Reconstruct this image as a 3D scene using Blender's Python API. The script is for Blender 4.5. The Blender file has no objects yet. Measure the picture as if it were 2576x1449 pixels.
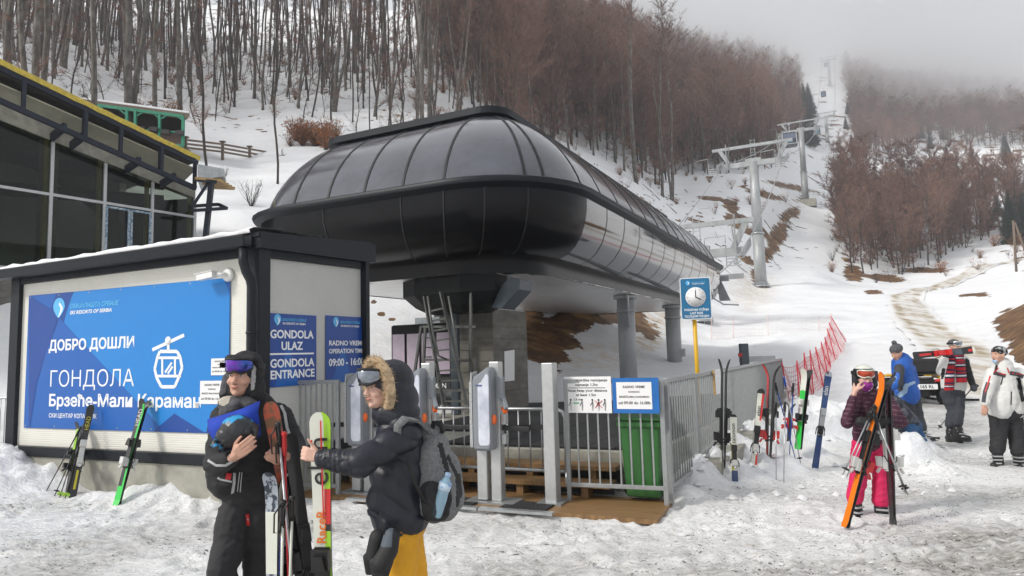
import bpy, math, random
import numpy as np
from mathutils import Vector, Matrix, noise
R=math.radians
sc=bpy.context.scene
# ---------------------------------------------------------------- camera
F=1700.; PITCH=R(5.4); ROLL=R(-1.54); CZ=1.8
cam=bpy.data.objects.new('camera',bpy.data.cameras.new('camera'))
sc.collection.objects.link(cam); sc.camera=cam
cam.data.sensor_width=36; cam.data.lens=36*F/2576; cam.data.clip_start=.1; cam.data.clip_end=4000
MC=Matrix.Rotation(math.pi/2+PITCH,3,'X')@Matrix.Rotation(ROLL,3,'Z')
cam.matrix_world=Matrix.Translation((0,0,CZ))@MC.to_4x4()
# ---------------------------------------------------------------- sky, sun, exposure
SUN_EL=R(38); SUN_AZ=R(-114)      # azimuth from +Y towards +X: sun stands behind the camera, to its left
world=bpy.data.worlds.new('World'); sc.world=world; world.use_nodes=True
nt=world.node_tree; nt.nodes.clear()
sky=nt.nodes.new('ShaderNodeTexSky'); sky.sky_type='NISHITA'; sky.sun_disc=False
sky.sun_elevation=SUN_EL; sky.sun_rotation=SUN_AZ; sky.dust_density=4; sky.air_density=1.5
hs=nt.nodes.new('ShaderNodeHueSaturation'); hs.inputs['Saturation'].default_value=.12
mx=nt.nodes.new('ShaderNodeMix'); mx.data_type='RGBA'; mx.inputs[0].default_value=.72
mx.inputs[7].default_value=(5.7,5.85,6.05,1)
bg=nt.nodes.new('ShaderNodeBackground'); bg.inputs[1].default_value=.1
out=nt.nodes.new('ShaderNodeOutputWorld')
nt.links.new(sky.outputs[0],hs.inputs['Color']); nt.links.new(hs.outputs[0],mx.inputs[6])
nt.links.new(mx.outputs[2],bg.inputs[0]); nt.links.new(bg.outputs[0],out.inputs[0])
sun=bpy.data.objects.new('sun',bpy.data.lights.new('sun','SUN')); sc.collection.objects.link(sun)
sun.data.energy=2.3; sun.data.angle=R(10); sun.data.color=(1,.95,.88)
sd=Vector((math.sin(SUN_AZ)*math.cos(SUN_EL),math.cos(SUN_AZ)*math.cos(SUN_EL),math.sin(SUN_EL)))
sun.rotation_euler=sd.to_track_quat('Z','Y').to_euler()
sc.view_settings.view_transform='Standard'; sc.view_settings.look='None'; sc.view_settings.exposure=.38; sc.view_settings.gamma=1
sc.cycles.use_denoising=True; sc.cycles.max_bounces=8; sc.cycles.volume_bounces=5; sc.cycles.transparent_max_bounces=24
sc.cycles.use_light_tree=False
# ---------------------------------------------------------------- pixel -> point helpers (2576x1449 reading of the photograph)
def ray(x,y): return MC@Vector(((x-1288)/F,-(y-724.5)/F,-1))
def P(x,y,Y): d=ray(x,y); return Vector((0,0,CZ))+d*(Y/d.y)
def G(x,y,z=0): d=ray(x,y); return Vector((0,0,CZ))+d*((z-CZ)/d.z)
def onplane(x,y,o,n):
    d=ray(x,y); o=Vector(o); n=Vector(n); c=Vector((0,0,CZ))
    return c+d*((o-c).dot(n)/d.dot(n))
# ---------------------------------------------------------------- materials
M={}
def nd(t,k,**kw):
    n=t.nodes.new(k)
    for a,b in kw.items():
        if a in n.inputs: n.inputs[a].default_value=b
        else: setattr(n,a,b)
    return n
def mat(name,col,rough=.6,metal=0,var=.12,scale=6,bump=0,bscale=None,stretch=None,coat=0,spec=.5,col2=None,thr=None,alpha=1,subsurf=0):
    m=bpy.data.materials.new(name); m.use_nodes=True; t=m.node_tree; b=t.nodes['Principled BSDF']
    b.inputs['Roughness'].default_value=rough; b.inputs['Metallic'].default_value=metal
    b.inputs['Coat Weight'].default_value=coat; b.inputs['Specular IOR Level'].default_value=spec
    tc=nd(t,'ShaderNodeTexCoord'); mp=nd(t,'ShaderNodeMapping')
    if stretch: mp.inputs['Scale'].default_value=stretch
    t.links.new(tc.outputs['Object'],mp.inputs[0])
    nz=nd(t,'ShaderNodeTexNoise',Scale=scale,Detail=5,Roughness=.6); t.links.new(mp.outputs[0],nz.inputs[0])
    rp=nd(t,'ShaderNodeValToRGB'); e=rp.color_ramp.elements
    c=Vector(col[:3]); c2=Vector(col2[:3]) if col2 else c*(1+var)
    c1=c if col2 else c*(1-var)
    lo,hi=thr or (.3,.7)
    e[0].position=lo; e[1].position=hi; e[0].color=(*c1,1); e[1].color=(*[min(1,q) for q in c2],1)
    t.links.new(nz.outputs[0],rp.inputs[0]); t.links.new(rp.outputs[0],b.inputs['Base Color'])
    if bump:
        n2=nd(t,'ShaderNodeTexNoise',Scale=bscale or scale*4,Detail=6,Roughness=.65); t.links.new(mp.outputs[0],n2.inputs[0])
        bp=nd(t,'ShaderNodeBump',Strength=bump,Distance=.02); t.links.new(n2.outputs[0],bp.inputs['Height']); t.links.new(bp.outputs[0],b.inputs['Normal'])
    if alpha<1: b.inputs['Alpha'].default_value=alpha
    if subsurf: b.inputs['Subsurface Weight'].default_value=subsurf; b.inputs['Subsurface Radius'].default_value=(.01,.004,.002)
    M[name]=m; return m
def ribs(m,axis,freq,strength=.4,dist=.01):
    t=m.node_tree; b=t.nodes['Principled BSDF']
    tc=nd(t,'ShaderNodeTexCoord'); w=nd(t,'ShaderNodeTexWave',Scale=freq); w.bands_direction=axis
    t.links.new(tc.outputs['Object'],w.inputs[0]); bp=nd(t,'ShaderNodeBump',Strength=strength,Distance=dist)
    t.links.new(w.outputs[1],bp.inputs['Height']); t.links.new(bp.outputs[0],b.inputs['Normal'])
def glassmat(name,tint,gl=.12,rough=.03):
    m=bpy.data.materials.new(name); m.use_nodes=True; t=m.node_tree; t.nodes.clear()
    o=nd(t,'ShaderNodeOutputMaterial'); tr=nd(t,'ShaderNodeBsdfTransparent',Color=(*tint,1)); g=nd(t,'ShaderNodeBsdfGlossy',Roughness=rough)
    f=nd(t,'ShaderNodeLayerWeight',Blend=.35); a=nd(t,'ShaderNodeMath',operation='MULTIPLY_ADD'); a.inputs[1].default_value=.28; a.inputs[2].default_value=gl
    mxs=nd(t,'ShaderNodeMixShader'); t.links.new(f.outputs[0],a.inputs[0]); t.links.new(a.outputs[0],mxs.inputs[0])
    t.links.new(tr.outputs[0],mxs.inputs[1]); t.links.new(g.outputs[0],mxs.inputs[2]); t.links.new(mxs.outputs[0],o.inputs[0]); M[name]=m; return m
mat('concrete',(.33,.32,.275),.85,var=.28,scale=3,bump=.5,bscale=30)
mat('concrete_dark',(.13,.125,.11),.85,var=.3,scale=2.5,bump=.5,bscale=20,stretch=(1,1,3))
mat('anthracite',(.013,.016,.021),.45,var=.2,scale=20,spec=.22)
mat('steel_navy',(.016,.021,.034),.45,var=.15,scale=8,spec=.25)
mat('galvanised',(.42,.44,.45),.42,.75,var=.14,scale=5,bump=.08)
mat('galv_tower',(.34,.355,.36),.5,.25,var=.2,scale=1.5,bump=.08,stretch=(1,1,.4))
mat('galv_dark',(.11,.115,.11),.5,.4,var=.2,scale=5)
mat('alu',(.50,.51,.51),.4,.6,var=.08,scale=12)
mat('rail_grey',(.34,.355,.36),.45,.45,var=.1,scale=15)
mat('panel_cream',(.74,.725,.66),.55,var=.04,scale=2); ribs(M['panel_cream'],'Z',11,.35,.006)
mat('panel_cream_shaded',(.52,.52,.5),.55,var=.04,scale=2); ribs(M['panel_cream_shaded'],'Z',11,.35,.006)  # cream panel of the short wall, greyed so the colour carries its shade
mat('white_paint',(.78,.78,.77),.45,var=.04)
mat('paper',(.8,.8,.8),.6,var=.02)
mat('ink',(.02,.02,.022),.6,var=.02)
mat('ink_blue',(.03,.05,.25),.6,var=.02)
mat('black_plastic',(.013,.013,.014),.4,var=.2,scale=30)
mat('black_gloss',(.004,.0045,.006),.24,var=.1,scale=2,spec=.2)
mat('black_mirror',(.012,.012,.014),.10,var=.1,scale=2,spec=1.0,coat=.8,bump=.03,bscale=1.2)
mat('wood_deck',(.22,.125,.05),.5,var=.35,scale=5,stretch=(1,12,1),bump=.2)
mat('wood_pale',(.45,.30,.13),.65,var=.3,scale=6,stretch=(1,1,8),bump=.2)
mat('wood_old',(.16,.12,.09),.8,var=.35,scale=5,stretch=(8,1,1),bump=.3)
mat('wood_brown',(.09,.055,.04),.75,var=.35,scale=9,bump=.3)
mat('green_paint',(.02,.24,.14),.5,var=.15)
mat('bin_green',(.035,.145,.035),.38,var=.12,scale=3)
mat('rubber',(.016,.016,.017),.75,var=.3,scale=20,bump=.3)
mat('mat_black',(.02,.02,.022),.7,var=.3,scale=8,bump=.5,bscale=60)
mat('orange',(.75,.13,.02),.4,var=.06)
mat('yellow_post',(.72,.42,.015),.4,var=.08)
mat('insulation',(.55,.42,.06),.6,var=.25,scale=8,bump=.5)
mat('snow_clean',(.86,.87,.89),.6,var=.02,scale=4,bump=.5,bscale=8)
mat('red',(.55,.015,.02),.4,var=.08); mat('blue',(.015,.06,.35),.45,var=.08)
glassmat('glass_dark',(.50,.54,.49),.012)
glassmat('glass_clear',(.8,.85,.88),.10)
# ---------------------------------------------------------------- mesh helpers
WM={}
def tag(o,label=None,cat=None,group=None,kind=None):
    if label: o['label']=label
    if cat: o['category']=cat
    if group: o['group']=group
    if kind: o['kind']=kind
    return o
def thing(name,label,cat,loc=(0,0,0),rz=0,group=None):
    o=bpy.data.objects.new(name,None); sc.collection.objects.link(o); o.empty_display_size=.1
    o.location=loc; o.rotation_euler=(0,0,rz); WM[o.name]=Matrix.Translation(loc)@Matrix.Rotation(rz,4,'Z')
    return tag(o,label,cat,group)
def link(name,me,parent=None):
    o=bpy.data.objects.new(name,me); sc.collection.objects.link(o)
    if parent: o.parent=parent
    WM[o.name]=WM[parent.name] if parent else Matrix.Identity(4)
    return o
class MB:
    def __init__(s): s.v=[]; s.f=[]; s.m=[]; s.sm=[]
    def add(s,vs,fs,mi=0,sm=False):
        k=len(s.v); s.v+=[tuple(v) for v in vs]; s.f+=[tuple(i+k for i in f) for f in fs]; s.m+=[mi]*len(fs); s.sm+=[sm]*len(fs); return s
    def box(s,c,sz,rz=0,mi=0,mt=None):
        m=Matrix.Translation(c)@Matrix.Rotation(rz,4,'Z') if mt is None else Matrix.Translation(c)@mt.to_4x4()
        a,b,d=sz[0]/2,sz[1]/2,sz[2]/2
        return s.add([m@Vector((x,y,z)) for x in(-a,a) for y in(-b,b) for z in(-d,d)],[(0,1,3,2),(4,6,7,5),(0,4,5,1),(2,3,7,6),(0,2,6,4),(1,5,7,3)],mi)
    def prism(s,poly,off,mi=0):      # poly: list of 3d points, off: extrusion vector
        n=len(poly); off=Vector(off); p=[Vector(q) for q in poly]
        return s.add(p+[q+off for q in p],[tuple(range(n-1,-1,-1)),tuple(range(n,2*n))]+[(i,(i+1)%n,(i+1)%n+n,i+n) for i in range(n)],mi)
    def bar(s,p0,p1,w,h=None,up=(0,0,1),mi=0):
        p0=Vector(p0);p1=Vector(p1);d=(p1-p0).normalized();u=Vector(up)
        if abs(d.dot(u))>.97: u=Vector((0,1,0))
        sd=d.cross(u).normalized(); u=sd.cross(d); a=sd*w/2; b=u*(h or w)/2
        return s.add([p+q for p in(p0,p1) for q in(-a-b,a-b,a+b,-a+b)],[(0,1,2,3),(7,6,5,4),(0,4,5,1),(1,5,6,2),(2,6,7,3),(3,7,4,0)],mi)
    def tube(s,pts,r,n=8,mi=0,cap=True,sm=True):
        pts=[Vector(p) for p in pts]; N=len(pts); rr=[r]*N if isinstance(r,(int,float)) else list(r); vs=[]
        prev=None
        for i,p in enumerate(pts):
            d=(pts[min(i+1,N-1)]-pts[max(i-1,0)]).normalized()
            if prev is None: a=d.orthogonal().normalized()
            else:
                a=prev-d*prev.dot(d); a=a.normalized() if a.length>1e-6 else d.orthogonal().normalized()
            prev=a; b=d.cross(a)
            vs+=[p+(a*math.cos(2*math.pi*k/n)+b*math.sin(2*math.pi*k/n))*rr[i] for k in range(n)]
        fs=[(i*n+k,i*n+(k+1)%n,(i+1)*n+(k+1)%n,(i+1)*n+k) for i in range(N-1) for k in range(n)]
        s.add(vs,fs,mi,sm)
        if cap:
            s.f+= [tuple(len(s.v)-N*n+k for k in range(n-1,-1,-1)),tuple(len(s.v)-n+k for k in range(n))]; s.m+=[mi]*2; s.sm+=[False]*2
        return s
    def lathe(s,c,prof,n=16,mi=0,axis=(0,0,1),sm=True):
        q=Vector((0,0,1)).rotation_difference(Vector(axis)); c=Vector(c)
        vs=[c+q@Vector((r*math.cos(2*math.pi*k/n),r*math.sin(2*math.pi*k/n),z)) for r,z in prof for k in range(n)]
        N=len(prof); return s.add(vs,[(i*n+k,i*n+(k+1)%n,(i+1)*n+(k+1)%n,(i+1)*n+k) for i in range(N-1) for k in range(n)]+[tuple(range(n-1,-1,-1)),tuple((N-1)*n+k for k in range(n))],mi,sm)
    def ball(s,c,r,n=10,mi=0,rot=None):
        r=(r,r,r) if isinstance(r,(int,float)) else r; c=Vector(c); vs=[];m=n//2+1
        for i in range(m+1):
            a=math.pi*i/m
            for k in range(n):
                v=Vector((r[0]*math.sin(a)*math.cos(2*math.pi*k/n),r[1]*math.sin(a)*math.sin(2*math.pi*k/n),r[2]*math.cos(a)))
                vs.append(c+(rot@v if rot else v))
        return s.add(vs,[(i*n+k,(i+1)*n+k,(i+1)*n+(k+1)%n,i*n+(k+1)%n) for i in range(m) for k in range(n)],mi,True)
    def loft(s,loops,mi=0,closed=True,sm=True,cap=False):
        n=len(loops[0]); k=len(s.v); vs=[p for l in loops for p in l]
        fs=[(i*n+j,i*n+(j+1)%n,(i+1)*n+(j+1)%n,(i+1)*n+j) for i in range(len(loops)-1) for j in range(n if closed else n-1)]
        s.add(vs,fs,mi,sm)
        if cap: s.f+=[tuple(k+j for j in range(n-1,-1,-1)),tuple(k+(len(loops)-1)*n+j for j in range(n))]; s.m+=[mi]*2; s.sm+=[False]*2
        return s
    def me(s,name,mats,parent=None,bevel=0):
        me=bpy.data.meshes.new(name); W=WM[parent.name].inverted() if parent else None
        vs=[W@Vector(v) for v in s.v] if W is not None else s.v
        me.from_pydata([tuple(v) for v in vs],[],s.f)
        for m in (mats if isinstance(mats,(list,tuple)) else [mats]): me.materials.append(M[m] if isinstance(m,str) else m)
        me.polygons.foreach_set('material_index',s.m); me.polygons.foreach_set('use_smooth',s.sm); me.update(); return me
    def build(s,name,mats,parent=None,bevel=0):
        o=link(name,s.me(name,mats,parent),parent)
        if bevel:
            b=o.modifiers.new('bevel','BEVEL'); b.width=bevel; b.segments=2; b.limit_method='ANGLE'; b.angle_limit=R(40)
        return o
def each(mb,name,mats,parent=None,bevel=0):
    """every separate piece of the builder becomes an object of its own"""
    n=len(mb.v); pa=list(range(n))
    def fd(i):
        while pa[i]!=i: pa[i]=pa[pa[i]]; i=pa[i]
        return i
    for f in mb.f:
        a=fd(f[0])
        for i in f[1:]: pa[fd(i)]=a
    gr={}
    for k,f in enumerate(mb.f): gr.setdefault(fd(f[0]),[]).append(k)
    for ks in gr.values():
        q=MB(); ids=sorted({i for k in ks for i in mb.f[k]}); mp={j:i for i,j in enumerate(ids)}
        q.v=[mb.v[i] for i in ids]; q.f=[tuple(mp[i] for i in mb.f[k]) for k in ks]; q.m=[mb.m[k] for k in ks]; q.sm=[mb.sm[k] for k in ks]; q.build(name,mats,parent,bevel)
def copy_tree(o,parent=None,label=None):
    c=o.copy(); sc.collection.objects.link(c); c.parent=parent
    if label: c['label']=label
    for ch in [q for q in o.children]: copy_tree(ch,c)
    return c
def text_into(mb,s,o,u,v,size,mi=0,bold=.0,align='CENTER',sx=1,shear=0,maxw=None):
    """letter shapes as real faces laid on the plane at o (baseline), u to the right, v up"""
    cu=bpy.data.curves.new('t','FONT'); cu.body=s; cu.size=size; cu.offset=bold*size; cu.align_x=align; cu.extrude=.0008; cu.shear=shear; cu.resolution_u=3
    ob=bpy.data.objects.new('t',cu); sc.collection.objects.link(ob)
    dg=bpy.context.evaluated_depsgraph_get(); me=bpy.data.meshes.new_from_object(ob.evaluated_get(dg))
    u=Vector(u).normalized(); v=Vector(v).normalized(); n=u.cross(v)
    if maxw and len(me.vertices):
        xs=[q.co.x for q in me.vertices]; w=max(xs)-min(xs); sx=maxw/w if w>0 else 1
    mb.add([Vector(o)+u*q.co.x*sx+v*q.co.y+n*q.co.z for q in me.vertices],[tuple(p.vertices) for p in me.polygons],mi)
    bpy.data.objects.remove(ob); bpy.data.curves.remove(cu); bpy.data.meshes.remove(me)
# numpy value noise
def vn(x,y,seed=0):
    xi=np.floor(x).astype(np.int64); yi=np.floor(y).astype(np.int64); fx=x-xi; fy=y-yi
    def h(a,b):
        n=(a*374761393+b*668265263+seed*974634777)&0xffffffff; n=((n^(n>>13))*1274126177)&0xffffffff; return ((n^(n>>16))&0xffff)/65535.
    sx=fx*fx*(3-2*fx); sy=fy*fy*(3-2*fy)
    return (h(xi,yi)*(1-sx)+h(xi+1,yi)*sx)*(1-sy)+(h(xi,yi+1)*(1-sx)+h(xi+1,yi+1)*sx)*sy
def fbm(x,y,o=4,seed=0,g=.5):
    s=0;a=1;t=0
    for i in range(o): s=s+a*vn(x*2**i,y*2**i,seed+i*7); t+=a; a*=g
    return s/t
def ss(a,b,x): t=np.clip((x-a)/(b-a),0,1); return t*t*(3-2*t)
# ================================================================ terrain (one sheet)
ROWS=[0,12,18,24,30,40,50,60,71,85,100,120,145,170,200,250,285,340,400,500,650,900]
COLS=[ # photo column, then (distance, photo row of the ground there)
(-900,[(22,'z2'),(28,'z10'),(38,'z18'),(60,'z32'),(100,'z56'),(200,'z112'),(400,'z215'),(900,'z420')]),
(0,[(19,'z.8'),(24,'z7'),(28,'z11.5'),(35,190),(60,110),(100,55),(200,0),(400,-20),(900,-20)]),
(300,[(21,'z1'),(28,'z6'),(38,'z12'),(47,360),(60,270),(80,175),(100,115),(200,20),(400,-10),(900,-10)]),
(600,[(20,'z.6'),(26,600),(32,530),(45,440),(57,380),(70,300),(85,220),(100,170),(200,50),(400,0),(900,0)]),
(900,[(17,'z.6'),(21,860),(27,680),(34,560),(45,450),(57,360),(70,290),(85,220),(100,170),(200,60),(400,10),(900,0)]),
(1100,[(17,'z.55'),(20,890),(26,730),(33,600),(45,470),(60,370),(80,270),(100,200),(200,75),(400,20),(900,20)]),
(1310,[(18,'z.6'),(22,905),(25.5,850),(28,778),(34,740),(50,560),(60,450),(75,375),(90,320),(120,230),(200,110),(400,40),(900,40)]),
(1430,[(18,'z.6'),(23,925),(26,860),(29,775),(36,735),(50,600),(65,480),(80,420),(100,350),(130,270),(200,150),(400,60),(900,60)]),
(1560,[(18,'z.6'),(24,930),(28,880),(32,800),(38,765),(50,690),(65,580),(80,480),(100,430),(130,340),(200,200),(400,90),(900,90)]),
(1700,[(18,'z.5'),(24,925),(32,880),(40,830),(50,770),(60,690),(80,590),(100,515),(130,455),(160,400),(200,320),(400,150),(900,110)]),
(1820,[(18,'z.4'),(24,925),(32,885),(40,850),(50,800),(62,745),(72,690),(85,600),(100,530),(120,470),(145,430),(200,350),(300,240),(400,180),(900,100)]),
(1900,[(18,'z.3'),(24,920),(32,880),(40,840),(50,800),(62,760),(72,728),(84,690),(92,600),(110,510),(135,440),(170,400),(200,370),(300,260),(400,190),(900,100)]),
(1960,[(18,'z.3'),(24,918),(32,875),(40,830),(50,790),(62,755),(72,727),(85,690),(100,640),(112,575),(135,480),(170,430),(200,400),(300,290),(400,200),(900,100)]),
(2010,[(18,'z.3'),(24,915),(32,870),(40,825),(50,788),(62,755),(72,727),(85,685),(100,640),(120,580),(140,522),(152,480),(170,450),(200,415),(300,320),(400,230),(900,100)]),
(2060,[(18,'z.25'),(24,915),(32,870),(40,825),(50,788),(62,758),(72,730),(85,685),(100,645),(120,580),(145,522),(170,485),(200,450),(285,362),(400,215),(500,130),(900,20)]),
(2130,[(18,'z.2'),(24,915),(32,870),(40,825),(50,788),(62,758),(72,735),(85,705),(100,660),(120,600),(145,535),(170,490),(200,455),(285,365),(400,225),(500,150),(900,30)]),
(2250,[(18,'z.2'),(24,905),(32,862),(40,825),(50,785),(62,755),(72,738),(85,715),(100,690),(120,630),(145,560),(170,510),(200,465),(285,390),(400,290),(500,210),(900,100)]),
(2400,[(18,'z.2'),(24,905),(32,858),(40,825),(50,780),(62,745),(72,725),(85,700),(100,668),(120,620),(145,560),(170,500),(200,450),(260,400),(300,385),(400,290),(500,230),(900,120)]),
(2520,[(18,'z.25'),(24,895),(32,830),(40,790),(50,755),(62,725),(72,705),(85,680),(100,645),(120,600),(145,550),(200,455),(300,385),(400,300),(500,240),(900,130)]),
(2650,[(18,'z.3'),(22,830),(27,745),(36,735),(50,720),(72,690),(100,630),(145,540),(200,450),(300,380),(500,250),(900,140)]),
(3300,[(18,'z.5'),(24,'z4'),(36,'z8'),(72,'z16'),(145,'z40'),(300,'z95'),(500,'z180'),(900,'z330')])]
TT=[];TZ=[]
for px,cl in COLS:
    ys=[0,12.5];zs=[0,0];ts=[ray(px,900).x/ray(px,900).y]*2
    for Y,py in cl:
        if isinstance(py,str): z=float(py[1:]); t=ray(px,700).x/ray(px,700).y
        else: q=P(px,py,Y); z=q.z; t=q.x/q.y
        ys.append(Y);zs.append(z);ts.append(t)
    TT.append(np.interp(ROWS,ys,ts)); TZ.append(np.interp(ROWS,ys,zs))
TT=np.array(TT);TZ=np.array(TZ)
YD=np.concatenate([np.arange(0,20,.5),np.geomspace(20,900,160)])
TD=np.linspace(-1.75,1.45,500)
ZG=np.zeros((len(YD),len(TD)))
for i,Y in enumerate(YD):
    cz=np.array([np.interp(Y,ROWS,TZ[c]) for c in range(len(COLS))]); ct=np.array([np.interp(Y,ROWS,TT[c]) for c in range(len(COLS))])
    ZG[i]=np.interp(TD,ct,cz)
for _ in range(3):   # light smoothing so that no facets show
    ZG[:,1:-1]=(ZG[:,:-2]+2*ZG[:,1:-1]+ZG[:,2:])/4; ZG[1:-1]=(ZG[:-2]+2*ZG[1:-1]+ZG[2:])/4
ZG=np.where(ZG>170,170+60*(1-np.exp(-(ZG-170)/60)),ZG)
def proj(x,y,z):
    a=MC.transposed(); zz=z-CZ
    cx=a[0][0]*x+a[0][1]*y+a[0][2]*zz; cy=a[1][0]*x+a[1][1]*y+a[1][2]*zz; cz=a[2][0]*x+a[2][1]*y+a[2][2]*zz
    cz=np.minimum(cz,-.01); return 1288+F*cx/-cz, 724.5-F*cy/-cz
def base_z(x,y):
    yy=np.clip(y,.3,899); t=np.clip(x/yy,TD[0],TD[-1])
    i=np.clip(np.searchsorted(YD,yy)-1,0,len(YD)-2); fi=(yy-YD[i])/(YD[i+1]-YD[i])
    tj=(t-TD[0])/(TD[1]-TD[0]); j=np.clip(tj.astype(int),0,len(TD)-2); fj=tj-j
    z=(ZG[i,j]*(1-fj)+ZG[i,j+1]*fj)*(1-fi)+(ZG[i+1,j]*(1-fj)+ZG[i+1,j+1]*fj)*fi
    # behind and beside the camera a valley side rises gently
    return z
MOUNDS=[] # x,y,sx,sy,h : banks of shovelled snow
def mound(px,py,rx,ry,h,z0=0):
    q=G(px,py,z0); MOUNDS.append((q.x,q.y,rx,ry,h))
mound(10,1235,.9,.5,.5); mound(-60,1240,1.5,.8,.6); mound(70,1245,.5,.35,.22); mound(280,1262,.7,.2,.12); mound(430,1262,.7,.25,.26); mound(490,1275,.4,.2,.12)
mound(180,1235,.8,.25,.1)
for a in [(1765,1225,.35,.3,.35),(1800,1200,.45,.35,.42),(1850,1215,.4,.3,.38),(1905,1205,.4,.3,.34),(1960,1200,.35,.3,.3),(2010,1160,.5,.4,.34),(1960,1150,.5,.5,.36),
          (2060,1130,.5,.4,.3),(2100,1110,.6,.5,.45),(2060,1080,.9,.7,.5),(2150,1080,.8,.6,.45),(2000,1090,.6,.6,.42),(1900,1120,.5,.5,.45),(2280,1170,.4,.3,.42),(2310,1150,.35,.35,.35),(2240,1130,.6,.4,.3),(2350,1195,.3,.3,.15),(1720,1255,.25,.25,.2),
          (1840,1160,.5,.4,.5)]: mound(*a)
def ground_z(x,y):
    x=np.asarray(x,float); y=np.asarray(y,float); z=base_z(x,y)
    m=np.zeros_like(z)
    for mx_,my,sx,sy,h in MOUNDS: m=np.maximum(m,h*np.exp(-(((x-mx_)/sx)**2+((y-my)/sy)**2)))
    near=1-ss(30,60,y)
    lump=(fbm(x*3.1,y*3.1,3,11)-.45)
    z=z+m*(1+.45*(fbm(x*2.6,y*2.6,3,3)-.5)*2+.3*(fbm(x*9,y*9,2,23)-.5))
    fl=1-ss(9,20,y); z=z+near*(.05*(fbm(x*1.7,y*3.5,4,5,.6)-.5)+.06*m*lump*4)+fl*(.028*(np.abs(fbm(x*5.3,y*8.5,3,15,.6)-.5)*-2+.3)+.03*np.clip(fbm(x*9,y*14,2,19)-.55,0,1))
    far=ss(15,40,y); z=z+far*((fbm(x/9,y/9,4,31)-.5)*1.6*ss(20,90,y)+(fbm(x/2.2,y/2.2,3,37)-.5)*.5)
    return z
def gz(x,y): return float(ground_z(np.array([x]),np.array([y]))[0])
def build_ground():
    def ax(a,b,d,far,k):
        c=list(np.arange(a,b,d)); p=c[-1]; s=d
        while p<far: s=max(d,abs(p-b)*k+d); p+=s; c.append(p)
        p=a; l=[]
        while p>-far: s=abs(p-a)*k+d; p-=s; l.append(p)
        return np.array(l[::-1]+c)
    xs=ax(-8,11,.045,700,.03)
    ys=[-500,-300,-120,-50,-20,-8,-3,-1,0,1,2]; y=3.
    while y<15: ys.append(y); y+=.045
    while y<760: ys.append(y); y+=.045+(y-15)*.0085
    ys=np.array(ys); X,Y=np.meshgrid(xs,ys); Z=ground_z(X,Y)
    Z=np.where(Y<0,(np.clip(-Y-40,0,2000)**1.0)*.12,Z)
    r_=random.Random(12)
    for i in range(230):     # boot prints trodden into the snow
        q=G(r_.uniform(-100,2650),1120+330*r_.random()**.8); a=r_.gauss(1.2,.7); ca,sa=math.cos(a),math.sin(a)
        for s_ in (0,1):
            cx,cy=q.x+ca*s_*.32-sa*s_*.16,q.y+sa*s_*.32+ca*s_*.16; i0,i1=np.searchsorted(xs,[cx-.3,cx+.3]); j0,j1=np.searchsorted(ys,[cy-.3,cy+.3])
            dx,dy=X[j0:j1,i0:i1]-cx,Y[j0:j1,i0:i1]-cy; u=(dx*ca+dy*sa)/.16; v=(-dx*sa+dy*ca)/.075; rr=np.sqrt(u**2+v**2)
            Z[j0:j1,i0:i1]+=-.024*np.exp(-rr**4)+.014*np.exp(-((rr-1.35)/.35)**2)
    nx,ny=len(xs),len(ys); me=bpy.data.meshes.new('ground')
    me.vertices.add(nx*ny); me.vertices.foreach_set('co',np.stack([X,Y,Z],-1).reshape(-1).astype(np.float32))
    i=np.arange((nx-1)*(ny-1)); a=(i//(nx-1))*nx+i%(nx-1); q=np.stack([a,a+1,a+1+nx,a+nx],-1)
    me.loops.add(q.size); me.loops.foreach_set('vertex_index',q.reshape(-1).astype(np.int32))
    me.polygons.add(len(q)); me.polygons.foreach_set('loop_start',(np.arange(len(q))*4).astype(np.int32))
    me.polygons.foreach_set('use_smooth',np.ones(len(q),bool)); me.update(calc_edges=True)
    # earth: exposed soil where banks were cut and where the snow has worn off
    px,py=proj(X,Y,Z); n=fbm(X*.9+Z*.7,Y*.6+Z*1.25,6,41,.78); n2=fbm(X*.35,Y*.35,4,47)
    E=np.zeros_like(Z); O=np.zeros_like(Z)
    def el(cx,cy,rx,ry,y0,y1,w=1,A=None,ang=0):
        dx,dy=px-cx,py-cy; c,s=math.cos(ang),math.sin(ang); u=(dx*c+dy*s)/rx; v=(-dx*s+dy*c)/ry
        k=w*(1-ss(.45,1.45,np.sqrt(u*u+v*v)+(n-.5)*1.2))*((Y>y0)&(Y<y1)); (E if A is None else A)[:]=np.maximum(E if A is None else A,k)
    el(1375,865,75,62,20,32,1); el(1440,808,75,40,22,34,1,ang=-.5); el(1340,835,30,70,20,32); el(1530,790,80,24,24,42); el(1590,800,50,28,24,45,1,ang=.5); el(1640,830,30,30,26,50,.55)
    el(1660,790,60,60,25,60,.75,O); el(1620,850,60,40,24,50,.8,O); el(1500,900,120,40,18,30,.45,O); el(1890,730,60,50,50,90,.5,O)
    el(2555,815,50,62,18,40,1); el(2590,860,60,60,16,40,1); el(2520,775,30,14,22,42,.8); el(2440,740,60,10,25,60,.7)
    for a in [(1985,540,40,18,-.6),(1955,600,40,22,-.7),(1930,640,45,22,-.8),(1960,575,30,15,-.4),(1900,585,55,12,.2),(1870,550,50,14,.2),(1905,690,22,30,.3),(1880,655,30,12,.5),(1990,470,80,9,.2),(1925,490,60,12,.25),(1840,520,30,20,.6),(1700,640,60,8,.1),(1590,500,40,6,0),(1855,560,40,20,.1),(1790,500,50,7,.1),(2015,500,30,8,-.4),(2000,535,14,20,0),(2150,690,34,26,.3),(2230,700,60,12,.1),(2330,680,70,10,0),(2130,655,30,8,.9),(2200,735,30,8,0),(2110,600,20,12,.5),(1760,560,40,8,.3)]:
        el(a[0],a[1],a[2]*.9,a[3]*.85,60,170,.78,None,a[4])
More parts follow.
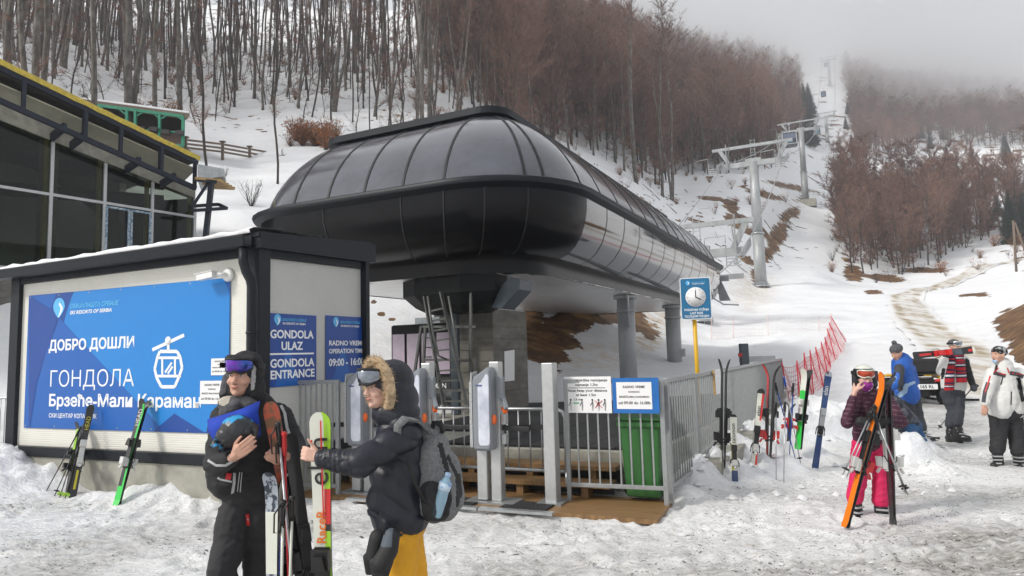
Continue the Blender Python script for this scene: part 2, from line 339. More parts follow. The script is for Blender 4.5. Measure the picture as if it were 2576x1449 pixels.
    el(960,790,12,6,20,30); el(985,803,10,5,20,30); el(940,760,6,4,20,34)
    # scattered litter on the wooded slopes
    lit=ss(.62,.70,fbm(X/.9+Y*.1,Y/.7,5,53,.75))*ss(38,70,Y)*.8*ss(.42,.58,fbm(X/9,Y/9,3,54)); wood=((px<2060)|((px>2120)&(py<700)))&(py<690)
    E=np.maximum(E,lit*wood)
    run=ss(.58,.66,fbm(X/1.4,Y/1.6,5,59,.75))*ss(150,190,Y)*(ss(.4,.6,fbm(X/8,Y/8,3,64))); E=np.maximum(E,run*.9)
    # trampled grey slush in front, darker towards the right foreground
    S=np.clip((fbm(X*.5,Y*1.1,4,61)-.40)*2.6,0,1)*(1-ss(13,20,Y))
    S=S*(.55+.6*ss(2000,2450,px)*ss(1130,1230,py)+.35*ss(1300,1420,py))
    # the churned track between the people and the road
    S=np.maximum(S,.8*(1-ss(.5,1.2,np.sqrt(((px-2350)/190)**2+((py-1060)/85)**2)))*(.4+fbm(X*1.5,Y*3,3,67))*(Y>8))
    pack=1-ss(0.02,.2,sum(h*np.exp(-(((X-a)/sx)**2+((Y-b)/sy)**2)) for a,b,sx,sy,h in MOUNDS)); S=S*pack
    W=(1-ss(10,16,Y))*.6*pack
    for nm,A in (('earth',E),('ochre',O),('slush',np.clip(S,0,1)),('worn',W)):
        at=me.attributes.new(nm,'FLOAT','POINT'); at.data.foreach_set('value',A.reshape(-1).astype(np.float32))
    m=bpy.data.materials.new('snow_ground'); m.use_nodes=True; t=m.node_tree; b=t.nodes['Principled BSDF']; L=t.links.new
    geo=nd(t,'ShaderNodeNewGeometry')
    def att(k): a=nd(t,'ShaderNodeAttribute'); a.attribute_name=k; return a.outputs['Fac']
    def noi(s,d=6,r=.6,st=None):
        q=nd(t,'ShaderNodeTexNoise',Scale=s,Detail=d,Roughness=r); mp=nd(t,'ShaderNodeMapping'); mp.inputs['Scale'].default_value=st or (1,1,1)
        L(geo.outputs['Position'],mp.inputs[0]); L(mp.outputs[0],q.inputs[0]); return q.outputs[0]
    def mixc(f,a,bb):
        x=nd(t,'ShaderNodeMix'); x.data_type='RGBA'
        L(f,x.inputs[0])
        for k,c in((6,a),(7,bb)):
            if isinstance(c,tuple): x.inputs[k].default_value=(*c,1)
            else: L(c,x.inputs[k])
        return x.outputs[2]
    def rmp(f,a,bb,c0=0,c1=1):
        r=nd(t,'ShaderNodeMapRange'); r.inputs[1].default_value=a; r.inputs[2].default_value=bb; r.inputs[3].default_value=c0; r.inputs[4].default_value=c1; L(f,r.inputs[0]); return r.outputs[0]
    def mul(a,bb,op='MULTIPLY'):
        q=nd(t,'ShaderNodeMath',operation=op)
        for k,c in((0,a),(1,bb)):
            if isinstance(c,(int,float)): q.inputs[k].default_value=c
            else: L(c,q.inputs[k])
        return q.outputs[0]
    fine=noi(9,8,.65,(1,1.9,1)); mid=noi(2.3,6,.6,(1,1.6,1)); speck=noi(17,3,.7,(1,1.5,1)); 
    snow=mixc(rmp(mid,.35,.65),(.83,.85,.88),(.89,.895,.90))
    worn=mixc(rmp(fine,.36,.66),(.77,.765,.745),(.92,.915,.905))
    snow=mixc(att('worn'),snow,worn)
    slush=mixc(rmp(fine,.38,.64),(.17,.155,.13),(.66,.65,.62))
    c=mixc(mul(att('slush'),rmp(mid,.3,.6,.55,1)),snow,slush)
    tan=mul(rmp(noi(3.2,5,.7,(1,2.4,1)),.60,.72),mul(att('worn'),.75)); c=mixc(tan,c,(.42,.30,.17))
    dot=mul(rmp(speck,.60,.635),mul(mul(att('worn'),1.6),mul(rmp(noi(1.1,4,.6,(1,1.8,1)),.42,.60),mul(mul(att('slush'),1.3),.75,'ADD')))); c=mixc(mul(dot,1,'MINIMUM'),c,(.07,.06,.045))
    c=mixc(mul(att('ochre'),rmp(noi(1.6,6,.75),.42,.6)),c,(.62,.45,.23))
    soil=mixc(rmp(noi(1.3,6,.7),.38,.64),(.070,.034,.017),(.24,.125,.05))
    soil=mixc(rmp(noi(.5,2),.58,.72),soil,(.42,.27,.11))
    em=rmp(mul(att('earth'),mul(noi(.9,9,.72),1.5),'ADD'),1.14,1.24)
    c=mixc(em,c,soil)
    L(c,b.inputs['Base Color']); L(rmp(att('slush'),0,1,.62,.4),b.inputs['Roughness']); b.inputs['Specular IOR Level'].default_value=.35
    bp=nd(t,'ShaderNodeBump',Strength=1.0,Distance=.036); L(mul(noi(14,8,.68,(1,1.8,1)),mul(noi(3.5,5,.6,(1,1.7,1)),1.4),'ADD'),bp.inputs['Height']); L(bp.outputs[0],b.inputs['Normal'])
    me.materials.append(m); o=link('ground',me); tag(o,kind='structure'); return o
build_ground()
# muddy access road climbing to the right
def strip(name,pts,widths,lift,mat_,z0=True):
    mb=MB(); L=[];n=14
    cs=[Vector((p[0],p[1])) for p in pts]; dense=[];W=[]
    for i in range(len(cs)-1):
        for k in range(16): f=k/16; dense.append(cs[i].lerp(cs[i+1],f)); W.append(widths[i]*(1-f)+widths[i+1]*f)
    dense.append(cs[-1]);W.append(widths[-1])
    for _ in range(12): dense=[dense[0]]+[(dense[i-1]+dense[i]*2+dense[i+1])/4 for i in range(1,len(dense)-1)]+[dense[-1]]
    rows=[]
    for i,c in enumerate(dense):
        d=(dense[min(i+1,len(dense)-1)]-dense[max(i-1,0)]).normalized(); s=Vector((d.y,-d.x)); w=W[i]*(1+.15*(noise.noise(Vector((i*.3,0,0)))))
        rows.append([(c+s*w*(k/n-.5)) for k in range(n+1)])
    X=np.array([[q.x for q in r] for r in rows]);Y=np.array([[q.y for q in r] for r in rows]); Z=ground_z(X,Y)+lift
    mb.loft([[ (X[i][k],Y[i][k],Z[i][k]) for k in range(n+1)] for i in range(len(rows))],closed=False)
    o=mb.build(name,mat_); tag(o,kind='structure'); ac=o.data.attributes.new('across','FLOAT','POINT'); ac.data.foreach_set('value',[abs(k/n-.5) for i in range(len(rows)) for k in range(n+1)]); return o
rp=[P(2480,985,17.5),P(2435,930,22.5),P(2400,885,27.5),P(2355,840,34),P(2300,790,46),P(2275,755,62),P(2305,735,72),P(2400,705,84),P(2500,672,92),P(2600,650,97)]
m=mat('road_slush',(.72,.705,.67),.55,scale=.9,bump=.6,bscale=6,stretch=(1.6,.35,1),col2=(.36,.28,.17),thr=(.44,.60))
_t=m.node_tree; _b=_t.nodes['Principled BSDF']; _rp=[q for q in _t.nodes if q.type=='VALTORGB'][0]; _a=nd(_t,'ShaderNodeAttribute'); _a.attribute_name='across'
_c=nd(_t,'ShaderNodeFloatCurve'); _cv=_c.mapping.curves[0]; _cv.points[0].location=(0,.85); _cv.points[1].location=(1,0)
for _p in ((.12,.7),(.24,1.),(.34,.75),(.42,.12),(.5,0)): _cv.points.new(*_p)
_c.mapping.update(); _m=nd(_t,'ShaderNodeMix'); _m.data_type='RGBA'; _m.inputs[6].default_value=(.84,.845,.85,1)
_t.links.new(_a.outputs['Fac'],_c.inputs['Value']); _t.links.new(_c.outputs[0],_m.inputs[0]); _t.links.new(_rp.outputs[0],_m.inputs[7]); _t.links.new(_m.outputs[2],_b.inputs['Base Color'])
road=strip('road',[(q.x,q.y) for q in rp],[2.6,2.6,2.6,2.6,3,3,3,3,3,3],.07,'road_slush')
# ================================================================ gondola station
U=Vector((.4478,.8942,0)); V=Vector((.8942,-.4478,0))
def S(u,v,z): return U*u+V*v+Vector((0,0,z))
AZ=math.atan2(.4478,.8942)
def rrect(u0,u1,v0,v1,r,z,tu=12,na=8,nv=4):
    """rounded rectangle loop in the station frame, same point count for every size"""
    p=[]
    def arc(cu,cv,a0):
        for k in range(na+1):
            a=a0+math.pi/2*k/na; p.append((cu+r*math.cos(a),cv+r*math.sin(a)))
    arc(u0+r,v1-r,math.pi/2+math.pi/2) if False else None
    # rear edge (u0) from v0 to v1, then right side, far edge, left side
    def seg(a,b,n):
        for k in range(1,n): p.append((a[0]+(b[0]-a[0])*k/n,a[1]+(b[1]-a[1])*k/n))
    def arc2(cu,cv,a0,a1):
        for k in range(na+1):
            a=a0+(a1-a0)*k/na; p.append((cu+r*math.cos(a),cv+r*math.sin(a)))
    h=math.pi/2
    arc2(u0+r,v0+r,3*h,2*h); seg((u0,v0+r),(u0,v1-r),nv)
    arc2(u0+r,v1-r,2*h,h); seg((u0+r,v1),(u1-r,v1),tu)
    arc2(u1-r,v1-r,h,0); seg((u1,v1-r),(u1,v0+r),nv)
    arc2(u1-r,v0+r,0,-h); seg((u1-r,v0),(u0+r,v0),tu)
    return [S(a,b,z) for a,b in p]
U0,U1,V0,V1=10.6,30.0,-12.75,-4.6
mat('dome_smoke',(.066,.070,.088),.14,var=.4,scale=.8,spec=.7,coat=.5,bump=.04,bscale=1.5)
mat('rib_dark',(.030,.031,.033),.5,spec=.2,var=.1)
mat('soffit_alu',(.80,.81,.82),.32,.35,var=.05,scale=2,bump=.25,bscale=1.2,stretch=(1,1,1))
mat('mast_concrete',(.17,.16,.14),.85,var=.35,scale=1.6,bump=.5,bscale=18,stretch=(1,1,2.2))
mat('steel_black',(.010,.011,.012),.5,var=.2,spec=.15)
mat('steel_bluegrey',(.07,.09,.11),.45,var=.15)
mat('pink_glass',(.40,.33,.41),.15,var=.08,spec=.6)
stn=thing('gondola_station','big black gondola station with smoked domed roof on a concrete mast','station',S(10.6,-8.7,0))
def bl(inset,z): return rrect(U0+inset,U1-inset*.4,V0+inset,V1-inset,max(.3,2.1-inset*.45),z)
# belt: rear is satin black, sides mirror-like
prof=[(.02,4.86),(.03,4.6),(.09,4.35),(.2,4.12),(.38,3.92),(.62,3.78),(.85,3.73)]
loops=[bl(i,z) for i,z in prof]
mb=MB(); mb.loft(loops)
nn=len(loops[0]); iR=9+3+9  # points up to the end of the rear right corner
for k in range(len(mb.f)):
    j=k%nn; mb.m[k]=0 if j<iR-1 or j>nn-2 else 1
belt=mb.build('belt',['black_gloss','black_mirror'],stn)
mb=MB()
mb.loft([bl(-.10,4.93),bl(-.13,5.02),bl(-.06,5.06),bl(.10,5.10)]); mb.loft([bl(.04,4.84),bl(-.10,4.93)])
mb.build('rim',['anthracite'],stn)
# panel seams on the belt and on the roof
seams=[]
def belt_seam(idx,w=.03):
    j=idx
    for a,b in ((0,1),):
        pts=[loops[i][j] for i in range(len(loops))]; c=S((U0+U1)/2,(V0+V1)/2,0)
        out=[(p-Vector((c.x,c.y,p.z))).normalized()*.012 for p in pts]
        s=(loops[0][(j+1)%nn]-loops[0][j-1]).normalized()*w/2
        sm.loft([[p+o_-s for p,o_ in zip(pts,out)],[p+o_*1.3 for p,o_ in zip(pts,out)],[p+o_+s for p,o_ in zip(pts,out)]],closed=False)
sm=MB(); 
for j in [9,11,12,14,16,21]+list(range(22,33))+[34]: belt_seam(j)
each(sm,'panel_seam',['rib_dark'],stn)
# dome
TU0,TU1,TV0,TV1=13.45,28.6,-11.5,-7.1
dl=[]
for k in range(11):
    AM=R(56); a=k/10*AM; f=(1-math.cos(a))/(1-math.cos(AM)); h=math.sin(a)/math.sin(AM)
    f=f*.62+.38*k/10
    g=lambda a_,b_:a_+(b_-a_)*f
    dl.append(rrect(g(U0+.12,TU0),g(U1-.1,TU1),g(V0+.12,TV0),g(V1-.12,TV1),g(2.05,.35),5.08+h*2.22))
mb=MB(); mb.loft(dl); mb.build('dome',['dome_smoke'],stn)
cc=S((U0+U1)/2,(V0+V1)/2,4)
def rib(j,w=.055,lift=.014):
    pts=[l[j] for l in dl]; s=(dl[0][(j+1)%nn]-dl[0][j-1]).normalized(); s2=(dl[-1][(j+1)%nn]-dl[-1][j-1]).normalized()
    mb=MB(); rows=[[],[],[],[]]
    for i,p in enumerate(pts):
        o_=(p-cc).normalized()*lift; q=s.lerp(s2,i/10)*w/2
        rows[0].append(p-q); rows[1].append(p-q+o_); rows[2].append(p+q+o_); rows[3].append(p+q)
    mb.loft(rows,closed=False,sm=False)
    mb.build('roof_rib',['rib_dark'],stn)
for j in [8,9,11,12,16,17,20,21]+list(range(22,33)): rib(j if j!=12 else 12)
for j in (4,25+0): pass
for j in [10]: rib(j)
# ridge cap
mb=MB(); mb.loft([rrect(TU0-.1,TU1+.1,TV0-.1,TV1+.1,.5,7.12),rrect(TU0-.42,TU1+.3,TV0-.5,TV1+.38,.6,7.22),rrect(TU0-.42,TU1+.3,TV0-.5,TV1+.38,.6,7.38),rrect(TU0-.1,TU1,TV0-.1,TV1-.05,.4,7.45)],sm=False); mb.f.append(tuple(range(len(mb.v)-nn,len(mb.v)))); mb.m.append(0); mb.sm.append(False)
mb.build('ridge_cap',['anthracite'],stn)
# underside: ledge, recessed skirt, bright soffit
mb=MB(); mb.loft([bl(.85,3.73),bl(1.15,3.73)]); mb.loft([bl(1.15,3.74),bl(1.15,3.40)]); mb.build('skirt',['black_gloss'],stn)
mb=MB(); lp=bl(1.15,3.41)
n0=40
for k in range(n0):
    u=U0+1.2+(U1-U0-1.8)*k/n0; du=(U1-U0-1.8)/n0
    ins=max(0,2.0-(u-U0-1.2)) if u<U0+3.2 else 0; ins=2-math.sqrt(max(0,4-ins*ins)) if ins>0 else 0
    mb.prism([S(u,V0+1.15+ins,3.42),S(u+du-.012,V0+1.15+ins,3.42),S(u+du-.012,V1-1.15-ins,3.42),S(u,V1-1.15-ins,3.42)],(0,0,.02))
mb.build('soffit',['soffit_alu'],stn)
# things seen faintly through the smoked roof
# far end: open mouth with sheave trains
mb=MB()
for v in (V0+1.3,V1-1.3):
    mb.bar(S(29.6,v,4.3),S(34.5,v,4.9),.25,.35); mb.bar(S(29.6,v,3.7),S(33.5,v,4.2),.18,.2)
    for k in range(12):
        u=29.9+k*.38; mb.lathe(S(u,v+.2,4.15+.12*k/3),[(.16,0),(.22,.04),(.16,.09)],10,axis=V)
        mb.bar(S(u,v,3.8+.04*k),S(u,v,4.6+.04*k),.07)
    mb.bar(S(30,v-.5,4.7),S(30,v+1.3,4.7),.2,.22); mb.bar(S(32.4,v-.5,5.0),S(32.4,v+1.6,5.0),.2,.22)
mb.build('sheave_train',['galv_tower'],stn)
mb=MB()
a=S(30.1,V1-.55,4.75); mb.prism([a,a+V*.15,a+V*.55+Vector((0,0,-1.0)),a+V*.1+Vector((0,0,-1.0))],U*.12); mb.tube([S(29.9,V1-.55,4.6),S(29.9,V1-.7,3.9),S(30.1,V1-.3,3.6),S(30.3,V1+.3,3.55)],.035); mb.build('entry_guide',['galvanised'],stn)
mb=MB(); mb.bar(S(29.95,V0+1,4.4),S(29.95,V1-1,4.4),.1,1.6); mb.build('end_wall',['steel_black'],stn)
# mast of board-marked concrete with the black mounting head
mb=MB()
def sbox(mb,u0,u1,v0,v1,z0,z1,mi=0): mb.box(S((u0+u1)/2,(v0+v1)/2,(z0+z1)/2),(v1-v0,u1-u0,z1-z0),-AZ,mi)
sbox(mb,12.9,14.6,-7.95,-6.95,.3,2.75); sbox(mb,12.88,13.2,-8.3,-7.2,2.5,2.95)
for z in (.95,1.38,1.62,1.86,2.1,2.36): sbox(mb,12.885,14.615,-7.965,-6.935,z,z+.006)
mb.build('mast',['mast_concrete'],stn,.02)
mb=MB()
def hull(z,k): return [S(12.4+a*k,-7.3+b*k*1.0,z) for a,b in((.2,-1.6),(-.2,-1.5),(-.5,-1.0),(-.6,.2),(-.4,.9),(.2,.85),(1.1,.45),(1.1,-1.6))]
mb.loft([hull(3.4,1),hull(3.05,1.0),hull(2.80,.80),hull(2.66,.6)],sm=False,cap=True)
mb.build('mounting_head',['steel_black'],stn)
mb=MB(); mb.prism([onplane(x,y,S(12.2,0,0),U) for x,y in((1236,774),(1262,776),(1306,728),(1309,702),(1285,697),(1262,716))],U*.6)
mb.build('bracket',['steel_bluegrey'],stn,.01)
mb=MB(); mb.bar(S(12.55,-7.7,.5),S(12.55,-7.7,3.4),.17,.12,up=U); mb.build('steel_post',['steel_bluegrey'],stn)
mb=MB(); mb.lathe(S(12.2,-6.9,3.05),[(.05,.33),(.06,.2),(.10,.18),(.10,.06),(.07,0)],10); mb.ball(S(12.2,-6.9,3.0),.07); mb.build('lamp_housing',['white_paint'],stn)
mb=MB(); q=onplane(1280,920,S(0,-6.94,0),V); 
pl=[onplane(x,y,S(0,-6.94,0),V) for x,y in((1268,884),(1293,880),(1293,957),(1269,960))]
tag(mb.prism(pl,V*.015).build('plaque',['paper']),'white metal plaque bolted to the concrete mast','plaque')
# access ladder in front of the mast
def PD(x,y,u): return onplane(x,y,S(u,0,0),U)
lad=thing('access_ladder','steel ladder with handrails hanging below the station in front of the mast','ladder',PD(1120,1030,11.6))
mb=MB()
LB=[PD(1074,780,11.6),PD(1116,1018,11.6)];  RB=[PD(1117,770,11.6),PD(1174,1018,11.6)]
for a,b in (LB,RB):
    d=b-a; mb.bar(a-d*.15,b,.03,.10,up=U)
each(mb,'stile',['galv_dark'],lad)
for k in range(10):
    f=.02+k*.105; mb=MB(); mb.bar(LB[0].lerp(LB[1],f),RB[0].lerp(RB[1],f),.03,.035); mb.build('rung',['galv_dark'],lad)
mb=MB()
for (x0,y0,x1,y1,x2,y2,x3,y3) in ((1076,745,1088,830,1103,895,1125,905),(1128,745,1146,845,1152,905,1176,908)):
    mb.tube([PD(x0,y0,11.3),PD(x1,y1,11.3),PD(x2,y2,11.3),PD(x3,y3,11.4)],.022)
each(mb,'handrail',['galv_dark'],lad)
# maintenance stair frame to the left, lower platform
stf=thing('stair_frame','open steel stair and cage frame around the parked cabin','stair',PD(1070,1060,11.9))
mb=MB()
def bb(x0,y0,x1,y1,u=11.9,w=.05): mb.bar(PD(x0,y0,u),PD(x1,y1,u),w,up=U)
for a in [(1060,820,1040,960),(1064,822,1195,822),(1070,825,1062,985),(1058,985,1195,980),(1062,990,1052,1060),(1120,1000,1098,1200),(1082,1010,1066,1180),(1068,905,1195,905),(1185,720,1182,1040),(1195,905,1192,1040)]: bb(*a)
for k in range(6): bb(1064+k*1.5,850+k*24,1086,850+k*24,12,.025)
mb.build('frame',['galv_dark'],stf)
mb=MB()
for k in range(7): mb.bar(PD(1100-k*3,1020+k*24,11.7),PD(1068-k*3,1018+k*24,11.7),.04,.2,up=U)
each(mb,'tread',['galv_dark'],stf)
# parked black cabin with pink-tinted panes standing behind the ladder
cab=thing('gondola_cabin','black gondola cabin with pinkish panes parked behind the ladder','cabin',PD(1140,1055,12.9))
mb=MB(); c=PD(1118,940,13.4)
mb.loft([[S(13.0+a,-9.75+b,z) for a,b in((0,0),(0,1.75),(1.5,1.75),(1.5,0))] for z in (.95,1.2,2.35,2.5)],sm=False,cap=True)
mb.build('shell',['steel_black'],cab,.05)
for i in range(4):
    mb=MB(); v=-9.68+i*.41; mb.prism([S(12.99,v,1.35),S(12.99,v+.34,1.35),S(12.99,v+.34,2.28),S(12.99,v,2.28)],U*-.012); mb.build('window',['pink_glass'],cab)
mb=MB(); mb.prism([S(12.985,-9.6,1.0),S(12.985,-8.1,1.0),S(12.985,-8.1,1.28),S(12.985,-9.6,1.28)],U*-.01); mb.build('lower_panel',['ink'],cab)
mb=MB(); text_into(mb,'MALI KARAMAN',S(12.965,-8.78,1.03),V,(0,0,1),.16,bold=.01); mb.build('lettering',['paper'],cab)
mb=MB(); mat('cyan',(.05,.45,.6),.4)
mb.prism([S(12.963,-9.1,1.16),S(12.963,-8.95,1.29),S(12.963,-8.85,1.22),S(12.963,-8.7,1.26),S(12.963,-8.45,1.17),S(12.963,-8.8,1.18)],U*-.003); mb.build('mountain_mark',['cyan'],cab)
mb=MB(); mb.bar(S(13.7,-8.9,2.5),S(13.7,-8.9,3.3),.12); mb.box(S(13.6,-8.9,2.6),(1.0,.2,.15),-AZ); mb.build('hanger',['galvanised'],cab)
# platform slab, rubber mats, steps, deck (setting)
mb=MB(); K1=Vector((.919,-.394,0)); K2=Vector((.394,.919,0)); KB=Vector((-3.18,8.36,0))
def K(a,b,z=0): return KB+K1*a+K2*b+Vector((0,0,z))
plat=[K(-.2,2.5,0),K(1.4,2.1,0),K(4.38,2.14,0),K(5.9,15.5,0),S(26,-4.6,0),S(26,-12,0),S(12,-13.5,0)]
mb.prism(plat,(0,0,.49)); mb.build('platform',['concrete']); tag(bpy.data.objects['platform'],kind='structure')
mb=MB()
for j in range(8):
    for k in range(7):
        b0=2.3+j*1.5; L0=-.2 if j>0 else 1.3; R0=4.3+.11*(b0-2.3); R1=R0+.11*1.485; w0=(R0-L0)/7; w1=(R1-L0)/7
        mb.prism([K(L0+k*w0,b0,.495),K(L0+k*w0+w0-.015,b0,.495),K(L0+k*w1+w1-.015,b0+1.485,.495),K(L0+k*w1,b0+1.485,.495)],(0,0,.025))
m=M['mat_black']; ribs(m,'X',16,.6,.01)
tag(mb.build('rubber_matting',['mat_black']),'black ribbed rubber matting covering the boarding platform','matting')
def planks(mb,a0,a1,b0,b1,z,h,n,mi=0):
    for k in range(n):
        b=b0+(b1-b0)*k/n; d=(b1-b0)/n-.006; p=K(a0,b,z-h); mb.prism([p,p+K1*(a1-a0),p+K1*(a1-a0)+K2*d,p+K2*d],(0,0,h-.001*(k%2)),mi)
mb=MB(); planks(mb,-.35,4.72,.66,1.62,.05,.05,7); mb.build('deck',['wood_deck']); tag(bpy.data.objects['deck'],kind='structure')
stp=thing('wooden_steps','two wet timber steps leading up from the deck to the platform','steps',K(3,1.6,0))
mb=MB(); planks(mb,.1,4.02,1.42,1.78,.22,.05,2); 
mb.build('tread',['wood_deck'],stp); mb=MB(); planks(mb,.1,4.02,1.74,2.09,.37,.05,2); mb.build('tread',['wood_deck'],stp)
mb=MB()
for k in range(5):
    p=K(.3+k*.84,1.46,.05); mb.prism([p,p+K1*.09,p+K1*.09+K2*.2,p+K2*.2],(0,0,.12)); p=K(.3+k*.84,1.80,.05); mb.prism([p,p+K1*.09,p+K1*.09+K2*.2,p+K2*.2],(0,0,.27))
each(mb,'riser_block',['wood_deck'],stp); mb=MB(); mb.prism([K(.1,1.7,.05),K(4.0,1.7,.05),K(4.0,1.72,.05),K(.1,1.72,.05)],(0,0,.1)); mb.prism([K(.1,2.05,.05),K(4.0,2.05,.05),K(4.0,2.07,.05),K(.1,2.07,.05)],(0,0,.25)); each(mb,'back_board',['ink'],stp)
# round columns carrying the station's open side
for i,(u,v,r,lab) in enumerate([(19.7,-6.05,.26,'dark-stained round steel column nearest the camera, with a conduit on its front'),(25.8,-6.1,.28,'round galvanised column between the conduit column and the clock sign')]):
    c=thing('support_column',lab,'column',S(u,v,.4),group='round columns under the station')
    mb=MB(); mb.tube([S(u,v,.4),S(u,v,3.45)],r,20); mb.build('shaft',['galv_tower'],c)
    mb=MB(); mb.lathe(S(u,v,2.9),[(r+.03,0),(r+.03,.08)],20); mb.lathe(S(u,v,3.3),[(r+.1,0),(r+.1,.1)],20); mb.build('collar',['galv_tower'],c)
    if i==0:
        mb=MB(); e=S(u,v,0)-V*0; q=S(u-.36,v+.18,0); mb.tube([q+Vector((0,0,2.45)),q+Vector((0,0,4.0)),q+Vector((0,0,4.05))-V*.5],.035); mb.build('conduit',['galvanised'],c)
    else:
        mb=MB(); q=S(u-.1,v+.38,1.6); mb.box(q,(.14,.06,.3),-AZ); mb.build('junction_box',['galvanised'],c,.02)
# ================================================================ lift towers, ropes, cabins
def tower(base,top,r,label,arm=8.2,num=None,detail=True):
    t=thing('lift_tower',label,'lift tower',base,group='lift towers up the slope')
    b=Vector(base); h=top-b.z; U_,V_=U,V
    mb=MB(); mb.tube([b,b+Vector((0,0,h*.42))],[r,r*.94],20); mb.tube([b+Vector((0,0,h*.42)),b+Vector((0,0,h-.2))],[r*.84,r*.76],20); mb.build('pole',['galv_tower'],t)
    mb=MB(); mb.lathe(b+Vector((0,0,h*.42-.1)),[(r+.06,0),(r+.06,.15)],20); mb.lathe(b,[(r+.32,0),(r+.32,.1),(r+.12,.14),(r+.06,.55)],20)
    for k in range(8):
        a=k*math.pi/4; mb.bar(b+Vector((math.cos(a)*(r+.05),math.sin(a)*(r+.05),.1)),b+Vector((math.cos(a)*(r+.3),math.sin(a)*(r+.3),.1)),.05,.5)
    mb.build('flange',['galvanised'],t)
    c=b+Vector((0,0,h-.35)); w=arm/2
    mb=MB(); mb.bar(c-V_*w*.86,c+V_*w*.86,.42,.55); mb.bar(c-V_*.8+Vector((0,0,.15)),c+V_*.8+Vector((0,0,.15)),.5,.8); mb.build('crossarm',['galv_tower'],t)
    mb=MB(); tz=Vector((0,0,2.0)); mb.bar(c-V_*w*1.12+tz,c+V_*w*1.06+tz,.26,.3)
    for s in (-1,1):
        mb.bar(c+V_*s*w*.66+Vector((0,0,.2)),c+V_*s*w*.92+tz,.2,.4); mb.bar(c+V_*s*w*.72-U_*.5+Vector((0,0,-.9)),c+V_*s*w*.72-U_*.5+Vector((0,0,2.4)),.09); mb.bar(c+V_*s*w*.75-U_*.5+Vector((0,0,-.9)),c+V_*s*w*.64-U_*.1+Vector((0,0,2.1)),.07)
    mb.build('gantry',['galv_tower'],t)
    mb=MB()
    for s in (-1,1):
        q=c+V_*s*w*.9
        mb.bar(q-U_*2+Vector((0,0,-.6)),q+U_*2+Vector((0,0,.7)),.12,.2)
        for k in range(8): mb.lathe(q+U_*(-2+k*.56)+Vector((0,0,-.35+k*.18))-V_*.06,[(.2,0),(.26,.05),(.2,.1)],12,axis=V_)
        for k in range(4): mb.bar(q-V_*1.1-U_*1.4+Vector((0,0,-1.05+k*.22)),q-V_*.2-U_*1.4+Vector((0,0,-1.05+k*.22)),.1,.08)
        mb.bar(q-V_*1.1-U_*1.4+Vector((0,0,-1.1)),q-V_*1.1-U_*1.4+Vector((0,0,.3)),.06)
        mb.tube([q-V_*1.2-U_*.8+Vector((0,0,.5)),q-V_*1.2-U_*.8+Vector((0,0,1.0)),q-V_*2.6-U_*.4+Vector((0,0,1.0)),q-V_*2.6-U_*.4+Vector((0,0,.5))],.035,6)
    mb.build('sheave_assembly',['galv_tower'],t)
    mb=MB()
    for s in (-.22,.22): mb.bar(c+V_*s+Vector((0,0,.5)),c+V_*s+Vector((0,0,2.7)),.05)
    for k in range(7): mb.bar(c-V_*.22+Vector((0,0,.6+k*.33)),c+V_*.22+Vector((0,0,.6+k*.33)),.035)
    mb.build('ladder',['galvanised'],t)
    if num:
        mb=MB(); q=c-V_*w*.55+tz-U_*.2; mb.prism([q-V_*.35-Vector((0,0,.3)),q+V_*.35-Vector((0,0,.3)),q+V_*.35+Vector((0,0,.4)),q-V_*.35+Vector((0,0,.4))],U_*.03); text_into(mb,num,q-U_*.01-Vector((0,0,.22)),V_,(0,0,1),.7,1); mb.build('number_plate',['paper','ink'],t)
    return c
def foot(px,py,Y): q=P(px,py,Y); q.z=gz(q.x,q.y); return q
TW=[]
b=P(1770,915,45); b.z=gz(b.x,b.y); TW.append(tower(b,8.3,.46,'low support tower with plate 2 just beyond the station roof',7.0,'2'))
b=foot(1915,727,71.6); mb=MB(); TW.append(tower(b,P(1905,403,71.6).z,.62,'tallest-looking grey lift tower, nearest one on the open slope',7.6))
b=foot(2028,522,145); TW.append(tower(b,P(2013,324,145).z,.72,'second lift tower, at the top edge of the earth bank',8.4))
mb=MB(); mb.box(b+Vector((0,0,-.2)),(4.2,3.4,1.6),-AZ); tag(mb.build('tower_footing',['concrete']),'concrete block footing below the second lift tower','footing')
b=foot(2082,360,285); TW.append(tower(b,P(2078,293,285).z,.75,'third lift tower, thin and far up the cut slope',8.6))
b=foot(2088,212,400); TW.append(tower(b,P(2083,150,400).z,.95,'topmost lift tower fading into the fog',9.5))
for s,lab in ((-1,'steel haul rope on the uphill left side of the towers'),(1,'steel haul rope on the right side of the towers')):
    pts=[S(30,-8.7+s*2.9,4.4)]+[c+V*s*(3.1 if i<2 else 3.6)+Vector((0,0,.3)) for i,c in enumerate(TW)]
    d=[]
    for a,b in zip(pts[:-1],pts[1:]):
        for k in range(12): f=k/12; d.append(a.lerp(b,f)-Vector((0,0,4*f*(1-f)*(b-a).length*.012)))
    d.append(pts[-1]); mb=MB(); mb.tube(d,[.028+.00022*p.y for p in d],5); tag(mb.build('haul_rope',['galv_tower']),lab,'cable')
mat('cabin_blue',(.02,.025,.045),.2,var=.1,spec=.7); mat('cabin_glass',(.10,.12,.18),.1,var=.1,spec=.8)
cab0=thing('gondola_cabin','dark blue cabin hanging beside the nearest tall tower','cabin',(0,0,0),group='cabins on the rope')
mb=MB()
def sec(z,k,dz=0): return [Vector((x*k,y*k,z)) for x,y in((-.95,-.9),(-.8,-1.0),(.8,-1.0),(.95,-.9),(.95,.9),(.8,1.0),(-.8,1.0),(-.95,.9))]
mb.loft([sec(-2.1,.86),sec(-1.9,.95),sec(-1.2,1.02)],sm=False,cap=True); mb.loft([sec(-.35,.98),sec(-.15,.85)],sm=False,cap=True); mb.build('shell',['cabin_blue'],cab0)
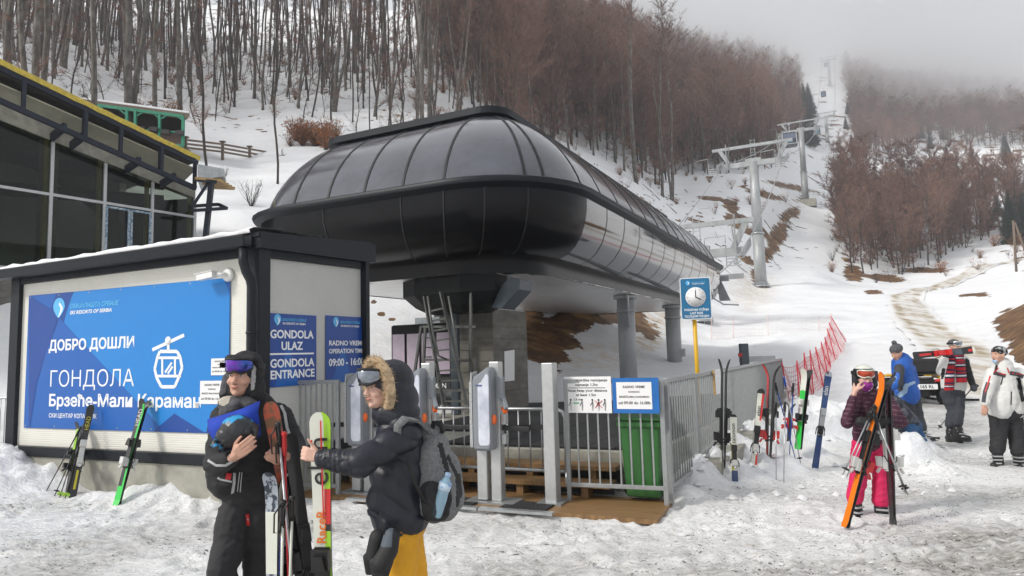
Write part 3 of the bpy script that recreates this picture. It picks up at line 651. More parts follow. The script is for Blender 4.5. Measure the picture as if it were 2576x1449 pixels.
mb=MB(); mb.loft([sec(-1.2,1.0),sec(-.35,.96)],sm=False); mb.build('windows',['cabin_glass'],cab0)
mb=MB()
for x in (-.97,.97):
    for y in (-.95,.95): mb.bar((x,y,-2.0),(x*.97,y*.97,-.2),.09)
mb.bar((-1,-1.0,-1.98),(1,-1.0,-1.98),.1); mb.bar((0,0,-.2),(0,0,1.1),.12); mb.bar((0,-.7,1.1),(0,.7,1.1),.2,.25); mb.bar((-.8,-1.03,-.2),(.8,-1.03,-.2),.06); mb.build('frame',['galvanised'],cab0)
mb=MB(); mb.prism([(-.5,-1.03,-1.65),(0,-1.03,-1.5),(.4,-1.03,-1.6),(.5,-1.03,-1.68),(-.4,-1.03,-1.72)],(0,-.01,0)); mb.build('emblem',['cyan'],cab0)
q=P(1986,334,100); cab0.location=q; cab0.rotation_euler=(0,0,-AZ)
for (x,y,Y,l) in ((2055,322,215,'dark cabin crossing the snow between the second and third towers'),(2071,230,270,'small dark cabin above the third tower'),(2077,158,395,'faint cabin just under the topmost foggy tower')):
    c=copy_tree(cab0,None,l); c.location=P(x,y,Y)
    s=1.15 if Y>300 else 1; c.scale=(s,s,s)
# ================================================================ ticket kiosk
WL=4.68; WR=2.24; ZB=.50
kio=thing('ticket_kiosk','cream panel kiosk with anthracite frame, snow on its lean-to roof','kiosk',KB)
def W(a,z,o=0): return KB-K1*a-K2*o+Vector((0,0,z))         # on the long wall: a metres left of the near corner
def X2(a,z,o=0): return KB+K2*a+K1*o+Vector((0,0,z))          # on the short wall
ZT=3.30
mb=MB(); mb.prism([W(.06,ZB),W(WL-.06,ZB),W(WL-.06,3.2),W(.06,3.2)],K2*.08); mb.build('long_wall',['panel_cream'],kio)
mb=MB(); mb.prism([X2(.06,ZB),X2(WR-.06,ZB),X2(WR-.06,3.25),X2(.06,3.25)],K1*-.08); mb.build('short_wall',['panel_cream_shaded'],kio)
mb=MB(); mb.prism([X2(WR,ZB),X2(WR,ZB)-K1*WL,X2(WR,3.2)-K1*WL,X2(WR,3.2)],K2*.06); mb.prism([W(WL,ZB),W(WL,ZB)+K2*WR,W(WL,3.2)+K2*WR,W(WL,3.2)],K1*.06); mb.build('rear_wall',['panel_cream'],kio)
mb=MB()
for a in (0,WL): mb.box(W(a,(ZB+3.25)/2)+K2*.04,(.2,.2,3.25-ZB),math.atan2(-.394,.919))
mb.box(X2(WR-.03,(ZB+3.3)/2),(.2,.10,3.3-ZB),math.atan2(-.394,.919))
mb.bar(W(.1,ZB+.06,.02),W(WL-.1,ZB+.06,.02),.14,.13); mb.bar(X2(.1,ZB+.06,.02),X2(WR-.1,ZB+.06,.02),.14,.13)
mb.bar(W(.1,3.13,.0),W(WL-.1,3.07,.0),.1,.12); mb.bar(X2(.1,3.14,.0),X2(WR-.1,3.2,.0),.1,.14)
mb.build('frame',['anthracite'],kio,.006)
mb=MB(); mb.prism([X2(-.1,3.16,.16),X2(WR+.1,3.24,.16),X2(WR+.1,3.53,.16),X2(-.1,3.36,.16)],K1*-.1)
mb.prism([W(-.15,3.3,.12),W(WL+.35,3.18,.12),W(WL+.3,3.22,-WR),W(-.15,3.50,-WR)],(0,0,.05)); mb.build('roof',['anthracite'],kio)
mb=MB(); mb.loft([[W(a,z_(a)+b,c) for b,c in((0,.13),(0,.27),(.12,.29),(.14,.27),(.02,.25),(.02,.14),(.14,.14))] for z_ in [lambda a:3.17-.018*a] for a in (-.05,WL+.75)],sm=False,cap=True); mb.build('gutter',['anthracite'],kio)
mb=MB(); g=[W(.02,3.16,.2),W(.02,2.98,.2),W(-.02,2.86,.19),W(-.06,2.76,.16),W(-.08,2.64,.15),W(-.08,.05,.15)]; mb.tube(g,.055,12); mb.lathe(W(-.08,2.1,.15),[(.07,0),(.07,.03)],12); mb.lathe(W(-.08,1.0,.15),[(.07,0),(.07,.03)],12); mb.build('downpipe',['anthracite'],kio)
mb=MB(); mb.prism([W(-.06,-.2,.05),W(WL+.06,-.2,.05),W(WL+.06,ZB-.02,.05),W(-.06,ZB-.02,.05)],K2*(WR+.1)); mb.build('foundation',['concrete'],kio)
mb=MB(); n=60; lo=[]
for j,(o_,h) in enumerate(((.16,0),(.18,.05),(.10,.10),(-.3,.13),(-1.2,.14),(-WR,.12),(-WR,0))):
    lo.append([W(-.05+(WL+.3)*k/n,3.345-.026*k/n*WL+(-.0 if o_>0 else -.05*o_)+h*(.75+.5*noise.noise(Vector((k*.35,j*.8,3))))*(1 if j in(1,2,3,4) else 0),o_+(.03*noise.noise(Vector((k*.4,j,0))) if 0<j<5 else 0)) for k in range(n+1)])
tag(mb.loft(lo,closed=False).build('roof_snow',['snow_clean']),'thin strip of snow lying along the kiosk roof edge','snow')
# --- signs on the kiosk
mat('sign_blue',(.004,.105,.42),.4,var=.02,scale=.5); mat('sign_light',(.008,.21,.60),.4,var=.02); mat('sign_deep',(.004,.055,.29),.4,var=.03); mat('sky_blue',(.10,.45,.80),.4,var=.03); mat('letter_white',(.86,.87,.88),.45,var=.01)
def wallpt(x,y): return onplane(x,y,W(0,0,.012),K2)
def sidept(x,y): return onplane(x,y,X2(0,0,.012),K1)
def clip(poly,u0,u1,v0,v1):
    for ax,lim,sg in((0,u0,1),(0,u1,-1),(1,v0,1),(1,v1,-1)):
        o=[]
        for i in range(len(poly)):
            a,b=poly[i-1],poly[i]; ia=(a[ax]-lim)*sg>=0; ib=(b[ax]-lim)*sg>=0
            if ia!=ib: f=(lim-a[ax])/(b[ax]-a[ax]); o.append((a[0]+(b[0]-a[0])*f,a[1]+(b[1]-a[1])*f))
            if ib: o.append(b)
        poly=o
        if not poly: break
    return poly
def drop(mb,o,u,v,n,s,mi=(0,1),lift=.001):   # the drop-shaped emblem
    p=[]
    for k in range(24):
        a=2*math.pi*k/24; r=.5; x=r*math.cos(a); y=r*math.sin(a)
        if y<0: x*=1-(-y/.5)**1.5*.55; y*=1.25
        p.append((x,y+.05))
    mb.add([o+u*x*s+v*y*s+n*lift for x,y in p],[tuple(range(24))],mi[0])
    q=[(-.05,-.55),(.12,-.2),(.14,.0),(.0,.15),(.02,.32),(.22,.12),(.34,-.02),(.26,-.25),(.05,-.5)]
    mb.add([o+u*x*s+v*y*s+n*lift*2 for x,y in q],[tuple(range(len(q)))],mi[1])
def sign(name,label,o,u,v,n,w,h,t=.006,base='sign_blue',parent=None):
    s=thing(name,label,'sign',o)
    mb=MB(); mb.prism([o,o+u*w,o+u*w+v*h,o+v*h],n*t); mb.build('panel',[base],s); return s
Zv=Vector((0,0,1)); nW=-K2; uW=K1
tl=wallpt(74,744); br=wallpt(67,1076); right=wallpt(580,703)
bo=Vector((br.x,br.y,br.z)); wid=(right-tl).dot(uW); hei=tl.z-br.z
bo=tl-Zv*hei
big=sign('welcome_banner','wide blue welcome banner with white cable-car drawing on the long kiosk wall',bo,uW,Zv,nW,wid,hei)
def B(x,y,l=0): q=wallpt(x,y); d=q-bo; return d.dot(uW),d.z
def BP(a,b,l=.008): return bo+uW*a+Zv*b+nW*l
mb=MB(); H=hei; Wd=wid
def blob2(pts,mi,l): 
    c=clip(pts,0.002,Wd-.002,.002,H-.002)
    if len(c)>2: mb.add([BP(a,b,l) for a,b in c],[tuple(range(len(c)))],mi)
cx,cy=B(150,800)
# big light circle left/bottom, dark beam triangles and right arc, as printed
def circ(cx,cy,rx,ry,n=64): return [(cx+rx*math.cos(2*math.pi*k/n),cy+ry*math.sin(2*math.pi*k/n)) for k in range(n)]
blob2(circ(*B(330,900),Wd*.47,Wd*.46),0,.0068)
e_=B(490,700); blob2(circ(B(360,870)[0],B(360,870)[1],Wd*.42,H*.80),1,.0074)
p0=B(150,790); blob2([p0,B(470,1085),B(150,1085),B(115,1085)],2,.0080) if False else None
blob2([B(152,800),B(420,1090),B(95,1090),B(90,1000),B(112,900)],3,.0080)
blob2([B(74,744),B(150,790),B(95,960),B(74,1090)],2,.0086)
blob2([B(440,1040),B(520,1090),B(380,1090)],2,.0083)
mb.build('printed_shapes',['sign_deep','sign_light','sign_deep','sign_blue'],big)
mb=MB(); lx=.0100
def txt(mb,s,x,y,h,wpx,mi=0,bold=.012,pt=B,mk=BP,u=uW,sx=None,shear=0,l=.0095):
    a,b=pt(x,y); a2,_=pt(x+wpx,y); text_into(mb,s,mk(a,b,l),u,Zv,h,mi,bold,'LEFT',shear=shear,maxw=a2-a)
txt(mb,'ДОБРО ДОШЛИ',124,882,.205,214,0,.028); txt(mb,'ГОНДОЛА',124,973,.327,210,0,-.008)
txt(mb,'Брзеће-Мали Караман',123,1021,.23,381,0,.024); txt(mb,'СКИ ЦЕНТАР КОПАОНИК',124,1050,.083,120,0,.012)
txt(mb,'SKI RESORTS OF SERBIA',177,791,.07,105,0,.02,shear=.2); txt(mb,'СКИЈАЛИШТА СРБИЈЕ',177,776,.088,122,1,.03,shear=.2)
def stroke(pts,w,closed=False,l=.0100):
    q=[BP(*B(x,y),l) for x,y in pts]
    if closed: q.append(q[0])
    for a,b in zip(q[:-1],q[1:]): mb.bar(a,b,.003,w,up=(b-a).cross(nW))
ww=.045
stroke([(385,880),(465,843)],ww); mb.lathe(BP(*B(425,857),.009),[(.055,0),(.055,.004)],20,axis=nW); stroke([(425,857),(425,883)],ww)
stroke([(404,884),(447,884),(455,898),(460,925),(452,948),(441,973),(408,973),(396,950),(391,928),(398,898)],ww,True)
stroke([(398,900),(455,900)],.035); stroke([(394,946),(457,946)],.035); stroke([(410,900),(410,946)],.035); stroke([(442,900),(442,946)],.035); stroke([(417,937),(434,912)],.03); stroke([(424,940),(436,922)],.03)
mb.build('lettering',['letter_white','sky_blue'],big)
mb=MB(); drop(mb,BP(*B(150,774),.009),uW,Zv,nW,.26,(0,1)); mb.build('emblem',['sky_blue','letter_white'],big)
mb=MB()
for k in range(7):
    for b in (.03,H-.03): mb.lathe(BP(.04+k*(Wd-.08)/6,b,.006),[(.012,0),(.009,.006)],8,axis=nW)
each(mb,'screw',['galvanised'],big)
def notice(label,x0,y0,x1,y1,pt,u,n,lines,cat='notice',group=None):
    a=pt(x0,y1); b=pt(x1,y1); c=pt(x0,y0); w=(b-a).dot(u); h=c.z-a.z; a=a+n*.012
    t=thing('paper_notice',label,cat,a,group=group); mb=MB(); mb.prism([a,a+u*w,a+u*w+Zv*h,a+Zv*h],n*.003); mb.build('sheet',['paper'],t)
    mb=MB()
    for s,fy,fs,fw,mi in lines: text_into(mb,s,a+u*(w*(1-fw)/2)+Zv*h*fy+n*.0045,u,Zv,h*fs,mi,.0,'LEFT',maxw=w*fw)
    mb.build('lettering',['ink','ink_blue'],t); return t
RV=[('RADNO VREME',.78,.13,.62,0),('GONDOLE',.61,.085,.32,0),('BRZEĆE-MALI KARAMAN',.42,.10,.84,0),('od 09.00 do 16.00h',.18,.15,.90,0)]
notice('white opening-hours sheet taped low on the right edge of the welcome banner',505,958,565,1016,wallpt,uW,nW,RV)
notice('smaller opening-hours sheet taped above and behind the man at the banner edge',533,902,580,944,wallpt,uW,nW,RV)
# two blue signs on the short wall
for (x0,y0,x1,y1,lab,tx) in ((669,787,795,976,'blue GONDOLA ULAZ entrance sign on the short kiosk wall',[('GONDOLA',678,850,.148,109,.026),('ULAZ',706,880,.148,54,.026),('GONDOLA',678,925,.15,111,.026),('ENTRANCE',678,954,.15,111,.026)]),
       (819,793,918,964,'blue opening-hours sign 09:00 - 16:00 at the far end of the short kiosk wall',[('RADNO VREME',826,869,.10,88,.02),('OPERATION TIME',826,889,.09,87,.02),('09:00 - 16:00',826,921,.145,88,.022)])):
    o=sidept(x0,y1); e=sidept(x1,y1); t_=sidept(x0,y0); w=(e-o).dot(K2); h=t_.z-o.z
    s=sign('blue_sign',lab,o,K2,Zv,K1,w,h,base='sign_deep')
    def SP(x,y): q=sidept(x,y); return (q-o).dot(K2),q.z-o.z
    def SM(a,b,l=.008): return o+K2*a+Zv*b+K1*l
    mb=MB(); c=clip([(w*.15,0),(w*.62,0),(w*.42,h*.62)],.002,w-.002,.002,h-.002); mb.add([SM(a,b,.0068) for a,b in c],[tuple(range(len(c)))],0); mb.build('printed_shapes',['sign_blue'],s)
    mb=MB()
    for (q,x,y,hh,wp,bo_) in tx: txt(mb,q,x,y,hh,wp,0,bo_,SP,SM,K2)
    if x0<700:
        a1=SM(*SP(678,891),.009); a2=SM(*SP(788,889),.009); mb.bar(a1,a2,.004,.022)
    lx0=x0+38 if x0<700 else x0+35
    txt(mb,'СКИЈАЛИШТА СРБИЈЕ',lx0,(y0+20),.05,62 if x0<700 else 50,1,.02,SP,SM,K2,shear=.2); txt(mb,'SKI RESORTS OF SERBIA',lx0+2,(y0+29),.04,58 if x0<700 else 46,0,.01,SP,SM,K2,shear=.2)
    mb.build('lettering',['letter_white','sky_blue'],s)
    mb=MB(); drop(mb,SM(*SP(lx0-10,y0+17),.009),K2,Zv,K1,.13); mb.build('emblem',['sky_blue','letter_white'],s)
# security camera
q=wallpt(577,692); cm=thing('security_camera','white bullet security camera above the banner corner','camera',q)
mb=MB(); mb.lathe(q,[(.085,0),(.085,.035),(.07,.05)],20,axis=nW); mb.tube([q+nW*.04,q+nW*.1,q+nW*.13-uW*.08],.025,10); mb.build('mount',['white_paint'],cm)
mb=MB(); a=q+nW*.16-uW*.08; b=a-uW*.27-Zv*.03; mb.bar(a,b,.085,.075); mb.bar(a+Zv*.045,b+Zv*.045-uW*.04,.1,.012); mb.build('housing',['white_paint'],cm,.01)
mb=MB(); mb.lathe(b-Zv*.003,[(.032,0),(.03,.006)],14,axis=-uW); mb.build('lens',['black_plastic'],cm)
# ================================================================ unfinished glass-fronted building on the left
BD=Vector((.559,.829,0)); BN=Vector((.829,-.559,0)); BO=Vector((-.692*22,22,0))   # facade direction, outward normal, first mullion
bay=1.675
mat('soffit_board',(.30,.29,.22),.75,var=.15,scale=2)
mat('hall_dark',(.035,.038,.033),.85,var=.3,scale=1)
bld=thing('glass_building','unfinished dark building with glass facade and yellow-edged sloping roof','building',BO)
def FB(a,z,o=0): return BO+BD*a+BN*o+Vector((0,0,z))
def fpt(x,y,o=0): return onplane(x,y,BO+BN*o,BN)
def fz(x,y,o=0): return fpt(x,y,o).z
def fa(x,y,o=0): return (fpt(x,y,o)-BO).dot(BD)
a_end=3*bay+.06
zt=lambda a,o=0: None
# roof truss band: top chord and bottom chord follow the photo's two slopes, standing 1.1 m proud of the glass
o1=.9
A0,A1=fa(0,172,o1),fa(497,410,o1); zt0,zt1=fz(0,172,o1),fz(497,410,o1); zb0,zb1=fz(0,252,o1),fz(489,473,o1)
def chord(a,z0,z1): return z0+(z1-z0)*(a-A0)/(A1-A0)
AL=A0-9
mb=MB(); mb.bar(FB(AL,chord(AL,zt0,zt1),o1),FB(A1,zt1,o1),.12,.16); mb.bar(FB(AL,chord(AL,zb0,zb1),o1),FB(A1-.05,zb1,o1),.12,.17)
for x,y in ((57,300),(213,330),(303,380),(404,440),(490,440)):
    a=fa(x,y,o1); mb.bar(FB(a,chord(a,zb0,zb1)+.05,o1+.003),FB(a,chord(a,zt0,zt1)-.05,o1+.003),.2 if x in(213,404) else .11,.11,up=BD)
for x in (-60,-180): a=fa(x,200,o1); mb.bar(FB(a,chord(a,zb0,zb1),o1),FB(a,chord(a,zt0,zt1),o1),.11,.11,up=BD)
mb.build('roof_truss',['steel_navy'],bld)
mb=MB()
for x,y in ((163,330),(213,330),(352,400),(440,440)):
    a=fa(x,y,o1); mb.bar(FB(a,chord(a,zb0,zb1)+.1,o1),FB(a,chord(a,zb0,zb1)-.1,-.2),.12,.25)
each(mb,'bracket',['steel_navy'],bld)
mb=MB(); n=80
lo=[]
for j,(dz,oo) in enumerate(((.07,o1+.09),(.24,o1+.10),(.30,o1),(.32,-.6))):
    lo.append([FB(AL+(A1+.05-AL)*k/n,chord(AL+(A1-AL)*k/n,zt0,zt1)+dz+.03*noise.noise(Vector((k*.5,j,1))),oo+.02*noise.noise(Vector((k*.9,j,5)))) for k in range(n+1)])
mb.loft(lo,closed=False); mb.build('insulation_edge',['insulation'],bld)
mb=MB(); mb.prism([FB(AL,chord(AL,zt0,zt1)+.05,o1-.05),FB(A1,zt1+.05,o1-.05),FB(A1+1,zt1+.2,-9),FB(AL,chord(AL,zt0,zt1)+.3,-9)],(0,0,.12)); mb.build('roof',['concrete_dark'],bld)
mb=MB(); mb.prism([FB(AL,chord(AL,zb0,zb1)+.25,o1-.1),FB(A1,zb1+.75,o1-.1),FB(A1,zb1+.4,-.1),FB(AL,chord(AL,zb0,zb1)+.1,-.1)],(0,0,.05)); mb.build('soffit',['soffit_board'],bld)
# concrete beam above the glass
gt=lambda a:fz(0,302)+ (fz(470,490)-fz(0,302))*(a-fa(0,302))/(fa(470,490)-fa(0,302))
aL=fa(-60,400)-4
mb=MB(); mb.prism([FB(aL,gt(aL),-.05),FB(a_end,gt(a_end),-.05),FB(a_end,gt(a_end)+.5,-.05),FB(aL,gt(aL)+.7,-.05)],BN*-.25); each(mb,'ring_beam',['concrete'],bld)
ms=[-4*bay,-3*bay,-2*bay,-bay,0,bay,2*bay,3*bay]
ztr=lambda a: fz(111,487)
zl=3.2
mb=MB()
for a in ms: mb.bar(FB(a,zl,.02),FB(a,gt(a)-.05 if a>-bay else gt(a),.02),.085,.10,up=BD)
each(mb,'mullion',['alu'],bld)
mb=MB(); mb.bar(FB(aL,ztr(0),.015),FB(a_end,ztr(0),.015),.09,.09); mb.bar(FB(aL,4.85,.015),FB(a_end,4.85,.015),.09,.12); mb.build('transom',['alu'],bld)
for k in range(len(ms)-1):
    a,b=ms[k]+.03,ms[k+1]-.03
    for z0,z1,z2 in ((ztr(0)+.05,gt(a),gt(b)),(4.9,ztr(0)-.05,ztr(0)-.05)):
        mb=MB(); mb.prism([FB(a,z0),FB(b,z0),FB(b,z2),FB(a,z1)],BN*-.012); mb.build('glass_pane',['glass_dark'],bld)
mb=MB()
for a in ms:
    mb.bar(FB(a-.12,4.9,-.16),FB(a-.12,gt(a)+.35,-.16),.16,.1,up=BD)
each(mb,'insulated_post',['insulation'],bld)
dr=MB(); a,b=bay+.07,2*bay-.07
mat('door_film',(.42,.50,.55),.5,col2=(.12,.2,.3),thr=(.45,.55),scale=12)
for p0,p1 in (((a,4.9),(a,ztr(0)-.1)),((b,4.9),(b,ztr(0)-.1)),(((a+b)/2,4.9),((a+b)/2,ztr(0)-.1)),((a,ztr(0)-.13),(b,ztr(0)-.13)),(((a+b)/2+.09,4.9),((a+b)/2+.09,ztr(0)-.1))): dr.bar(FB(*p0,.05),FB(*p1,.05),.07,.07,up=BD if p0[0]==p1[0] else (0,0,1))
each(dr,'door_frame',['door_film'],bld)
# interior: floor, back wall, columns and braces seen through the glass
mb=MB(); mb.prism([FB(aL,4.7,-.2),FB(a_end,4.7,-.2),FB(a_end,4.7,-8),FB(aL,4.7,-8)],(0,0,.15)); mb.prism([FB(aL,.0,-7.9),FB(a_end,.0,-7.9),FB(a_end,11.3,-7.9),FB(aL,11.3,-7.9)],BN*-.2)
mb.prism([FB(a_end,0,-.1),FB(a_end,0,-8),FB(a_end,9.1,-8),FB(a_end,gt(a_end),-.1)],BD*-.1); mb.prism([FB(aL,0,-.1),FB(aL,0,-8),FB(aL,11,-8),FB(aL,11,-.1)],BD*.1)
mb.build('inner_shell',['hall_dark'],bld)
mb=MB()
for x in (90,): a=fa(x,600,-1.4); mb.box(FB(a+.3,7.8,-1.4),(.45,.45,6),math.atan2(.829,.559))
mb.box(FB(4,7,-4),(.45,.45,5),0); mb.box(FB(-3.5,8,-2),(.45,.45,6.5),0); each(mb,'column',['concrete'],bld)
mb=MB(); 
for z in (0,1.7): mb.bar(FB(-7,7.4+z,-3),FB(4.6,8.2+z*.4,-1.5),.12,.45)
mb.build('inner_beam',['steel_black'],bld)
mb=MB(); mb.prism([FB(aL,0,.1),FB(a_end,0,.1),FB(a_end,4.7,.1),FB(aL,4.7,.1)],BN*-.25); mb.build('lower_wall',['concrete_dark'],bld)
mb=MB(); mb.prism([FB(aL,2.5,.1),FB(a_end,2.5,.1),FB(a_end,2.5,.9),FB(aL,2.5,.9)],(0,0,.12)); mb.build('ledge',['concrete'],bld)
for x,y in ((415,500),(330,338+150)):
    pass
# duct housing on steel props beside the building
def st(x,y,Y): return P(x,y,Y)
dk=thing('duct_housing','grey metal duct box on a timber pallet carried by dark steel struts','duct',st(525,600,25.2))
mb=MB(); q=[st(497,412,25),st(564,424,25.6),st(566,444,25.6),st(497,455,25)]; mb.prism(q,Vector((-.6,1.6,0))); mb.build('duct',['galvanised'],dk,.03)
mb=MB(); 
for k in range(5): a=st(497,449+k*.5,25)+Vector((-.1,.3*k,0)); b=st(564,455,25.6)+Vector((-.1,.3*k,0)); mb.bar(a,b,.2,.1)
mb.build('pallet',['wood_pale'],dk)
mb=MB()
for a,b in (((533,452,25.4),(517,600,25.4)),((527,455,25.4),(482,522,25.1)),((480,530,25),(570,524,25.5)),((480,519,26),(550,514,26)),((570,524,25.5),(550,514,26)),((490,452,25),(545,458,25.4))): mb.bar(st(*a),st(*b),.17 if a[0]==533 else .11)
mb.bar(st(517,600,25.4),st(514,650,25.4),.17); each(mb,'strut',['steel_navy'],dk)
# ================================================================ green picnic hut and timber fence on the slope
mat('hut_dark',(.02,.014,.011),.8,var=.3)
hut=thing('picnic_hut','open timber picnic hut with green posts and rails on the slope','hut',P(350,350,46))
HY=46
def H(x,y,Y=HY): return P(x,y,Y)
mb=MB(); e0=H(205,258);e1=H(480,297); bk=Vector((-2.3,4.2,1.2)); mb.prism([H(205,253),H(477,290),H(477,290)+bk,H(205,253)+bk],(0,0,.12)); mb.prism([H(200,262),H(470,300),H(477,290),H(205,253)],(0,.05,0)); mb.build('roof',['wood_old'],hut)
mb=MB(); mb.prism([H(205,252)+Vector((0,.1,.13)),H(474,288)+Vector((0,.1,.13)),H(474,288)+bk+Vector((0,0,.13)),H(205,252)+bk+Vector((0,0,.13))],(0,0,.14)); mb.build('roof_snow_layer',['snow_clean'],hut)
mb=MB()
for x,yt,yb in ((255,267,330),(320,273,352),(341,276,354),(402,285,362),(461,293,366)): mb.bar(H(x,yt),H(x-1,yb),.17)
mb.bar(H(230,263),H(461,293),.14,.2); mb.bar(H(320,322),H(461,334),.1,.1); mb.bar(H(401,361),H(462,367),.14,.16)
for x,y in ((295,270),(318,290)),((365,279),(343,292)),((384,283),(401,298)),((424,288),(404,300)),((443,291),(460,303)): mb.bar(H(*x),H(*y),.09)
mb.build('post',['green_paint'],hut)
mb=MB(); mb.prism([H(335,330),H(460,337),H(461,366),H(400,362),H(335,352)],(0,.08,0)); mb.build('board_wall',['wood_brown'],hut)
mb=MB(); mb.prism([H(215,262,49.5),H(463,294,49.5),H(463,366,49.5),H(215,352,49.5)],(0,.08,0)); mb.prism([H(462,296,46.2),H(463,294,49.5),H(463,366,49.5),H(462,366,46.2)],(.05,0,0)); mb.build('back_wall',['hut_dark'],hut)
mb=MB(); mb.prism([H(335,354),H(462,368),H(462,368)+Vector((-1.9,3.5,0)),H(335,354)+Vector((-1.9,3.5,0))],(0,0,-.15)); mb.prism([H(452,368)+Vector((0,.3,0)),H(466,370)+Vector((0,.3,0)),H(468,382)+Vector((0,.3,0)),H(450,380)+Vector((0,.3,0))],(0,.5,0)); mb.build('floor',['wood_old'],hut)
for k,(x,y) in enumerate(((345,323),(377,324),(407,331),(442,333))): mb=MB(); mb.bar(H(x,y,45.8),H(x+20,y+2,45.8),.2,.3); mb.build('seat_box',['ink'],hut)
fn=thing('timber_fence','grey post-and-rail timber fence crossing the snowy slope','fence',P(600,380,54))
fp=[(467,347,47),(560,358,50),(628,370,53),(686,380,56),(742,392,58)]
tops=[]
for x,y,Y in fp:
    mb=MB(); a=P(x,y,Y); b=P(x,y+31,Y); mb.bar(a,b-Vector((0,0,.4)),.17); mb.box(a+Vector((0,0,.05)),(.4,.3,.08)); mb.build('post',['wood_old'],fn); tops.append((a,b))
for (a,b),(c,d) in zip(tops[:-1],tops[1:]):
    for f in (.18,.5,.8): mb=MB(); mb.bar(a.lerp(b,f)-Vector((0,.1,0)),c.lerp(d,f)-Vector((0,.1,0)),.07,.14); mb.build('rail',['wood_old'],fn)
# ================================================================ gates, railing, turnstiles
def rail_frame(name,label,a,b,z0,z1,nb,cat='railing',base=.06,mesh=None,r=.016,foot=0,slope=0,pw=.05):
    """welded bar panel from a to b (ground points)"""
    a=Vector(a);b=Vector(b); t=thing(name,label,cat,(a.x,a.y,0)); d=(b-a); up=Vector((0,0,1))
    mb=MB(); mb.bar(a+up*(z0-foot),a+up*z1,pw,pw,up=d); mb.bar(b+up*(z0-foot+slope),b+up*(z1+slope),pw,pw,up=d); each(mb,'post',['rail_grey'],t,.004)
    mb=MB(); mb.bar(a+up*(z1-.025),b+up*(z1-.025+slope),pw*1.02,.05); mb.bar(a+up*(z0+.03),b+up*(z0+.03+slope),pw,.045); each(mb,'frame_rail',['rail_grey'],t,.004)
    for k in range(1,nb):
        f=k/nb; mb=MB(); p=a+d*f+up*slope*f; mb.bar(p+up*(z0+.05),p+up*(z1-.05),r*1.15,r*1.15,up=d); mb.build('bar',['rail_grey'],t)
    return t
f0=K(3.57,1.3); f1=K(4.69,1.36)
rail_frame('barred_fence','short grey barred fence panel carrying the two notices, in front of the green bin',f0,f1,.20,1.46,9,foot=.16)
# side railing on the concrete ramp wall
s0=Vector((1.72,7.82,0)); s1=Vector((7.15,18.2,0)); dS=(s1-s0).normalized(); nS=Vector((dS.y,-dS.x,0))
rail_frame('side_railing','long grey railing running back along the ramp wall beside the leaning skis',s0+dS*1.55,s1,.34,1.44,82,foot=.05,slope=.0)
rail_frame('side_gate','grey barred panel at the corner next to the green bin, end-on to the camera',s0+dS*.06,s0+dS*1.45,.2,1.45,12,foot=.16)
mb=MB(); q0=s0+dS*1.35; mb.prism([q0-nS*.12,s1-nS*.12,s1+nS*.32,q0+nS*.32],(0,0,.30)); mb.prism([q0-nS*.5,q0-nS*.12,s1-nS*.12,s1-nS*.5],(0,0,.28)); tag(mb.build('ramp_wall',['concrete'],None,.015),'low concrete wall carrying the long side railing','wall')
# paper on the railing
a=onplane(1832,1100,s0,nS); q=[onplane(x,y,s0+nS*.04,nS) for x,y in((1824,931),(1850,928),(1853,1095),(1827,1098))]
q=[onplane(x,y,s0+nS*.04,nS) for x,y in((1793,931),(1812,928),(1810,990),(1797,993))]
t=thing('paper_notice','tall white notice with a wooden strip hung on the side railing','notice',q[3]); mb=MB(); mb.prism(q,nS*.01); mb.build('sheet',['paper'],t); mb=MB(); mb.bar(q[0]+nS*.01,q[3]+nS*.01,.03,.03,up=dS); mb.build('batten',['wood_pale'],t)
# crowd barrier behind the turnstiles (rounded tube)
def barrier(label,a,b,z0,z1,nb,group='tubular crowd barriers'):
    a=Vector(a);b=Vector(b); t=thing('crowd_barrier',label,'barrier',a,group=group); up=Vector((0,0,1)); d=(b-a).normalized()
    mb=MB(); mb.tube([a+up*z0,a+up*(z1-.1),a+up*(z1-.03)+d*.03,a+up*z1+d*.1,b+up*z1-d*.1,b+up*(z1-.03)-d*.03,b+up*(z1-.1),b+up*z0],.021,8); mb.tube([a+up*z0,b+up*z0],.021,8)
    mb.tube([a+up*z0,a+up*(z0-.18)],.02); mb.tube([b+up*z0,b+up*(z0-.18)],.02); mb.build('frame',['galvanised'],t)
    for k in range(1,nb): mb=MB(); p=a.lerp(b,k/nb); mb.tube([p+up*z0,p+up*z1],.009,6); mb.build('bar',['galvanised'],t)
    return t
barrier('tubular steel barrier standing behind the turnstiles and the woman',K(1.35,1.45,.03),K(3.5,1.42,.03),.32,1.06,14)
barrier('tubular barrier behind the short kiosk wall gate on the far left of the photograph',P(-60,1150,13)-Vector((0,0,0)),P(30,1150,12.9),.25,1.1,8)
rail_frame('hinged_gate','grey hinged gate between the kiosk and the first turnstile',K(-.12,.75),K(.62,.80),.12,1.50,9,foot=.1)
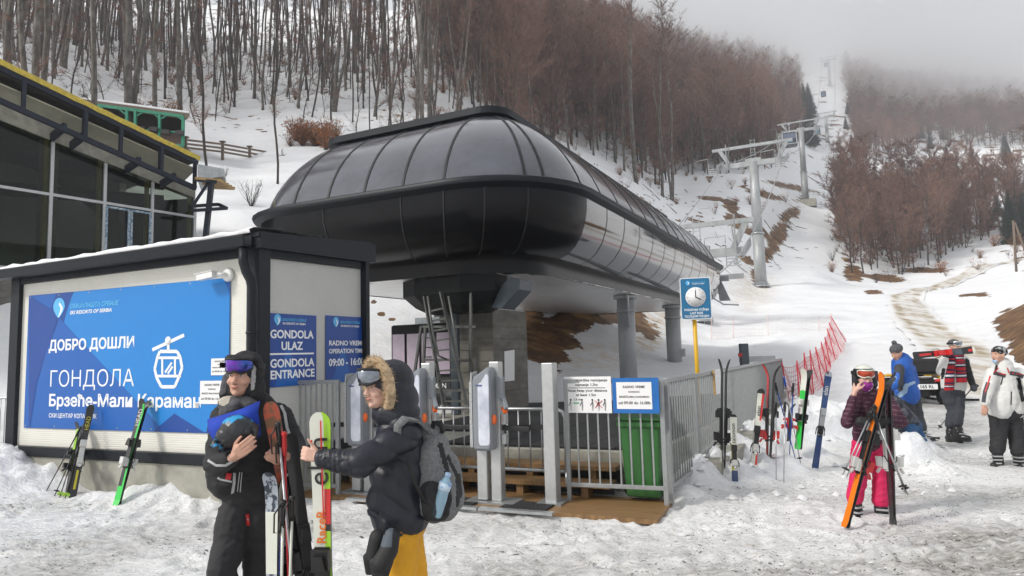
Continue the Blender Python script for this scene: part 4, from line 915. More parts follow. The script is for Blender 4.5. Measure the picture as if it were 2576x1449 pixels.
# turnstiles
mat('turn_body',(.47,.49,.52),.35,.2,var=.06); mat('turn_film',(.42,.45,.54),.22,col2=(.66,.69,.76),scale=2.5,thr=(.4,.6),spec=.6,bump=0); mat('turn_frame',(.22,.24,.265),.4,var=.05); mat('turn_perf',(.40,.41,.41),.5,.3,var=.4,scale=60)
def turnstile(a,b,label):
    t=thing('ski_gate',label,'turnstile',K(a,b),group='ski-pass gates'); z=.08
    mb=MB(); mb.box(K(a,b,.8+z),(.13,.13,1.62),math.atan2(-.394,.919)); mb.box(K(a-.17,b-.03,.45+z),(.13,.12,.9),math.atan2(-.394,.919)); each(mb,'pillar',['alu'],t,.012)
    # reader housing: rounded upright box
    def prof(o,w,zb,zt,r):
        pts=[]
        for cx_,cz_,a0 in((w/2-r,zt-r,0),(-w/2+r,zt-r-.10,90),(-w/2+r,zb+r,180),(w/2-r,zb+r,270)):
            for k in range(5): an=R(a0+k*22.5); pts.append((cx_+r*math.cos(an),cz_+r*math.sin(an)))
        return [K(a-.10+x*.74,b-.05+o,z+zz) for x,zz in pts]
    mb=MB(); mb.loft([prof(.05,.30,.60,1.53,.05),prof(-.02,.33,.58,1.55,.06),prof(-.14,.33,.58,1.55,.06),prof(-.17,.29,.61,1.52,.05)],sm=False,cap=True); mb.build('housing',['turn_frame'],t)
    mb=MB(); mb.loft([[p+K1*.035 for p in prof(-.171,.20,.64,1.47,.05)],[p+K1*.035 for p in prof(-.182,.19,.65,1.46,.05)]],sm=False,cap=True); mb.build('poster_film',['turn_film'],t)
    mb=MB(); mb.loft([[p-K1*.15 for p in prof(.03,.02,.62,1.5,.009)],[p-K1*.14 for p in prof(-.16,.05,.62,1.49,.02)]],sm=False,cap=True); mb.build('perforated_side',['turn_perf'],t)
    mb=MB(); text_into(mb,'estuar',K(a-.16,b-.236,1.33+z),K1,Zv,.035,0,.02,'LEFT'); mb.build('lettering',['ink_blue'],t)
    mb=MB(); mb.ball(K(a+.035,b-.16,.94+z),(.035,.03,.06),12); mb.build('release_button',['orange'],t)
    mb=MB(); mb.box(K(a+.085,b-.06,1.30+z),(.08,.07,.26),math.atan2(-.394,.919)); mb.bar(K(a+.10,b-.05,1.2+z),K(a+.18,b-.12,1.06+z),.05,.05); mb.build('ticket_reader',['turn_frame'],t,.008)
    mb=MB(); mb.bar(K(a+.11,b-.06,1.07+z),K(a+.17,b-.12,1.02+z),.045,.03); mb.build('reader_foot',['orange'],t)
    for s,x0,x1 in((1,.07,.42),(-1,-.34,-.64)): mb=MB(); mb.bar(K(a+x0,b,.83+z),K(a+x1,b,.815+z),.035,.06); mb.build('turn_arm',['rib_dark'],t,.01)
    mb=MB(); mb.bar(K(a+.07,b,.93+z),K(a+.13,b,.93+z),.09,.12); mb.bar(K(a+.07,b,.70+z),K(a+.13,b,.70+z),.09,.12); each(mb,'hinge_block',['alu'],t,.01)
    mb=MB(); mb.box(K(a-.06,b,.055),(.62,.34,.03),math.atan2(-.394,.919)); mb.build('base_plate',['galvanised'],t)
    return t
turnstile(2.80,.98,'grey ski-pass gate with orange button, right of the backpack')
turnstile(1.84,1.02,'grey ski-pass gate partly behind the woman\'s hood and shoulder')
turnstile(.98,1.0,'leftmost ski-pass gate, half hidden behind the woman\'s fur hood')
mb=MB(); a,b=3.43,1.12; mb.box(K(a,b,.85),(.14,.17,1.62),math.atan2(-.394,.919)); gp=thing('gate_post','tall plain aluminium end post beside the notices','post',K(a,b)); mb.build('pillar',['alu'],gp,.01); mb=MB(); mb.bar(K(a-.075,b,.4),K(a-.075,b,1.6),.03,.05,up=K2); mb.build('slot',['turn_frame'],gp); mb=MB(); mb.bar(K(a-.07,b,.91),K(a-.42,b,.9),.035,.06); mb.build('turn_arm',['rib_dark'],gp)
mb=MB(); mb.box(K(a,b,.055),(.3,.34,.03),math.atan2(-.394,.919)); mb.build('base_plate',['galvanised'],gp)
mb=MB()
for k in range(3): p=K(1.15+k*.9,.62,.056); mb.prism([p,p+K1*.55,p+K1*.55+K2*.4,p+K2*.4],(0,0,.012))
tag(mb.build('foot_mat',['mat_black']),'black ribbed foot mats let into the deck between the ski gates','mat',kind='stuff')
mb=MB()
for k in range(3): p=K(.95+k*.9,.52,.045); mb.prism([p,p+K1*.88,p+K1*.88+K2*.08,p+K2*.08],(0,0,.03))
tag(mb.build('threshold_plate',['galvanised']),'galvanised threshold strip along the front of the ski gates','threshold')
# notices on the gate panel
gn=-K2
def gpt(x,y): return onplane(x,y,K(4,1.29),K2)
a_=gpt(1421,1038); w=(gpt(1540,1038)-a_).dot(K1); h=gpt(1421,948).z-a_.z
t=thing('distance_notice','white keep-your-distance notice with small figures tied to the grey fence panel','notice',a_)
mb=MB(); mb.prism([a_,a_+K1*w,a_+K1*w+Zv*h,a_+Zv*h],gn*.006); mb.build('sheet',['paper'],t)
mb=MB()
for s,fx,fy,fs,fw in (('Molimo držite rastojanje',.04,.87,.10,.88),('najmanje 1,5m',.24,.745,.10,.48),('Please keep your distance',.05,.585,.10,.86),('at least 1.5m',.26,.465,.10,.42),('1,5 m',.20,.345,.07,.14)): text_into(mb,s,a_+K1*w*fx+Zv*h*fy+gn*.008,K1,Zv,h*fs,0,.01,'LEFT',maxw=w*fw)
mb.bar(a_+K1*w*.1+Zv*h*.69+gn*.008,a_+K1*w*.88+Zv*h*.69+gn*.008,.003,.006)
mat('arrow_green',(.02,.35,.08),.5)
for fx in (.14,.38,.60,.73,.86):
    c=a_+K1*w*fx+gn*.008; mb.lathe(c+Zv*h*.36,[(.011,0),(.011,.002)],12,axis=gn); mb.bar(c+Zv*h*.33,c+Zv*h*.18,.003,.022); mb.bar(c+Zv*h*.19,c+Zv*h*.07,.003,.014); mb.bar(c+Zv*h*.31,c+Zv*h*.20-K1*.025,.003,.007)
mb.bar(a_+K1*w*.2+Zv*h*.27+gn*.008,a_+K1*w*.32+Zv*h*.27+gn*.008,.003,.012,mi=1)
for s in(-1,1): mb.bar(a_+K1*(w*.73-s*.045)+Zv*h*.14+gn*.010,a_+K1*(w*.73+s*.045)+Zv*h*.34+gn*.010,.003,.006,mi=2)
mb.build('printing',['ink','arrow_green','red'],t)
a_=gpt(1543,1039); w=(gpt(1660,1039)-a_).dot(K1); h=gpt(1543,951).z-a_.z
t=thing('hours_board','blue board with a white opening-hours sheet on the grey fence panel','notice',a_)
mb=MB(); mb.prism([a_,a_+K1*w,a_+K1*w+Zv*h,a_+Zv*h],gn*.006); mat('board_blue',(.01,.13,.42),.5,var=.15); mb.build('board',['board_blue'],t)
b_=a_+K1*w*.09+Zv*h*.12+gn*.007; w2,h2=w*.76,h*.76; mb=MB(); mb.prism([b_,b_+K1*w2,b_+K1*w2+Zv*h2,b_+Zv*h2],gn*.002); mb.build('sheet',['paper'],t)
mb=MB()
for s,fy,fs,fw,mi in RV: text_into(mb,s,b_+K1*(w2*(1-fw)/2)+Zv*h2*fy+gn*.004,K1,Zv,h2*fs,0,.01,'LEFT',maxw=w2*fw)
mb.build('lettering',['ink'],t)
# green wheelie bin
bq=K(4.40,1.70,.05); bn=thing('wheelie_bin','green wheeled rubbish bin behind the barred panel','bin',bq)
def bs(z,w,d,dx=0): return [bq+K1*(x*w/2)+K2*(y*d/2+dx)+Zv*z for x,y in((-1,-1),(1,-1),(1,1),(-1,1))]
mb=MB(); mb.loft([bs(.04,.38,.46),bs(.86,.47,.56)],sm=False,cap=True); mb.loft([bs(.84,.52,.62),bs(.92,.52,.62)],sm=False,cap=True); mb.build('body',['bin_green'],bn,.02)
mb=MB(); mb.loft([bs(.925,.52,.64,-.02),bs(.95,.52,.66,-.02),bs(1.0,.40,.54,0)],sm=False,cap=True); mb.tube([bq+K1*-.24+K2*.33+Zv*.95,bq+K1*.24+K2*.33+Zv*.95],.02); mb.build('lid',['bin_green'],bn,.02)
for s in(-1,1): mb=MB(); mb.lathe(bq+K1*(.24*s)+K2*.1+Zv*.12,[(.06,-.03),(.12,-.03),(.125,0),(.12,.03),(.06,.03)],18,axis=K1); mb.build('wheel',['rubber'],bn)
# clock sign on a yellow post
cp=G(1766,1080,.3); cp=onplane(1764,1128,s0-nS*.45,nS); cY=cp.y
cs=thing('last_ride_sign','blue last-ride clock sign on a yellow post behind the side railing','sign',(cp.x,cp.y,.3))
mb=MB(); tp=P(1752,800,cY); mb.tube([(cp.x,cp.y,.3),(cp.x,cp.y,tp.z+.35)],.034,12); mb.build('post',['yellow_post'],cs)
cu=Vector((.97,-.22,0)).normalized(); cn=-Vector((.22,.97,0)).normalized(); co=P(1716,803,cY); cw=(P(1785,803,cY)-co).length*1.02; ch=P(1713,703,cY).z-co.z; co=co+cn*.05
def rr(o,w,h,r,l): 
    p=[]
    for cx_,cz_,a0 in((w-r,h-r,0),(r,h-r,90),(r,r,180),(w-r,r,270)):
        for k in range(5): an=R(a0+k*22.5); p.append(o+cu*(cx_+r*math.cos(an))+Zv*(cz_+r*math.sin(an))+cn*l)
    return p
mat('clock_blue',(.015,.15,.31),.4,var=.05)
mb=MB(); mb.prism(rr(co-cu*.015-Zv*.015,cw+.03,ch+.03,.04,0),cn*.012); mb.build('back_plate',['white_paint'],cs)
mb=MB(); mb.prism(rr(co,cw,ch,.03,.0125),cn*.003); mb.build('face_plate',['clock_blue'],cs)
cc_=co+cu*cw*.5+Zv*ch*.535; mb=MB(); rr_=cw*.35; mb.lathe(cc_+cn*.016,[(rr_,0),(rr_,.004)],40,axis=cn); mb.build('dial',['paper'],cs)
mb=MB()
for k in range(12):
    d=cu*math.sin(k*math.pi/6)+Zv*math.cos(k*math.pi/6); mb.bar(cc_+d*rr_*.72+cn*.021,cc_+d*rr_*.88+cn*.021,.003,.010,up=cn)
mb.bar(cc_+cn*.022-Zv*.01,cc_+Zv*rr_*.66+cn*.022,.014,.003,up=cn); d=cu*math.sin(R(120))+Zv*math.cos(R(120)); mb.bar(cc_+cn*.022,cc_+d*rr_*.6+cn*.022,.018,.003,up=cn); mb.build('clock_hand',['ink'],cs)
mb=MB()
for s,fx,fy,fs,fw,mi in (('POSLEDNJA VOŽNJA',.09,.195,.07,.84,0),('LAST RIDE',.28,.11,.07,.44,0),('ПОСЛЕДНЯЯ ПОЕЗДКА',.09,.03,.07,.84,0),('СКИЈАЛИШТА СРБИЈЕ',.38,.885,.04,.46,1),('SKI RESORTS OF SERBIA',.40,.85,.032,.42,0)): text_into(mb,s,co+cu*cw*fx+Zv*ch*fy+cn*.0165,cu,Zv,ch*fs*1.05,mi,.02,'LEFT',maxw=cw*fw)
mb.build('lettering',['letter_white','sky_blue'],cs); mb=MB(); drop(mb,co+cu*cw*.25+Zv*ch*.89+cn*.0165,cu,Zv,cn,cw*.15); mb.build('emblem',['sky_blue','letter_white'],cs)
# red safety netting and its poles
mat('net_red',(.62,.04,.06),.6,var=.15); mat('net_pale',(.75,.52,.48),.6,var=.1)
def net(name,label,pts,sag,nx,nz,wire,matn,pr=.018,poles=True):
    t=thing(name,label,'safety net',pts[0][0]); mb=MB()
    for i in range(len(pts)-1):
        (a0,a1),(b0,b1)=pts[i],pts[i+1]
        def Q(f,g):
            p=a0.lerp(b0,f).lerp(a1.lerp(b1,f),g); return p-Vector((0,0,sag*4*f*(1-f)*(1 if g>.5 else .35)))+Vector((.03*math.sin(g*9+f*7),0,0))
        for j in range(nz+1): mb.tube([Q(f/8,j/nz) for f in range(9)],wire,3,cap=False)
        for k in range(1,nx): mb.tube([Q(k/nx,g/5) for g in range(6)],wire,3,cap=False)
    mb.build('mesh_netting',[matn],t)
    if poles:
        for a,b in pts: mb=MB(); mb.tube([a-Vector((0,0,.2)),b+Vector((0,0,.06))],pr,6); mb.build('pole',[matn],t)
    return t
pp=[(2004,1105,1967,917,17.6),(2018,1110,2005,913,17.4),(2035,1080,2023,893,18.3),(2052,1058,2038,886,19),(2080,1010,2052,878,20),(2092,980,2066,865,22),(2098,955,2075,852,23.5),(2110,925,2081,830,26),(2122,890,2086,815,29),(2128,850,2090,798,32)]
net('safety_net','bright red safety netting curving away up the snow beside the skis',[(P(a,b,Y),P(c,d,Y)) for a,b,c,d,Y in pp],.10,10,16,.0055,'net_red')
net('safety_net','pale thin safety netting stretched across the snow behind the clock sign',[(P(x,y0,38+i*.3),P(x,y1,38+i*.3)) for i,(x,y0,y1) in enumerate(((1790,865,790),(1845,862,797),(1932,863,794),(2060,858,797),(2090,850,790)))],.12,12,10,.0035,'net_pale',.015)
# low grey signal box beyond the railing, far timber pole frame
bx=thing('barrier_motor','dark grey motor post with a long folded metal arm behind the railing','barrier',P(1872,905,19)); mb=MB(); mb.box(P(1872,898,19),(.22,.2,.75)); mb.build('housing',['steel_bluegrey'],bx,.02); mb=MB(); mb.box(P(1905,903,19.2),(1.0,.08,.16)); mb.build('arm',['galvanised'],bx); mb=MB(); mb.box(P(1862,893,18.9),(.08,.1,.1)); mb.build('red_cap',['red'],bx)
q=P(2556,675,60); pf=thing('pole_frame','thin wooden A-frame pole at the right edge above the road','pole',q); mb=MB(); mb.tube([q-Vector((0,0,.3)),P(2549,555,60)],.1); mb.tube([P(2590,665,60),P(2553,560,60)],.09); mb.bar(P(2553,650,60),P(2592,646,60),.1); mb.build('timber',['wood_old'],pf)
# ================================================================ figures
from mathutils.bvhtree import BVHTree
mat('skin',(.58,.33,.24),.5,var=.06,scale=12,subsurf=.15); mat('skin_pale',(.64,.40,.31),.5,var=.05,scale=12,subsurf=.15); mat('lip',(.42,.13,.11),.45,var=.05); mat('brow',(.07,.045,.03),.8); mat('eye_white',(.6,.58,.56),.3,var=.02); mat('iris',(.03,.03,.03),.2,var=.02); mat('stubble',(.25,.15,.11),.7)
mat('cloth_black',(.012,.012,.014),.75,var=.25,scale=9,bump=.25,bscale=60); mat('cloth_charcoal',(.022,.022,.025),.8,var=.2,scale=9,bump=.25,bscale=60)
mat('stripe_grey',(.42,.42,.43),.6,var=.05); mat('puffer_navy',(.012,.014,.024),.45,var=.15,scale=7,bump=.15,bscale=30); mat('pants_yellow',(.72,.35,.012),.7,var=.08,scale=5,bump=.15); mat('fur_tan',(.52,.39,.25),.9,var=.45,scale=25); mat('pack_grey',(.17,.175,.18),.85,var=.3,scale=60,bump=.3,bscale=90); mat('pack_black',(.015,.015,.016),.7,var=.1)
mat('knit_grey',(.09,.09,.10),.9,var=.3,scale=30,bump=.4); mat('knit_cream',(.45,.42,.36),.9,var=.1); mat('pants_pink',(.62,.012,.10),.65,var=.1,scale=6,bump=.15); mat('jacket_plum',(.055,.012,.03),.7,var=.2,scale=8); mat('plum_line',(.16,.08,.10),.6)
mat('buff_purple',(.30,.03,.28),.8,var=.1); mat('jacket_white',(.66,.66,.64),.65,var=.05,scale=5,bump=.1); mat('jacket_blue',(.02,.11,.45),.65,var=.1,scale=5); mat('jacket_sky',(.35,.50,.68),.65,var=.05); mat('cloth_grey',(.045,.05,.06),.75,var=.15); mat('pants_slate',(.035,.038,.05),.75,var=.2,scale=6,bump=.2); mat('jeans_blue',(.035,.11,.25),.8,var=.25,scale=7,bump=.2)
mat('camo',(.03,.035,.05),.8,col2=(.10,.11,.13),thr=(.48,.52),scale=14); mat('beanie_pattern',(.012,.012,.014),.85,col2=(.35,.36,.36),thr=(.54,.56),scale=13); mat('scarf_navy',(.012,.016,.05),.9); mat('scarf_red',(.42,.012,.02),.9); mat('scarf_white',(.6,.6,.6),.9)
mat('visor_blue',(.03,.10,.42),.12,.6,col2=(.18,.03,.42),thr=(.4,.6),scale=9,spec=.8); mat('visor_silver',(.30,.33,.38),.08,.9,var=.2,scale=10); mat('visor_orange',(.50,.07,.03),.12,.3,spec=.8); mat('helmet_black',(.02,.021,.025),.35,var=.2); mat('helmet_cyan',(.02,.30,.60),.4,col2=(.02,.021,.025),thr=(.45,.5),scale=9); mat('felt_blue',(.008,.045,.40),.85,var=.1); mat('boot_black',(.015,.015,.017),.4,var=.1); mat('glove_grey',(.08,.10,.12),.7,var=.15,scale=15)
TMP=[]
def blob(name,prims,vox,mats,parent,sm=4,disp=None,zones=None,cut=None,ret=False):
    """union of tapered limbs and ellipsoids melted into one continuous surface"""
    mb=MB()
    for p in prims:
        if p[0]=='c':
            a,b=Vector(p[1]),Vector(p[2]); ra,rb=p[3],p[4]; d=b-a
            if d.length<1e-5: d=Vector((0,0,1e-4))
            dn=d.normalized(); pts=[];rs=[]
            for k in(90,60,30,0): pts.append(a-dn*ra*math.sin(R(k))); rs.append(max(1e-4,ra*math.cos(R(k))))
            for k in(0,30,60,90): pts.append(b+dn*rb*math.sin(R(k))); rs.append(max(1e-4,rb*math.cos(R(k))))
            mb.tube(pts,rs,14)
        elif p[0]=='e': mb.ball(p[1],p[2],16,rot=p[3] if len(p)>3 else None)
        elif p[0]=='b': mb.box(p[1],p[2],0,0,p[3] if len(p)>3 else Matrix.Identity(3))
    me=bpy.data.meshes.new('t'); me.from_pydata(mb.v,[],mb.f); ob=bpy.data.objects.new('t',me); sc.collection.objects.link(ob)
    m=ob.modifiers.new('r','REMESH'); m.mode='VOXEL'; m.voxel_size=vox
    if sm: s=ob.modifiers.new('s','SMOOTH'); s.factor=.6; s.iterations=sm
    dg=bpy.context.evaluated_depsgraph_get(); me2=bpy.data.meshes.new_from_object(ob.evaluated_get(dg)); bpy.data.objects.remove(ob)
    n=len(me2.vertices); co=np.empty(n*3); me2.vertices.foreach_get('co',co); co=co.reshape(-1,3)
    if disp:
        no=np.empty(n*3); me2.vertices.foreach_get('normal',no); no=no.reshape(-1,3); co=co+no*disp(co,no)[:,None]
    W=WM[parent.name].inverted() if parent else Matrix.Identity(4); w=np.array(W)
    loc=co@w[:3,:3].T+w[:3,3]; me2.vertices.foreach_set('co',loc.reshape(-1))
    me2.materials.clear()
    for q in mats: me2.materials.append(M[q])
    pc=len(me2.polygons); mi=np.zeros(pc,np.int32)
    if zones:
        vi=np.empty(pc*4 if all(len(p.vertices)==4 for p in me2.polygons[:5]) else 0,np.int32)
        ce=np.array([np.mean(co[list(p.vertices)],0) for p in me2.polygons])
        bv=BVHTree.FromPolygons([tuple(c) for c in co],[tuple(p.vertices) for p in me2.polygons]); o0=Vector((0,0,CZ))
        def snap(p):
            h=bv.ray_cast(o0,(Vector(p)-o0).normalized())[0]
            return h if h is not None else bv.find_nearest(Vector(p))[0]
        for z in zones:
            if callable(z[0]): mi[z[0](ce)]=z[1]
            else:
                pts=[]
                for a,b in zip(z[0][:-1],z[0][1:]): pts+=[snap(Vector(a).lerp(Vector(b),k/5)) for k in range(6)]
                for a,b in zip(pts[:-1],pts[1:]):
                    a=np.array(a);b=np.array(b);ab=b-a+1e-7; t=np.clip(((ce-a)@ab)/(ab@ab),0,1); d=np.linalg.norm(ce-(a+t[:,None]*ab),axis=1); mi[d<z[1]]=z[2]
    me2.polygons.foreach_set('material_index',mi); me2.polygons.foreach_set('use_smooth',np.ones(pc,bool)); me2.name=name; me2.update()
    return link(name,me2,parent)
def n3(co,s,seed=0,st=(1,1,1)):
    c=co*np.array(st)*s; return fbm(c[:,0]+c[:,1]*.7+seed,c[:,2]+c[:,1]*.6-c[:,0]*.2,4,seed)-.5
def folds(amp,s=7,seed=1,st=(1,1,2.2)): 
    return lambda co,no: amp*(1.6*n3(co,s,seed,st)+np.abs(n3(co,s*1.7,seed+3,st))*-1.6)
def frame(f,u=(0,0,1)): f=Vector(f).normalized(); r=f.cross(Vector(u)).normalized(); u=r.cross(f); return f,u,r
def ribbon(ob,name,pts,w,mt,lift=.0035):
    """sewn-on band following the cloth: its edges are dropped onto the garment's surface"""
    W=WM[ob.name]; bv=BVHTree.FromPolygons([W@v.co for v in ob.data.vertices],[tuple(p.vertices) for p in ob.data.polygons]); o0=Vector((0,0,CZ)); rows=[]
    d=[]
    for a,b in zip(pts[:-1],pts[1:]): d+=[Vector(a).lerp(Vector(b),k/8) for k in range(8)]
    d.append(Vector(pts[-1]))
    for i,p in enumerate(d):
        t=(d[min(i+1,len(d)-1)]-d[max(i-1,0)]).normalized(); n=Vector((-t.y,t.x)); r=[]
        for q in (-.5,-.17,.17,.5):
            e=p+n*w*q; h,nn_,_,_=bv.ray_cast(o0,ray(e.x,e.y).normalized()); r.append(h+nn_*lift if h is not None else None)
        if all(x is not None for x in r) and (r[0]-r[3]).length<w*r[0].y/1700*2.2: rows.append(r)
    if len(rows)<2: return
    mb=MB(); mb.loft(rows,closed=False); return mb.build(name,[mt],ob)
class Head:
    def __init__(s,c,f,u=(0,0,1),k=1.): s.c=Vector(c); s.f,s.u,s.r=frame(f,u); s.k=k; s.m=Matrix((s.r,s.f,s.u)).transposed()
    def p(s,x,y,z): return s.c+(s.r*x+s.f*y+s.u*z)*s.k
    def e(s,x,y,z,a,b,c): return ('e',s.p(x,y,z),(a*s.k,b*s.k,c*s.k),s.m)
    def prims(s):
        k=s.k; L=[s.e(0,-.012,.035,.074,.094,.083),s.e(0,.022,-.015,.063,.066,.08),s.e(0,.035,-.068,.046,.045,.042),s.e(0,.066,-.088,.022,.018,.018),
            ('c',s.p(0,.083,.014),s.p(0,.108,-.026),.0085*k,.012*k),s.e(.010,.098,-.030,.009,.010,.008),s.e(-.010,.098,-.030,.009,.010,.008),
            ('c',s.p(-.035,.074,.033),s.p(.035,.074,.033),.013*k,.013*k),s.e(.038,.055,-.024,.023,.026,.022),s.e(-.038,.055,-.024,.023,.026,.022),
            s.e(0,.078,-.055,.024,.015,.013),s.e(.075,-.005,-.005,.012,.020,.032),s.e(-.075,-.005,-.005,.012,.020,.032)]
        return L
    def face(s,parent,smile=0,brow='brow',lip='lip'):
        for x in(-.030,.030):
            mb=MB(); mb.ball(s.p(x,.079,.010),(.0125*s.k,.006*s.k,.0052*s.k),10,0,s.m); mb.ball(s.p(x*1.02,.0855,.010),.0042*s.k,8,1); mb.build('eye',['eye_white','iris'],parent)
            mb=MB(); sg=1 if x>0 else -1; mb.tube([s.p(x-.016*sg,.084,.028),s.p(x,.086,.033),s.p(x+.018*sg,.076,.027)],[.002,.0035,.0015],6); mb.build('eyebrow',[brow],parent)
        mb=MB(); q=[s.p(-.022,.083,-.055+smile),s.p(-.010,.094,-.058),s.p(0,.096,-.057),s.p(.010,.094,-.058),s.p(.022,.083,-.055+smile)]; mb.tube(q,[.002,.0048,.0052,.0048,.002],8); mb.build('mouth',[lip],parent)
def hand(w,d,n,side=1,curl=(.5,.5,.5,.5),k=1.,thumb=.5,spread=.02,tn=.4):
    """wrist w, direction of the palm d, palm faces n; side puts the thumb on +(d x n)"""
    w=Vector(w); d=Vector(d).normalized(); n=Vector(n); n=(n-d*n.dot(d)).normalized(); s=d.cross(n)*side; L=[]
    for o in(-.028,-.010,.010,.027): L.append(('c',w+(s*o*.7+d*.012)*k,w+(s*o+d*.080)*k,.014*k,.0125*k))
    L.append(('c',w-d*.03*k,w+d*.02*k,.024*k,.023*k))
    ln=((.030,.020,.017),(.038,.025,.020),(.043,.028,.021),(.040,.025,.020)); 
    for i,o in enumerate((-.030,-.010,.011,.031)):
        p=w+(s*o+d*.088)*k; c=curl[i]; a=c*.6; dd=d+s*(o*spread*20)
        for j,l in enumerate(ln[i]):
            v=(dd*math.cos(a)+n*math.sin(a)).normalized(); q=p+v*l*k; L.append(('c',p,q,(.0092-j*.0008)*k,(.0085-j*.0008)*k)); p=q; a+=c*1.1
    p=w+(s*.022+d*.025)*k; v=(d*.75+s*.75+n*tn).normalized(); q=p+v*.040*k; L.append(('c',p,q,.0135*k,.0105*k)); v=(d*(1-thumb*.3)+s*(.45-thumb*.7)+n*(tn*.6+thumb*.5)).normalized(); t=q+v*.030*k; L.append(('c',q,t,.0105*k,.0095*k)); L.append(('c',t,t+(v-s*.2*thumb).normalized()*.022*k,.0095*k,.0078*k))
    return L
def limb(a,b,c,r0,r1,r2,r3=None): return [('c',a,b,r0,r1),('c',b,c,r1,r3 or r2) if False else ('c',b,c,r1,r2)]
def goggles(h,parent,vis,frame_m,z=.075,y=.10,tilt=-.35,w=.085,strap='pack_black',sr=(.088,.108),g_=.038):
    g=thing2('goggles',parent); hm=h.m@Matrix.Rotation(tilt,3,'X')
    mb=MB(); pts=[];n=15
    def arc(rx,ry,zz,sc_=1): return [h.p(0,0,z)+hm@Vector((math.sin(t)*rx,math.cos(t)*ry,zz*(1-.42*abs(t/R(62))**3)+(.014*math.exp(-(t/R(14))**2) if zz<-.5*g_ else 0)))*h.k for t in [R(-62+124*i/(n-1)) for i in range(n)]]
    mb.loft([arc(w,y,-g_),arc(w*1.05,y*1.08,-g_*.75),arc(w*1.07,y*1.10,0),arc(w*1.05,y*1.08,g_*.75),arc(w,y,g_)],closed=False); mb.build('visor',[vis],g)
    mb=MB(); mb.tube(arc(w*1.0,y*1.02,g_+.002),.008,6); mb.tube(arc(w*1.0,y*1.02,-g_-.002),.008,6)
    for i in(0,-1): a=arc(w,y,g_)[i]; b=arc(w,y,-g_)[i]; mb.tube([a,b],.008,6)
    mb.build('frame',[frame_m],g)
    mb=MB(); st=[h.p(0,0,z-.02)+h.m@Vector((math.sin(R(t))*sr[0],math.cos(R(t))*sr[1]*1.0,0))*h.k for t in range(62,299,16)]; mb.loft([[p+h.u*.016 for p in st],[p-h.u*.016 for p in st]],closed=False); mb.build('strap',[strap],g)
    return g
def thing2(name,parent):
    o=bpy.data.objects.new(name,None); sc.collection.objects.link(o); o.parent=parent; WM[o.name]=WM[parent.name]; return o
def person(label,at): return thing('person',label,'person',at)
# ---------------------------------------------------------------- skis and poles
mat('ski_white',(.66,.68,.60),.3,var=.05,coat=.4); mat('ski_black',(.015,.015,.016),.3,var=.1,coat=.4); mat('ski_green',(.02,.55,.06),.35,var=.05,coat=.3); mat('ski_lime',(.33,.60,.03),.35,var=.05,coat=.3); mat('ski_red',(.60,.02,.02),.3,var=.08,coat=.4); mat('ski_orange',(.75,.18,.01),.3,var=.06,coat=.4); mat('ski_blue',(.012,.045,.14),.3,var=.1,coat=.4); mat('ski_silver',(.42,.46,.52),.3,.4,col2=(.05,.06,.08),thr=(.52,.56),scale=14); mat('ski_yellow',(.62,.55,.03),.35,var=.05); mat('ski_brown',(.20,.10,.05),.35,col2=(.5,.1,.05),thr=(.5,.55),scale=10); mat('binding_white',(.6,.6,.58),.4); mat('pole_silver',(.45,.45,.46),.3,.8,var=.05); mat('pole_blue',(.02,.08,.40),.3,.3); mat('pole_red',(.45,.02,.03),.3,.3)
